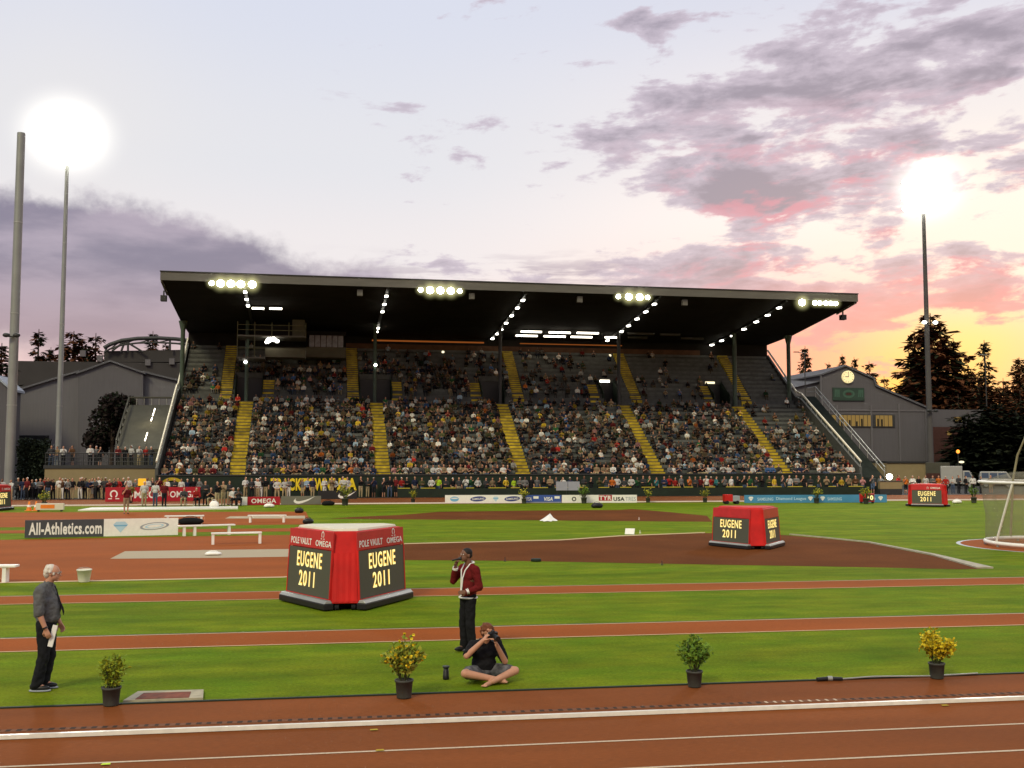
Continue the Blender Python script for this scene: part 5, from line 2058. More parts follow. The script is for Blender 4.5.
mb = MB(p)
mb.box(-.02, .02, .03, .26, .0, .02, M_galv, Matrix.Translation(p))
mb.build('prop', t)
t.scale = (.75, .75, .75)
for k, (px, py, lab, mt) in enumerate([(505, 561.3, 'small black peg standing at the brown area edge', M_black), (662, 565, 'thin black peg at the near edge of the brown area', M_black), (639, 519.5, 'tiny white peg on grass past the sheet pyramid', M_white), (640, 533.2, 'tiny white peg beside the leaning board', M_white)]):
    p = G(px, py)
    t = thing('marker_peg', lab, 'peg', p)
    mb = MB(p)
    mb.lathe([(.001, 0), (.10, 0), (.10, .015), (.03, .03), (.022, .20), (.03, .22), (.001, .225)], mt, 12, tuple(p))
    mb.build('peg_body', t)
    t.scale = (.5, .5, .6)
p = G(536, 561.5)
mb = MB(p)
mb.lathe([(.001, .004), (.22, .004), (.24, .02), (.24, .14), (.22, .16), (.001, .16)], M_darkgreen, 18, tuple(p))
o = mb.build('valve_cover')
o.scale = (.7, .7, .6)
o.location = p
tag(o, 'round dark green cover on grass behind the singer', 'cover')
# lens standing on the grass
p = G(446, 679.5)
t = thing('camera_lens', 'black telephoto lens standing upright on grass beside the photographer', 'lens', p)
mb = MB(p)
mb.lathe([(.001, .004), (.046, .004), (.048, .01), (.048, .075), (.044, .08), (.044, .12), (.040, .125), (.038, .175), (.001, .175)], M_black, 18, tuple(p))
mb.build('barrel', t)
mb = MB(p)
mb.lathe([(.040, .176), (.052, .178), (.055, .20), (.050, .202), (.001, .203)], M_dark, 18, tuple(p))
mb.build('mount_cap', t)
# cable connector at the grass edge and lane markers
p = G(831, 681)
t = thing('cable_connector', 'black cable connector with silver collar lying on the grass edge', 'connector', p)
mb = MB(p)
mb.tube([p + V((-.22, 0, .03)), p + V((-.05, .01, .035))], .03, M_black, 10)
mb.tube([p + V((.02, .0, .035)), p + V((.17, -.02, .03))], .028, M_black, 10)
mb.build('plug', t)
mb = MB(p)
mb.tube([p + V((-.05, .01, .037)), p + V((.02, .0, .037))], .036, M_galv, 10)
mb.build('collar', t)
p2 = G(1023, 673.5)
mb = MB(p)
mb.tube([p + V((.17, -.02, .03)), p + V((.7, .03, .038)), p + V((1.6, -.06, .036)), p + V((2.4, .02, .036))], .012, M_galv, 6)
mb.build('cable', t)
for px, py, mt, lab in ((380, 751, M_yellow, 'yellow tape square on the first lane line'), (374, 730.5, M_yellow, 'yellow tape square just below the kerb'), (945, 706, M_yellow, 'yellow leaf scrap near the kerb under the yellow-flowered plant'), (106, 765, M_hivis, 'green tape scrap on the first lane line')):
    p = G(px, py)
    mb = MB(p)
    mb.poly([p + V((-.05, -.03, .012)), p + V((.05, -.025, .012)), p + V((.04, .035, .013)), p + V((-.045, .03, .012))], mt)
    o = mb.build('tape_marker')
    o.location = p
    tag(o, lab, 'tape')
# take-off board set in the grass edge
q = [G(*c) for c in [(123, 703.0), (138, 693.6), (203.5, 691.8), (203, 700.2)]]
c = sum(q, V((0, 0, 0))) / 4
t = thing('takeoff_board', 'white-framed board with a red panel sunk at the grass edge', 'board', c)
mb = MB(c)
mb.hexa(q, [p + V((0, 0, .035)) for p in q], pbr('worn_frame', (.36, .32, .22), .8, .2, 8))
mb.build('surround', t)
mb = MB(c)
lerp = lambda u, v: (q[0].lerp(q[3], u)).lerp(q[1].lerp(q[2], u), v)
r = [lerp(.14, .05), lerp(.82, .05), lerp(.82, .72), lerp(.14, .72)]
mb.hexa([p + V((0, 0, .036)) for p in r], [p + V((0, 0, .042)) for p in r], pbr('dull_red_panel', (0.15, 0.035, 0.014), .8, .45, 9))
mb.build('panel', t)


# ------------------------------------------------------------------ potted plants
PLANT = {'bushy': (pbr('leaf_deep', (0.075, 0.150, 0.014), .6, .3, 14, spec=.2), pbr('leaf_mid', (0.13, 0.22, 0.020), .6, .3, 14, spec=.2)),
         'cone': (pbr('leaf_fresh', (0.15, 0.21, 0.014), .6, .3, 14, spec=.2), pbr('leaf_lime', (0.26, 0.29, 0.016), .6, .3, 14, spec=.2)),
         'flower': (pbr('leaf_olive', (0.16, 0.20, 0.022), .6, .3, 14, spec=.2), pbr('leaf_pale', (0.28, 0.29, 0.035), .6, .3, 14, spec=.2)),
         'dense': (pbr('leaf_gold', (0.36, 0.29, 0.014), .6, .3, 14, spec=.2), pbr('leaf_yellow', (0.55, 0.42, 0.014), .6, .3, 14, spec=.2))}


def potted(label, p, s, kind, grp, n=850):
    t = thing('potted_plant', label, 'potted plant', p, random.uniform(0, 6), grp)
    mb = MB()
    mb.lathe([(.001, .005), (.098, .005), (.103, .02), (.122, .225), (.131, .227), (.133, .255), (.124, .257), (.119, .235), (.001, .235)], M_pot, 22)
    mb.build('pot', t)
    mb = MB()
    mb.lathe([(.1185, .2355), (.06, .245), (.001, .248)], M_soil, 16)
    mb.build('soil', t)
    st = MB()
    lf = MB()
    fl = MB()
    W, Hh = {'bushy': (.27, .54), 'upright': (.20, .42), 'cone': (.155, .46), 'flower': (.30, .54)}[kind]
    n_st = 26
    for k in range(n_st):
        a = random.uniform(0, 2 * PI)
        rr = math.sqrt(random.random())
        top = V((W * rr * math.cos(a), W * rr * math.sin(a), .26 + Hh * (1 - .45 * rr * rr) * random.uniform(.75, 1.08)))
        b = V((.05 * math.cos(a), .05 * math.sin(a), .25))
        m_ = b.lerp(top, .5) + V((0, 0, .05))
        st.tube([b, m_, top], [.006, .005, .003], M_stem, 5, caps=False)
        for j in range(n // n_st):
            u = random.uniform(.25 if kind != 'cone' else 0.05, 1.0)
            c = b.lerp(m_, u * 2) if u < .5 else m_.lerp(top, u * 2 - 1)
            c = c + V((random.gauss(0, .03), random.gauss(0, .03), random.gauss(0, .02)))
            d = V((random.gauss(0, 1), random.gauss(0, 1), random.gauss(.4, .7))).normalized()
            sd = d.cross(V((random.gauss(0, 1), random.gauss(0, 1), random.gauss(0, 1)))).normalized()
            L, w = random.uniform(.05, .095), random.uniform(.018, .034)
            if kind == 'cone':
                L, w = L * .8, w * .6
            mt = PLANT.get(kind if 'dense' not in label else 'dense', PLANT['bushy'])[0 if random.random() < .55 else 1]
            nn = d.cross(sd) * .008
            lf.add([c, c + d * L * .45 + sd * w + nn, c + d * L, c + d * L * .45 - sd * w + nn], [(0, 1, 2, 3)], mt)
            if kind == 'flower' and random.random() < (.55 if 'dense' in label else .22) and u > .50:
                cc = c + d * L
                for q in range(3):
                    e = V((random.gauss(0, 1), random.gauss(0, 1), random.gauss(0, 1))).normalized()
                    g = e.cross(V((.3, .5, .8))).normalized()
                    r_ = random.uniform(.012, .022)
                    fl.add([cc - e * r_ - g * r_, cc + e * r_ - g * r_, cc + e * r_ + g * r_, cc - e * r_ + g * r_], [(0, 1, 2, 3)], M_petal)
    st.build('stem', t)
    lf.build('foliage', t)
    if fl.v:
        fl.build('blossom', t)
    t.scale = (s, s, s)
    return t


random.seed(5)
gp = 'potted plants along the grass edge'
potted('potted cone-shaped evergreen shrub beside the white-haired person', G(111, 705.5), .98, 'cone', gp, 900)
potted('potted bush with scattered small yellow flowers next to the sitting photographer', G(404, 698), 1.0, 'flower', gp, 620)
potted('potted leafy green bush without flowers', G(694.5, 687), .93, 'bushy', gp, 620)
potted('potted bush with dense bright yellow flowers', G(937, 678.5), .93, 'flower', gp, 620)
gq = 'small potted plants along the far straight'
for px, py, s, lab in [(130, 503, 2.2, 'far potted plant before the first red board'), (345, 505.5, 2.6, 'far potted plant in front of the black board'), (44, 508, 2.0, 'far yellow-flowered pot near the orange cone'), (524, 503.6, 1.9, 'far potted plant between the white and royal blue boards'), (584, 503.5, 2.3, 'far potted plant at the white board with black lettering'), (648, 502.6, 1.8, 'far potted plant past the end of the white boards'), (705, 502.5, 1.8, 'far potted plant just short of the light blue boards'), (816.5, 503.4, 2.1, 'far potted plant midway along the light blue boards'), (866, 504, 2.2, 'far potted plant beside the small timing display'), (974, 503, 2.2, 'far potted plant near the cage'), (413, 503.2, 1.7, 'far potted plant alone before the far track')]:
    potted(lab, G(px, py), s * .78, 'flower' if px not in (130, 584, 974) else 'bushy', gq, 160)
# orange cones, red panel, low display on the far left grass
for px, lab in ((29, 'first orange cone on far grass near the edge scoreboard'), (36, 'second orange cone on far grass beside the low display')):
    p = G(px, 511)
    t = thing('traffic_cone', lab, 'cone', p, 0, 'orange cones')
    mb = MB(p)
    mb.box(p.x - .22, p.x + .22, p.y - .22, p.y + .22, .004, .05, M_orange)
    mb.build('base', t)
    mb = MB(p)
    mb.lathe([(.17, .051), (.10, .35), (.04, .62), (.001, .625)], M_orange, 14, tuple(p))
    mb.lathe([(.128, .26), (.098, .40)], M_white, 14, tuple(p))
    mb.build('cone_body', t)
p = G(50, 511.5)
t = thing('lap_display', 'low white and orange display box on far grass by the cones', 'display', p)
mb = MB(p)
mb.box(p.x - .85, p.x + .85, p.y - .12, p.y + .12, .10, .52, M_cream)
mb.build('case', t, .02)
mb = MB(p)
mb.box(p.x - .55, p.x + .30, p.y - .130, p.y - .123, .20, .44, M_orange)
mb.build('screen', t)
for s_ in (-.7, .7):
    mb = MB(p)
    mb.box(p.x + s_ - .05, p.x + s_ + .05, p.y - .1, p.y + .1, .004, .098, M_black)
    mb.build('foot', t)
p = G(731, 504)
t = thing('equipment_cart', 'small red and grey cart behind the two-faced scoreboard', 'cart', p)
mb = MB(p)
mb.box(p.x - .55, p.x + .05, p.y - .3, p.y + .3, .2, .72, M_red)
mb.build('body', t, .03)
mb = MB(p)
mb.box(p.x + .053, p.x + .6, p.y - .3, p.y + .3, .2, .62, M_logogrey)
mb.build('box', t, .03)
for s_ in (-.4, .4):
    mb = MB(p)
    mb.tube([p + V((s_, -.34, .14)), p + V((s_, .34, .14))], .13, M_tyre, 12)
    mb.build('wheel', t)

# ------------------------------------------------------------------ throwing cage
pc = G(1062, 546.3)
sheet('throw_pad', [(pc.x + 3.5 * math.cos(a), pc.y + 3.8 * math.sin(a)) for a in [2 * PI * k / 40 for k in range(40)]], .004, M_trackf)
sheet('pad_edge', [(pc.x + 3.66 * math.cos(a), pc.y + 3.96 * math.sin(a)) for a in [2 * PI * k / 40 for k in range(40)]], .002, M_logogrey)
t = thing('throwing_cage', 'white-framed throwing cage hung with grey netting on a red pad', 'cage', pc)
RC = 2.68
mb = MB(pc)
mb.tube([(pc.x + RC * math.cos(a), pc.y + RC * math.sin(a), .14) for a in [2 * PI * k / 48 for k in range(49)]], .075, M_white, 10)
for k in range(12):
    a = 2 * PI * k / 12
    mb.tube([(pc.x + RC * math.cos(a), pc.y + RC * math.sin(a), 0.004), (pc.x + RC * math.cos(a), pc.y + RC * math.sin(a), .1)], .05, M_galv, 8)
mb.build('base_ring', t)
HT = 2.45
RTt = 2.85
mb = MB(pc)
mb.tube([(pc.x + RTt * math.cos(a), pc.y + RTt * math.sin(a), HT) for a in [PI * .36 + 2 * PI * .88 * k / 40 for k in range(41)]], .05, M_white, 8)
mb.build('top_ring', t)
for a, lean in ((PI * .99, 1.12), (PI * 1.4, .2), (PI * 1.7, .2), (0, .2), (PI * .3, .2)):
    mb = MB(pc)
    b0 = V((pc.x + RC * math.cos(a), pc.y + RC * math.sin(a), .2))
    a2 = a + lean * .35
    b1 = V((pc.x + RTt * math.cos(a2) , pc.y + RTt * math.sin(a2), HT))
    mb.tube([b0, b1], .042, M_white, 8)
    mb.build('post', t)
# gooseneck poles carrying the upper net
goose = []
for a in (PI * .54, PI * 1.4, PI * 1.8, PI * .1, PI * .4):
    b0 = V((pc.x + 1.4 * math.cos(a), pc.y + 1.4 * math.sin(a), HT))
    pts = [V((pc.x + r_ * math.cos(a), pc.y + r_ * math.sin(a), z_)) for r_, z_ in ((RC, .1), (RC - .25, 2.5), (RC - .55, 3.5), (RC - 1.05, 4.3), (RC - 1.7, 4.75))]
    mb = MB(pc)
    mb.tube(pts, [.045, .045, .042, .04, .035], pbr('worn_pole', (.30, .28, .17), .6, .1, 3), 8)
    mb.build('gooseneck', t)
nv = MB(pc)
K = 30
vs, fs = [], []
a0, a1 = PI * .36, PI * .36 + 2 * PI * .88
lev = [(RC, .2), (RC - .10, 1.2), (RTt - .05, HT - .05), (RTt - .7, HT + .28), (RTt - 1.3, HT + .40)]
for i, (r_, z_) in enumerate(lev):
    for k in range(K + 1):
        a = a0 + (a1 - a0) * k / K
        sag = .16 * math.cos(k * PI / 2.5) if i in (1, 3) else 0
        vs.append((pc.x + (r_ - sag * .5) * math.cos(a), pc.y + (r_ - sag * .5) * math.sin(a), z_ - abs(sag) * .5))
for i in range(len(lev) - 1):
    for k in range(K):
        b = i * (K + 1) + k
        fs.append((b, b + 1, b + K + 2, b + K + 1))
nv.add(vs, fs, M_net, None, True)
nv.build('net', t)
# ------------------------------------------------------------------ terrace, hedge, sloping structure beside the stand
YT = 96.0
a, b = AX(45, YT), min(AX(158, YT), XL - .3)
t = thing('terrace', 'beige-walled terrace with dark railing beside the stand', 'terrace', ((a + b) / 2, YT, 0))
mb = MB(t.location)
mb.box(a, b, YT, YT + .3, 0, 2.55, M_beige)
mb.box(a, b, YT + .302, YT + 6, 2.3, 2.74, M_conc)
mb.build('wall', t)
mb = MB(t.location)
mb.box(a - .1, b + .1, YT - .08, YT + .298, 2.553, 2.85, M_dark)
mb.build('cap', t)
mb = MB(t.location)
for z in (3.15, 3.5, 3.9):
    mb.tube([(a, YT + .12, z), (b, YT + .12, z)], .03 if z < 3.8 else .045, M_dark, 6)
for k in range(64):
    x = a + (b - a) * k / 63
    mb.tube([(x, YT + .12, 2.85), (x, YT + .12, 3.9)], .018 if k % 7 else .04, M_dark, 5)
mb.build('railing', t)


def leaf_cloud(mb, n, fn, size, mats, flat=0.0):
    """many small leaf faces through a volume; fn() gives (point, outward)"""
    for k in range(n):
        p, w = fn()
        d = (V((random.gauss(0, 1), random.gauss(0, 1), random.gauss(0, 1))) + w * .6).normalized()
        s = d.cross(V((random.gauss(0, 1), random.gauss(0, 1), random.gauss(0, 1)))).normalized()
        L, wd = size * random.uniform(.6, 1.3), size * random.uniform(.25, .5)
        mb.add([p - d * L * .5, p + s * wd, p + d * L * .5, p - s * wd], [(0, 1, 2, 3)], mats[random.randrange(len(mats))])


random.seed(11)
a, b = AX(17, 97.5), AX(48, 97.5)
t = thing('hedge', 'tall dark green hedge between the big pole and the terrace', 'hedge', ((a + b) / 2, 98, 0))
mb = MB(t.location)
leaf_cloud(mb, 5200, lambda: (V((random.uniform(a, b), 98 + random.uniform(-.9, .9), (random.random() ** .8) * (4.9 + .35 * math.sin(random.uniform(0, 6))))), V((0, -1, .2))), .26, [M_hedge, M_hedge, M_darkgreen])
mb.box(a + .3, b - .3, 97.6, 98.4, 0, 4.3, M_darkgreen)
mb.build('foliage', t)
# sloping concrete structure with a line of small lights
Ys = 101.0
c = [AY(116, 449, Ys), AY(160, 449, Ys), AY(174, 405, Ys + 9), AY(129, 405, Ys + 9)]
t = thing('ramp', 'sloping concrete ramp with a line of small lamps between the plum tree and the stand', 'ramp', (c[0] + c[1]) / 2 * 1.0)
t.location.z = 0
mb = MB(t.location)
top = [V(p) for p in c]
mb.hexa([V((p.x, p.y, 0)) for p in top], top, M_conc)
mb.build('slab', t)
mb = MB(t.location)
for p, q in ((top[0], top[3]), (top[3], top[2])):
    mb.tube([p + V((0, 0, .75)), q + V((0, 0, .75))], .10, M_conc, 6)
    for k in range(7):
        r = p.lerp(q, k / 6)
        mb.tube([r, r + V((0, 0, .75))], .04, M_galv, 5)
mb.build('handrail', t)
for u in (.10, .20, .54, .66, .76):
    l = MB(t.location)
    p = top[0].lerp(top[3], u).lerp(top[1].lerp(top[2], u), .62)
    q_ = top[0].lerp(top[3], u + .07).lerp(top[1].lerp(top[2], u + .07), .62)
    l.tube([p + V((0, 0, .34)), q_ + V((0, 0, .34))], .05, M_tube, 6)
    l.tube([p, p + V((0, 0, .298))], .03, M_galv, 5)
    l.build('step_lamp', t)
sp = bpy.data.lights.new('step_lamp_light', 'POINT')
sp.energy = 60
sp.color = (1, .82, .45)
sp.shadow_soft_size = .3
so = bpy.data.objects.new('step_lamp_light', sp)
COL.objects.link(so)
so.location = top[0].lerp(top[3], .5).lerp(top[1].lerp(top[2], .5), .6) + V((0, -.3, 1.2))

# ------------------------------------------------------------------ buildings
YB = 150.0


def wallpts(L, Y):
    return [AY(x, y, Y) for x, y in L]


t = thing('barn', 'big grey gabled hall behind the two light poles', 'building', (AX(90, YB), YB, 0))
off = t.location
L = [(-70, 485), (-70, 425), (0, 396), (81, 371.5), (81, 485)]
mb = MB(off)
mb.prism(wallpts(L, YB + 1.0), (0, 40, 0), M_bwall2)
L = [(141.5, 485), (141.5, 371.5), (181, 381), (215, 390), (215, 485)]
mb.prism(wallpts(L, YB + 1.0), (0, 40, 0), M_bwall2)
mb.build('side_wing', t)
mb = MB(off)
mb.prism(wallpts([(78, 485), (78, 373.5), (110, 362), (143, 373.5), (143, 485)], YB), (0, 40.5, 0), M_bwall)
mb.build('gable_wall', t)
mb = MB(off)
rl = wallpts([(76, 374.0), (110, 361.6), (145, 374.0), (145, 372.2), (110, 359.8), (76, 372.2)], YB - .4)
mb.prism(rl, (0, 41, 0), M_broof)
rl = wallpts([(143, 372.4), (217, 390.6), (217, 388.8), (143, 370.6)], YB + .5)
mb.prism(rl, (0, 41, 0), M_broof)
rl = wallpts([(-72, 426), (0, 396), (79, 371.7), (79, 370), (0, 394), (-72, 424)], YB + .5)
mb.prism(rl, (0, 41, 0), M_broof)
mb.build('roof', t)
mb = MB(off)
p, q = AY(-40, 447, YB + .9), AY(72, 431, YB + .9)
mb.box(p.x, q.x - 3, YB + .90, YB + .995, p.z, p.z + 1.6, M_windark)
mb.build('window', t)
p, q = AY(-30, 390, 140), AY(9, 377, 140)
t = thing('pavilion', 'small pale-roofed building at the frame edge beside the big pole', 'building', (p.x, 140, 0))
mb = MB(t.location)
mb.prism([V((p.x, 140, 0)), V((q.x, 140, 0)), V((q.x, 140, p.z)), V((p.x + 3, 140, q.z)), V((p.x - 4, 140, q.z)), V((p.x - 4, 140, 0))], (0, 5, 0), M_bwall)
mb.build('wall', t)
mb = MB(t.location)
mb.prism([V((q.x + .4, 139.7, p.z - .1)), V((p.x + 3, 139.7, q.z)), V((p.x + 3, 139.7, q.z + .3)), V((q.x + .4, 139.7, p.z + .2))], (0, 5.6, 0), M_logogrey)
mb.build('roof', t)
Yd = 215.0
p, q = AX(14, Yd), AX(230, Yd)
t = thing('arena', 'long dark-roofed arena with an arched roof truss behind the hall', 'building', ((p + q) / 2, Yd, 0))
off = t.location
mb = MB(off)
z0 = AY(100, 362, Yd).z
z1 = AY(140, 351, Yd).z
mb.box(p, q, Yd, Yd + 40, 0, z0, M_broofd)
mb.prism(wallpts([(104, 362), (104, 351), (230, 349), (230, 362)], Yd + 2), (0, 30, 0), M_broofd)
mb.build('wall', t)
mb = MB(off)
arc = [AY(x, y, Yd + 1) for x, y in ((104, 348), (110, 344.5), (122, 340.5), (138, 338.5), (158, 338), (176, 339), (200, 342), (225, 347))]
mb.tube(arc, .42, M_dark, 6)
mb.tube([a_ + V((0, 0, -.9)) for a_ in arc], .2, M_dark, 6)
for k in range(len(arc) - 1):
    mb.tube([arc[k] + V((0, 0, -.9)), arc[k + 1]], .12, M_dark, 5)
for x0, y0, x1, y1 in ((125, 341, 121, 352), (125, 341, 143, 352), (170, 339, 170, 350), (125, 341, 112, 351), (128, 341, 128, 352)):
    mb.tube([AY(x0, y0, Yd + 1), AY(x1, y1, Yd + 1)], .22, M_dark, 6)
mb.build('roof_truss', t)
for px, py in ((83, 353), (100, 358), (148, 362), (172, 361), (157, 375), (173, 377)):
    c = AY(px, py, Yd - .3 if py < 365 else YB + .3)
    if py > 365:
        continue
    v = MB(off)
    v.box(c.x - .5, c.x + .5, Yd - .6, Yd - .004, c.z - .7, c.z + .5, M_bwall2)
    v.build('roof_vent', t)

# field house with the clock
YR = 135.0
t = thing('field_house', 'grey gabled field house with a lit clock and window strip', 'building', (AX(850, YR), YR, 0))
off = t.location
base = 462.5
mb = MB(off)
mb.prism(wallpts([(822.5, base), (822.5, 375), (846, 366.2), (873, 378.5), (875, 386), (928, 408.5), (928, base)], YR), (0, 30, 0), M_bwall)
mb.build('gable_wall', t)
mb = MB(off)
mb.prism(wallpts([(740, base), (740, 400), (822, 381), (822, base)], YR + 1.2), (0, 28, 0), M_bwall)
mb.build('side_wing', t)
mb = MB(off)
p0, p1, p2, p3 = AY(760, 395, YR + .8), AY(823, 374, YR - .1), AY(846, 365.6, YR - .1), AY(776, 378, YR + 22)
mb.prism(wallpts([(846, 364.8), (821, 374), (821, 375.4), (846, 366.3)], YR - .3), (0, 30.5, 0), M_broof)
mb.prism(wallpts([(846, 364.8), (846, 366.3), (873.5, 378.8), (875.8, 386.2), (929, 408.8), (929, 407), (876.5, 384.4), (874.5, 377.2)], YR - .3), (0, 30.5, 0), M_broof)
q0, q1 = AY(740, 400, YR + .8), AY(822, 381, YR + .8)
q2, q3 = AY(846, 366, YR + 16), AY(752, 392, YR + 16)
mb.add([q0, q1, V((q1.x, YR + 16, q1.z + 1.6)), V((q0.x, YR + 16, q0.z + 1.6))], [(0, 1, 2, 3)], M_broof)
mb.build('roof', t)
mb = MB(off)
for x in (822.5, 838, 872, 900, 927):
    c = AX(x, YR)
    ztop = {822.5: 374, 838: 405, 872: 405, 900: 404, 927: 410}[x]
    mb.box(c - .12, c + .12, YR - .16, YR - .004, AY(x, base, YR).z, AY(x, ztop, YR).z, M_bwall2)
mb.box(AX(822.5, YR), AX(928, YR), YR - .10, YR - .003, AY(850, 411, YR).z, AY(850, 409.5, YR).z, M_bwall2)
mb.build('pilaster', t)
c = AY(847.3, 377, YR)
mb = MB(off)
mb.tube([(c.x, YR - .32, c.z), (c.x, YR - .004, c.z)], [.86, .86], M_clock, 28, smooth=False)
co = mb.build('clock', t)
mb = MB(off)
for k in range(12):
    a = 2 * PI * k / 12
    mb.box(-.03, .03, -.006, 0, .62, .76, M_black, Matrix.Translation((c.x, YR - .326, c.z)) @ Matrix.Rotation(a, 4, 'Y'))
for a, l, w in ((math.radians(-88), .48, .045), (math.radians(-2), .66, .03)):
    mb.box(-w, w, -.012, -.007, -.05, l, M_black, Matrix.Translation((c.x, YR - .326, c.z)) @ Matrix.Rotation(a, 4, 'Y'))
mb.build('clock_hand', co)
mb = MB(off)
p, q = AY(832.5, 400.5, YR), AY(863.5, 388, YR)
mb.box(p.x, q.x, YR - .20, YR - .006, p.z, q.z, M_signg)
so = mb.build('sign_panel', t)
mb = MB(off)
Ms = frame((p.x, YR - .205, p.z), (1, 0, 0), (0, 0, 1))
w_, h_ = q.x - p.x, q.z - p.z
for u in (.03, .78):
    for k in range(3):
        put_shape(mb, [(w_ * (u + .02 + .06 * k), h_ * .28), (w_ * (u + .055 + .06 * k), h_ * .28), (w_ * (u + .085 + .05 * k), h_ * .85), (w_ * (u + .03 + .05 * k), h_ * .85)], M_signg2, Ms)
put_ring(mb, w_ * .5, h_ * .52, w_ * .13, h_ * .16, w_ * .19, h_ * .32, M_signg2, Ms)
put_shape(mb, [(w_ * .42, h_ * .42), (w_ * .58, h_ * .42), (w_ * .58, h_ * .60), (w_ * .42, h_ * .60)], M_brick, Ms, y=-.008)
mb.build('emblem', so)
p, q = AY(823.5, 426, YR), AY(893, 415.5, YR)
mb = MB(off)
mb.box(p.x - .1, q.x + .2, YR - .12, YR - .008, p.z - .15, q.z + .12, M_dark)
wf = mb.build('window_frame', t)
for a, b, mt in ((823.8, 836.5, M_winlit), (839.5, 872, M_winlit), (876, 893, M_winlit)):
    w = MB(off)
    x0, x1 = AX(a, YR), AX(b, YR)
    w.box(x0, x1, YR - .15, YR - .125, p.z, q.z, mt)
    n = max(2, int((x1 - x0) / .55))
    for k in range(n + 1):
        xx = x0 + (x1 - x0) * k / n
        w.box(xx - .03, xx + .03, YR - .18, YR - .151, p.z, q.z, M_dark)
    for k in range(n):
        xx = x0 + (x1 - x0) * (k + random.uniform(.25, .75)) / n
        if random.random() < .6:
            w.box(xx - .12, xx + .12, YR - .17, YR - .152, p.z, p.z + (q.z - p.z) * random.uniform(.35, .7), M_trousers)
    w.build('window', t)
mb = MB(off)
p, q = AY(887, 483, YR - 6), AY(928, 463, YR - 6)
mb.box(p.x, q.x, YR - 6, YR + 3, -.05, q.z, M_beige)
mb.build('beige_base', t)
mb = MB(off)
mb.box(AX(800, YR), AX(887, YR - 6) - .02, YR - .5, YR + 3, -.05, AY(850, 462, YR).z, M_bwall)
mb.build('base_wall', t)
mb = MB(off)
mb.box(AX(886, YR - 6), AX(930, YR - 6), YR - 6.2, YR - .2, AY(900, 462.8, YR - 6).z, AY(900, 461.2, YR - 6).z, M_dark)
mb.build('ledge', t)
p = AX(928, YR + 2)
q = AX(985, YR + 2)
mb = MB(off)
mb.box(p, q, YR + 2, YR + 20, 1.0, AY(940, 409.5, YR + 2).z, M_bwall)
mb.box(AX(929, YR + 1.8), q, YR + 1.7, YR + 1.995, -.05, AY(940, 427, YR + 2).z, M_brick)
mb.build('rear_wing', t)
for px, py, r in ((958, 419, .55), (949.5, 433, .3)):
    c = AY(px, py, YR + 1.6)
    w = MB(off)
    w.box(c.x - r, c.x + r, YR + 1.60, YR + 1.69, c.z - .3, c.z + .3, M_winlit)
    w.build('window', t)

# ------------------------------------------------------------------ conifers, plum tree, dark trees
def fir_mesh(H, R, mats, seed, levels=30, gaps=.15, base=.06, lean=0.0, power=.85):
    rs = random.Random(seed)
    mb = MB()
    for k in range(levels):
        t_ = base + (1 - base) * (k / levels) ** .95
        z = H * t_
        r = R * (1 - t_) ** power * rs.uniform(.72, 1.12) + .10
        n = max(4, int(11 * (1 - t_) + 4))
        for j in range(n):
            if rs.random() < gaps:
                continue
            a = 2 * PI * (j + rs.uniform(-.4, .4)) / n + k * .7
            L = r * rs.uniform(.55, 1.15)
            drop = L * rs.uniform(.10, .42)
            d = V((math.cos(a), math.sin(a), 0))
            s = V((-math.sin(a), math.cos(a), 0))
            tip = V((lean * z, 0, z)) + d * L - V((0, 0, drop))
            o_ = V((lean * z, 0, z))
            nb = max(3, int(L / .45))
            for q in range(nb):
                u = (q + rs.uniform(.2, 1.1)) / nb
                p = o_.lerp(tip, u)
                w = (.42 + .26 * L * (1 - u * .6)) * rs.uniform(.6, 1.1)
                for e in range(5):
                    dd = (d * rs.uniform(.2, 1) + s * rs.uniform(-1, 1) + V((0, 0, rs.uniform(-.75, .25)))).normalized()
                    sd = dd.cross(V((rs.uniform(-.5, .5), rs.uniform(-.5, .5), 1))).normalized()
                    ln = w * rs.uniform(1.0, 2.0)
                    pp = p + s * rs.uniform(-.5, .5) * w + V((0, 0, rs.uniform(-.2, .2)))
                    mb.add([pp, pp + dd * ln * .5 + sd * w * .36, pp + dd * ln, pp + dd * ln * .5 - sd * w * .36], [(0, 1, 2, 3)], mats[rs.randrange(len(mats))])
    crown = mb.mesh('crown')
    tb = MB()
    tb.tube([(0, 0, 0), (lean * H * .5, 0, H * .5), (lean * H, 0, H)], [R * .10, R * .06, .04], M_bark, 7)
    for k in range(14):
        z = H * rs.uniform(.1, .8)
        a = rs.uniform(0, 2 * PI)
        r = R * (1 - z / H) * .7
        tb.tube([(lean * z, 0, z), (lean * z + r * math.cos(a), r * math.sin(a), z - r * .2)], [.07, .02], M_bark, 5, caps=False)
    return crown, tb.mesh('trunk')


FIRS = [fir_mesh(20, 4.2, [M_fir, M_fir, M_firred], 1), fir_mesh(20, 5.4, [M_fir, M_firred, M_firred], 2, levels=38, gaps=.22, power=.55), fir_mesh(20, 3.4, [M_fir, M_fir, M_firred], 3, levels=28, gaps=.28), fir_mesh(20, 5.0, [M_fir, M_firred], 4, levels=26, gaps=.28, power=.58), fir_mesh(20, 5.0, [M_hedge, M_fir], 5, levels=30, gaps=.10, power=.40, base=.01)]


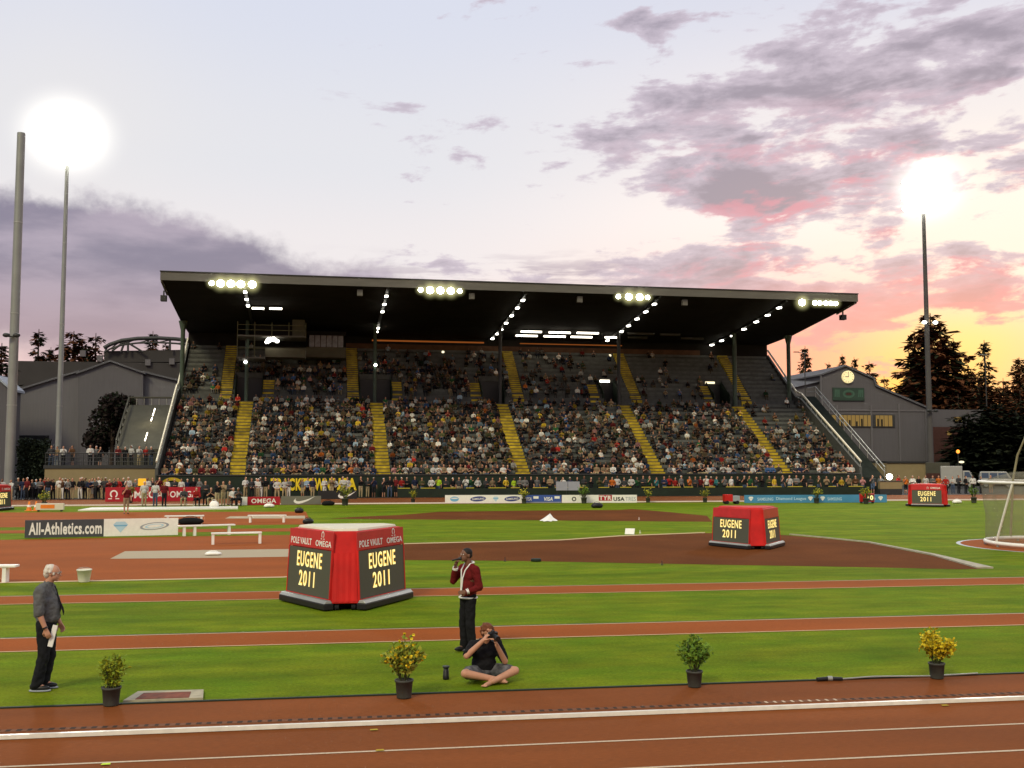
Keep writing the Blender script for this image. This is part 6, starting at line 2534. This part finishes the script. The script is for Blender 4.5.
def fir(label, px, pytop, Y, kind, wide, group, pybase=None):
    c = AY(px, pytop, Y)
    H = c.z
    t = thing('conifer_tree', label, 'tree', (c.x, Y, 0), random.uniform(0, 6), group)
    cr, tr = FIRS[kind]
    k = H / 20
    for nm, me in (('crown', cr), ('trunk', tr)):
        o = bpy.data.objects.new(nm, me)
        COL.objects.link(o)
        o.parent = t
    t.scale = (k * wide, k * wide, k)
    return t


random.seed(9)
gl_ = 'conifers behind the grey hall'
fir('conifer at the frame edge beyond the big pole', 2, 343, 190, 0, 1.4, gl_)
fir('tall pointed conifer between the two light poles', 39, 329, 235, 2, 1.24, gl_)
fir('short conifer just short of the thin pole', 51, 347, 235, 0, 0.93, gl_)
fir('broad dark conifer behind the thin pole', 74, 331, 235, 1, 1.32, gl_)
fir('conifer between the thin pole and the arena truss', 96, 333, 235, 3, 1.16, gl_)
fir('conifer showing through the arena roof truss', 153, 331, 268, 0, 0.96, gl_)
fir('small conifer behind the truss nearest the stand', 166, 342, 268, 2, 0.93, gl_)
gr_ = 'conifers behind the field house'
fir('small pointed conifer beside the stand end column', 805, 346, 190, 0, 0.96, gr_)
fir('low conifer top left of the clock gable', 829, 362, 190, 2, 0.78, gr_)
fir('conifer top just before the clock gable', 842, 354, 190, 0, 0.78, gr_)
fir('conifer top just after the clock gable', 854, 357, 190, 2, 0.85, gr_)
fir('spreading conifer above the sloping field house roof', 869, 361, 180, 3, 0.96, gr_)
fir('lower conifer on the sloping field house roof line', 884, 376, 180, 3, 0.93, gr_)
fir('smallest conifer at the roof end before the big fir', 897, 388, 175, 0, 0.93, gr_)
gb_ = 'tall firs against the sunset'
fir('tallest broad fir behind the thin floodlight pole', 930, 313, 155, 1, 1.35, gb_)
fir('fir growing against the tallest broad fir', 914, 332, 158, 3, 1.0, gb_)
fir('rust-edged fir just past the tallest broad fir', 953, 338, 158, 3, 1.1, gb_)
fir('slender pointed fir with open branches standing over the dark trees', 984, 340, 150, 2, 1.1, gb_)
fir('fir leaning at the frame edge against the glow', 1019, 357, 150, 1, .95, gb_)
fir('low fir between the slender fir and the rust-edged fir', 968, 366, 152, 1, 1.1, gb_)
fir('low fir between the slender fir and the frame edge', 1003, 378, 150, 3, 1.2, gb_)


def round_tree(label, px, pytop, pybase, wpx, Y, mats, n, size, group=None, trunk_h=.35):
    top = AY(px, pytop, Y)
    sc = (AX(px + 50, Y) - AX(px - 50, Y)) / 100
    W = wpx * sc / 2
    zb = max(AY(px, pybase, Y).z, .3)
    t = thing('broadleaf_tree', label, 'tree', (top.x, Y, 0), 0, group)
    off = t.location
    mb = MB(off)
    lobes = []
    for k in range(16):
        a = random.uniform(0, 2 * PI)
        r = random.uniform(.1, .72) * W
        z = zb + (top.z - zb) * random.uniform(.12, .85)
        lobes.append((V((top.x + r * math.cos(a), Y + r * math.sin(a), z)), W * random.uniform(.30, .52)))
    lobes.append((V((top.x, Y, top.z - W * .4)), W * .42))

    def fn():
        c, r = random.choice(lobes)
        v = V((random.gauss(0, 1), random.gauss(0, 1), random.gauss(0, 1))).normalized()
        return c + v * r * random.uniform(.55, 1.08), v
    leaf_cloud(mb, n, fn, size, mats)
    mb.build('crown', t)
    tb = MB(off)
    tb.tube([(top.x, Y, 0), (top.x + .1, Y, zb + (top.z - zb) * .3), (top.x, Y, zb + (top.z - zb) * .7)], [W * .09, W * .06, .05], M_bark, 8)
    for c, r in lobes[:9]:
        tb.tube([(top.x, Y, zb + (top.z - zb) * .2), tuple(c)], [W * .04, .03], M_bark, 5, caps=False)
    tb.build('trunk', t)
    return t


round_tree('round plum-dark tree in front of the grey gable', 113, 394, 452, 62, 118, [M_darkleaf, M_darkleaf, M_hedge], 9000, .42)
fir('wide dark fir under the slender fir', 978, 374, 140, 3, 1.5, gb_)
fir('wide dark fir between the slender fir and the frame edge fir', 999, 386, 139, 1, 1.5, gb_)
fir('broad dark fir behind the truck', 958, 394, 141, 3, 1.5, gb_)
fir('wide dark fir at the frame edge above the cage', 1020, 390, 134, 3, 1.6, gb_)
fir('low dark fir behind the truck', 968, 412, 128, 4, 1.9, gb_)
fir('low dark fir behind the parked van', 991, 404, 127, 4, 1.9, gb_)
fir('low dark fir above the cage top', 1016, 410, 126, 4, 1.9, gb_)

# ------------------------------------------------------------------ floodlight poles
def halo_material(R, peak, power=2.5, tint=(1.0, .96, .80)):  # emissive volume added as a glow round lamps, imitating lens glare
    m = bpy.data.materials.new('glare_halo')
    m.use_nodes = True
    nt = m.node_tree
    nt.nodes.remove(nt.nodes['Principled BSDF'])
    tc = nt.nodes.new('ShaderNodeTexCoord')
    ln = nt.nodes.new('ShaderNodeVectorMath')
    ln.operation = 'LENGTH'
    nt.links.new(tc.outputs['Object'], ln.inputs[0])
    dv = nt.nodes.new('ShaderNodeMapRange')
    dv.inputs['From Min'].default_value = 0
    dv.inputs['From Max'].default_value = R
    dv.inputs['To Min'].default_value = 1
    dv.inputs['To Max'].default_value = 0
    nt.links.new(ln.outputs['Value'], dv.inputs['Value'])
    pw = nt.nodes.new('ShaderNodeMath')
    pw.operation = 'POWER'
    pw.inputs[1].default_value = power
    nt.links.new(dv.outputs['Result'], pw.inputs[0])
    ml = nt.nodes.new('ShaderNodeMath')
    ml.operation = 'MULTIPLY'
    ml.inputs[1].default_value = peak
    nt.links.new(pw.outputs[0], ml.inputs[0])
    e = nt.nodes.new('ShaderNodeEmission')
    e.inputs['Color'].default_value = (tint[0], tint[1], tint[2], 1)
    nt.links.new(ml.outputs[0], e.inputs['Strength'])
    nt.links.new(e.outputs[0], nt.nodes['Material Output'].inputs['Volume'])
    return m


def light_pole(label, pxb, pxt, pyt, Y, r0, r1, bank, extras=(), R=7.3, peak=.36, mat=None):
    b = AY(pxb, 470, Y)
    top = AY(pxt, pyt, Y)
    t = thing('floodlight_pole', label, 'floodlight pole', (b.x, Y, 0), 0, 'floodlight poles')
    off = t.location
    mb = MB(off)
    H = top.z
    mb.tube([(b.x, Y, 0), (b.x, Y, .8), (b.x, Y, H * .5), (b.x, Y, H)], [r0 * 1.02, r0, (r0 + r1) / 2, r1], mat or M_pole, 14)
    for u in (.25, .5, .75):
        r = r0 + (r1 - r0) * u
        mb.tube([(b.x, Y, H * u - .05), (b.x, Y, H * u + .05)], r * 1.06, mat or M_galv, 14)
    mb.build('pole', t)
    mb = MB(off)
    mb.tube([(b.x, Y, 0), (b.x, Y, .12)], r0 * 2.1, M_galv, 14)
    for k in range(8):
        a = 2 * PI * k / 8
        mb.tube([(b.x + r0 * 1.7 * math.cos(a), Y + r0 * 1.7 * math.sin(a), .121), (b.x + r0 * 1.7 * math.cos(a), Y + r0 * 1.7 * math.sin(a), .22)], .05, M_dark, 6)
    mb.build('base_plate', t)
    for z, wd in extras:
        mb = MB(off)
        mb.box(b.x - wd, b.x + wd, Y - r0 - .25, Y - r0 - .15, z - .05, z + .05, M_dark)
        mb.box(b.x - .05, b.x + .05, Y - r0 - .149, Y, z - .04, z + .04, M_dark)
        ao = mb.build('lamp_arm', t)
        for s_ in (-1, 1):
            l = MB(off)
            l.ell((b.x + wd * s_, Y - r0 - .35, z + .1), (.32, .2, .2), M_lamp if wd > .5 else M_dark, 10)
            l.build('small_lamp', ao)
    if bank:
        for row in range(4):
            z = H + .5 + row * 1.15
            hw = 3.0
            mb = MB(off)
            mb.box(b.x - hw, b.x + hw, Y - .1, Y + .1, z - .1, z + .1, M_galv)
            arm = mb.build('crossarm', t)
            for k in range(7):
                x = b.x - hw + .35 + k * (2 * hw - .7) / 6
                l = MB(off)
                l.ell((x, Y - .42, z), (.42, .22, .42), M_flood, 14)
                l.build('lamp', arm)
        mb = MB(off)
        mb.tube([(b.x, Y, H), (b.x, Y, H + 4.3)], r1 * .9, M_pole, 10)
        mb.build('mast_top', t)
        me = bpy.data.meshes.new('glare_halo')
        bm = bmesh.new()
        bmesh.ops.create_icosphere(bm, subdivisions=4, radius=R)
        bm.to_mesh(me)
        bm.free()
        me.materials.append(halo_material(R, peak))
        ho = bpy.data.objects.new('glare_halo', me)
        COL.objects.link(ho)
        ho.parent = t
        ho.location = (0, -.6, H + 3.2)
        ho.scale = (1.06, 1, .94)
    return t


hm = halo_material(1.25, 2.4, 3.0, (1.0, .95, .42))  # same added glare glow for the roof floodlights
me = bpy.data.meshes.new('glare_halo')
bm = bmesh.new()
bmesh.ops.create_icosphere(bm, subdivisions=3, radius=1.25)
bm.to_mesh(me)
bm.free()
me.materials.append(hm)
for o in [c for c in gs.children if c.name.startswith('floodlight')]:
    vs = [v.co for v in o.data.vertices]
    c = sum(vs, V((0, 0, 0))) / len(vs)
    h = bpy.data.objects.new('glare_halo', me)
    COL.objects.link(h)
    h.parent = o
    h.location = c + V((0, -.1, 0))
    k = (max(v.z for v in vs) - min(v.z for v in vs)) / .70
    h.scale = (k, k, k)
lp1 = light_pole('thin pole with glaring lamp bank behind the terrace', 57.5, 63.5, 163, 126, .34, .20, True)
lp0 = light_pole('thick grey pole at the frame edge with its lamps out of sight', 9.5, 19.5, 133, 96, .41, .34, False, ((14.0, .42),))
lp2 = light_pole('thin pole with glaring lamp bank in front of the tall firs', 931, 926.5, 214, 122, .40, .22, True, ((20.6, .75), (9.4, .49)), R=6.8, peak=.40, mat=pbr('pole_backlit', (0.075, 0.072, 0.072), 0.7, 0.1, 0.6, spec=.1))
for nm, px, py, Y, en in (('floodlight_beam', 65, 130, 124, 62000), ('floodlight_beam', 922, 190, 120, 62000)):
    c = AY(px, py, Y)
    ld = bpy.data.lights.new(nm, 'SPOT')
    ld.energy = en
    ld.color = (1.0, .96, .84)
    ld.spot_size = math.radians(75)
    ld.spot_blend = .6
    ld.shadow_soft_size = 3.0
    o = bpy.data.objects.new(nm, ld)
    COL.objects.link(o)
    o.location = c + V((0, -2.0, 0))
    o.rotation_euler = (V((18, 48, 0)) - c).to_track_quat('-Z', 'Y').to_euler()
# slim lamp posts by the field house and under the slender fir
for px, pt, pb, Y, lab in ((804.5, 353, 430, 130, 'slim double-armed lamp post beside the stand end'), (985, 355, 470, 128, 'slim lamp post under the slender fir')):
    p, q = AY(px, pt, Y), AY(px, pb, Y)
    t = thing('lamp_post', lab, 'lamp post', (p.x, Y, 0), 0, 'slim lamp posts')
    mb = MB(t.location)
    mb.tube([(p.x, Y, 0), (p.x, Y, p.z)], [.09, .06], M_dark, 8)
    mb.build('pole', t)
    mb = MB(t.location)
    mb.tube([(p.x - 1.1, Y, p.z + .1), (p.x, Y, p.z), (p.x + .3, Y, p.z + .05)], .05, M_pole, 6)
    ao = mb.build('arm', t)
    mb = MB(t.location)
    mb.box(p.x - 1.5, p.x - .8, Y - .15, Y + .15, p.z + .06, p.z + .16, M_dark)
    mb.build('lamp_head', ao)
for px, py, Y, mt, lab in ((958, 457.5, 121, M_orange, 'small orange lamp glowing among the dark trees'), (961.5, 462, 119, M_lamp, 'small white lamp above the parked truck')):
    p = AY(px, py - (6 if mt is M_orange else 0), Y)
    t = thing('street_lamp', lab, 'lamp', (p.x, Y, 0), 0, 'small street lamps by the dark trees')
    mb = MB(t.location)
    mb.tube([(p.x, Y, 0), (p.x, Y, p.z)], .05, M_dark, 6)
    mb.build('post', t)
    mb = MB(t.location)
    mb.ell((p.x, Y, p.z), (.38, .2, .14) if mt is M_lamp else (.22, .2, .24), M_dimlamp if mt is M_lamp else glow('orange_lamp', (1, .30, .04), 2.5), 10)
    mb.build('lamp_head', t)

# ------------------------------------------------------------------ parked vehicles
def vehicle(label, px0, px1, pyb, Y, kind):
    x0, x1 = AX(px0, Y), AX(px1, Y)
    t = thing('parked_' + kind, label, kind, ((x0 + x1) / 2, Y, -.01), math.radians(-30), 'vehicles parked by the dark trees')
    L = (x1 - x0) * 1.22
    M = Matrix.Translation((-L / 2, 0, 0))
    mb = MB()
    if kind == 'truck':
        mb.prism([(0, 0, .55), (L * .62, 0, .55), (L * .62, 0, 2.6), (0, 0, 2.6)], (0, 2.2, 0), M_truck, M)
        mb.build('cargo_box', t, .04)
        mb = MB()
        mb.prism([(L * .63, .1, .5), (L, .1, .5), (L, .1, 1.15), (L * .93, .1, 1.25), (L * .83, .1, 2.05), (L * .63, .1, 2.05)], (0, 2.0, 0), M_truck, M)
        mb.build('cab', t, .04)
        mb = MB()
        mb.prism([(L * .68, .092, 1.30), (L * .88, .092, 1.30), (L * .815, .092, 1.92), (L * .68, .092, 1.92)], (0, -.006, 0), M_bluewin, M)
        mb.build('window', t)
        wx = (.16, .84)
    else:
        mb.prism([(0, 0, .45), (L, 0, .45), (L, 0, 1.05), (L * .90, 0, 1.15), (L * .76, 0, 1.95), (L * .04, 0, 1.95), (0, 0, 1.4)], (0, 1.9, 0), M_truck, M)
        mb.build('body', t, .05)
        for a, b in ((.06, .26), (.29, .50), (.53, .82)):
            mb = MB()
            mb.prism([(L * a, -.004, 1.20), (L * b, -.004, 1.20), (L * min(b, .75), -.004, 1.80), (L * a, -.004, 1.80)], (0, -.006, 0), M_bluewin, M)
            mb.build('window', t)
        wx = (.18, .80)
    for u in wx:
        for y in (.05, 1.80):
            w = MB()
            w.tube([(L * u, y, .42), (L * u, y + .22, .42)], .42, M_tyre, 16, M)
            wo = w.build('wheel', t)
            r = MB()
            r.tube([(L * u, y - .012, .42), (L * u, y - .002, .42)], .24, M_galv, 12, M)
            r.build('rim', wo)
    return t


vehicle('white box truck parked past the beige base wall', 945.5, 970, 486, 112, 'truck')
vehicle('white van parked behind the throwing cage', 984.5, 1009, 486, 112, 'van')
a, b = AX(929, 118), AX(946, 118)
t = thing('trailer', 'pale low trailer between the beige base wall and the truck', 'trailer', ((a + b) / 2, 118, -.01), math.radians(-30))
L = (b - a) * 1.22
mb = MB()
mb.box(-L / 2, L / 2, 0, 2, .8, 3.0, M_conc)
mb.build('body', t, .06)
mb = MB()
mb.box(-L / 2 + .05, L / 2 - .05, -.05, -.01, 1.1, 1.7, M_brick)
mb.build('side_stripe', t)
for x in (-L * .3, L * .3):
    w = MB()
    w.tube([(x, .05, .4), (x, .3, .4)], .4, M_tyre, 14)
    w.build('wheel', t)

# ------------------------------------------------------------------ sky
world = bpy.data.worlds.new('World')
scene.world = world
world.use_nodes = True
nt = world.node_tree
nt.nodes.clear()


class N:
    """tiny arithmetic on shader sockets"""

    def __init__(self, s):
        self.s = s

    @staticmethod
    def op(o, a, b=None, c=None, clamp=False):
        n = nt.nodes.new('ShaderNodeMath')
        n.operation = o
        n.use_clamp = clamp
        for i, x in enumerate((a, b, c)):
            if x is None:
                continue
            if isinstance(x, N):
                nt.links.new(x.s, n.inputs[i])
            else:
                n.inputs[i].default_value = float(x)
        return N(n.outputs[0])

    def __add__(self, o): return N.op('ADD', self, o)
    def __radd__(self, o): return N.op('ADD', o, self)
    def __sub__(self, o): return N.op('SUBTRACT', self, o)
    def __rsub__(self, o): return N.op('SUBTRACT', o, self)
    def __mul__(self, o): return N.op('MULTIPLY', self, o)
    def __rmul__(self, o): return N.op('MULTIPLY', o, self)
    def __truediv__(self, o): return N.op('DIVIDE', self, o)


def sstep(a, b, x):
    n = nt.nodes.new('ShaderNodeMapRange')
    n.interpolation_type = 'SMOOTHSTEP'
    n.inputs['From Min'].default_value = a
    n.inputs['From Max'].default_value = b
    if isinstance(x, N):
        nt.links.new(x.s, n.inputs['Value'])
    return N(n.outputs['Result'])


def gauss(x, y, cx, cy, rx, ry):
    dx = (x - cx) * (1.0 / rx)
    dy = (y - cy) * (1.0 / ry)
    return N.op('EXPONENT', (dx * dx + dy * dy) * -1.0)


def noise3(x, y, sx, sy, z=0.0, detail=8, rough=.58, dist=0.0):
    cb = nt.nodes.new('ShaderNodeCombineXYZ')
    nt.links.new((x * (1.0 / sx)).s, cb.inputs[0])
    nt.links.new((y * (1.0 / sy)).s, cb.inputs[1])
    cb.inputs[2].default_value = z
    n = nt.nodes.new('ShaderNodeTexNoise')
    n.inputs['Scale'].default_value = 1.0
    n.inputs['Detail'].default_value = detail
    n.inputs['Roughness'].default_value = rough
    n.inputs['Distortion'].default_value = dist
    nt.links.new(cb.outputs[0], n.inputs['Vector'])
    return N(n.outputs['Fac'])


def mixc(f, a, b):
    n = nt.nodes.new('ShaderNodeMix')
    n.data_type = 'RGBA'
    n.clamp_factor = True
    if isinstance(f, N):
        nt.links.new(f.s, n.inputs['Factor'])
    else:
        n.inputs['Factor'].default_value = f
    for k, x in (('A', a), ('B', b)):
        if isinstance(x, tuple):
            n.inputs[k].default_value = x
        else:
            nt.links.new(x, n.inputs[k])
    return n.outputs['Result']


def ramp(x, stops):
    n = nt.nodes.new('ShaderNodeValToRGB')
    n.color_ramp.interpolation = 'EASE'
    e = n.color_ramp.elements
    while len(e) < len(stops):
        e.new(.5)
    for el, (p, c) in zip(e, stops):
        el.position = p
        el.color = lin(*c)
    nt.links.new(x.s, n.inputs['Fac'])
    return n.outputs['Color']


tc = nt.nodes.new('ShaderNodeTexCoord')
sx_ = nt.nodes.new('ShaderNodeSeparateXYZ')
nt.links.new(tc.outputs['Generated'], sx_.inputs[0])
wx, wy, wz = (N(sx_.outputs[i]) for i in range(3))
azd = N.op('ARCTAN2', wx, wy) * (180 / PI)
eld = N.op('ARCSINE', wz) * (180 / PI)
X = (azd - 8.8) * 19.2 + 512.0          # bearing and elevation, scaled so that one unit is about a twentieth of a degree
Yv = 460.0 - eld * 18.4
v = N.op('MULTIPLY', Yv, 1 / 460.0, clamp=True)
left = ramp(v, [(0, (216, 220, 235)), (.35, (226, 226, 232)), (.55, (236, 230, 232)), (.72, (240, 222, 222)), (.80, (232, 200, 200)), (1, (214, 160, 150))])
right = ramp(v, [(0, (216, 218, 232)), (.28, (238, 232, 234)), (.46, (255, 243, 238)), (.60, (254, 232, 224)), (.70, (251, 208, 198)), (.80, (246, 180, 166)), (1, (250, 165, 90))])
base = mixc(sstep(380, 900, X), left, right)
base = mixc(gauss(X, Yv, 810, 362, 120, 58) * .9, base, lin(244, 158, 146))
base = mixc(gauss(X, Yv, 965, 350, 95, 42) * .92, base, lin(255, 214, 116))
base = mixc(gauss(X, Yv, 1010, 250, 150, 90) * .55, base, lin(255, 246, 226))
base = mixc(gauss(X, Yv, 925, 388, 60, 26) * .8, base, lin(255, 205, 90))
base = mixc(gauss(X, Yv, 60, 130, 110, 110) * .25, base, lin(245, 236, 226))
# ---- long bank of cloud over the left
wob = noise3(X, Yv, 105, 80, 3.1, 8, .55)
wob2 = noise3(X, Yv, 38, 30, 7.3, 6, .6)
xl = N.op('MAXIMUM', X, -200.0)
edge = 207.0 + N.op('MAXIMUM', xl - 70.0, 0.0) * .185
dl = Yv - edge + (wob - .5) * 52.0 + (wob2 - .5) * 34.0
ml = sstep(-4, 18, dl) * (1.0 - sstep(420, 520, X + (wob - .5) * 100.0)) * (1.0 - sstep(338, 372, Yv + (wob2 - .5) * 40))
shade = noise3(X, Yv, 150, 42, 11.0, 7, .55)
cl = mixc(sstep(.36, .68, shade), lin(132, 124, 146), lin(174, 161, 178))
cl = mixc(sstep(265, 355, Yv) * .8, cl, lin(178, 152, 162))
base = mixc(ml * .96, base, cl)
# ---- broken clouds rising to the right
X2 = X + Yv * .28
n1 = noise3(X2, Yv, 100, 30, 1.7, 10, .57, .25)
n1s = noise3(X2 - 4.0, Yv - 9.0, 100, 30, 1.7, 10, .57, .25)
n2 = noise3(X2, Yv, 34, 14, 5.2, 7, .6)
cov = gauss(X, Yv, 960, 90, 260, 120) * .27 + gauss(X, Yv, 780, 195, 175, 44) * .24 + gauss(X, Yv, 545, 152, 110, 34) * .15 + gauss(X, Yv, 640, 270, 260, 26) * .20 + gauss(X, Yv, 960, 300, 170, 34) * .17 + gauss(X, Yv, 930, 318, 190, 20) * .15 + gauss(X, Yv, 648, 30, 34, 12) * .20 + gauss(X, Yv, 360, 60, 60, 26) * .06 + gauss(X, Yv, 720, 130, 150, 60) * .09 - gauss(X, Yv, 600, 225, 130, 24) * .12 - .075
d1 = n1 + (n2 - .5) * .36 + cov
m1 = sstep(.55, .66, d1) * sstep(250, 420, X)
lit = sstep(-.02, .13, n1s - n1 + .02) * sstep(90, 215, Yv) * sstep(560, 800, X)
dens = sstep(.60, .86, d1)
cr = mixc(dens, lin(200, 188, 203), lin(148, 139, 156))
cr = mixc(lit * .85, cr, lin(218, 140, 158))
cr = mixc(sstep(255, 335, Yv) * sstep(600, 820, X) * .80, cr, lin(222, 142, 150))
base = mixc(m1 * .92, base, cr)
# wisps low in the middle
n3 = noise3(X, Yv, 95, 13, 9.4, 7, .55)
m3 = sstep(.50, .66, n3) * gauss(X, Yv, 560, 272, 240, 16) * .75
base = mixc(m3, base, lin(168, 154, 172))
sky_tex = nt.nodes.new('ShaderNodeTexSky')
sky_tex.sky_type = 'NISHITA'
sky_tex.sun_disc = False
sky_tex.sun_elevation = math.radians(2)
sky_tex.sun_rotation = math.radians(30)
# below the horizon: dull ground
base = mixc(sstep(462, 480, Yv), base, lin(60, 60, 55))
bg = nt.nodes.new('ShaderNodeBackground')
bg.inputs['Strength'].default_value = 1.0
nt.links.new(base, bg.inputs['Color'])
bg2 = nt.nodes.new('ShaderNodeBackground')
bg2.inputs['Strength'].default_value = 0.02
nt.links.new(sky_tex.outputs[0], bg2.inputs['Color'])
addn = nt.nodes.new('ShaderNodeAddShader')
nt.links.new(bg.outputs[0], addn.inputs[0])
nt.links.new(bg2.outputs[0], addn.inputs[1])
wo = nt.nodes.new('ShaderNodeOutputWorld')
nt.links.new(addn.outputs[0], wo.inputs['Surface'])

# ------------------------------------------------------------------ light and camera
flood_wash = bpy.data.lights.new('flood_wash', 'SUN')  # added directional lamp standing in for floodlights out of view
flood_wash.energy = 2.1
flood_wash.angle = math.radians(14)
flood_wash.color = (1.0, .89, .55)
so = bpy.data.objects.new('flood_wash', flood_wash)
COL.objects.link(so)
az = math.radians(-34)         # light arrives from behind the camera's left shoulder
el = math.radians(40)
d = V((-math.sin(az) * math.cos(el), math.cos(az) * math.cos(el), -math.sin(el)))
so.rotation_euler = d.to_track_quat('-Z', 'Y').to_euler()
so.location = (-20, -30, 40)

cd = bpy.data.cameras.new('camera')
cd.sensor_width = 36.0
cd.lens = 36.0 * F / 1024.0
cd.clip_start = 0.1
cd.clip_end = 4000
co = bpy.data.objects.new('camera', cd)
COL.objects.link(co)
co.location = (0, 0, HC)
co.rotation_euler = FW.to_track_quat('-Z', 'Y').to_euler()
scene.camera = co
for m in bpy.data.materials:
    if m.name in ('flood_white', 'lamp_white', 'led_text', 'led_core', 'lamp_dim', 'clock_face', 'lit_window', 'orange_glow', 'orange_lamp', 'yellow_panel'):
        m.cycles.emission_sampling = 'NONE'
scene.view_settings.view_transform = 'Standard'
scene.view_settings.look = 'None'
scene.view_settings.exposure = 0
scene.view_settings.gamma = 1
scene.render.engine = 'CYCLES'
scene.cycles.use_denoising = True
scene.cycles.max_bounces = 6
scene.cycles.diffuse_bounces = 3
scene.cycles.transparent_max_bounces = 16
scene.cycles.volume_step_rate = 1.0
scene.cycles.sample_clamp_indirect = 6.0
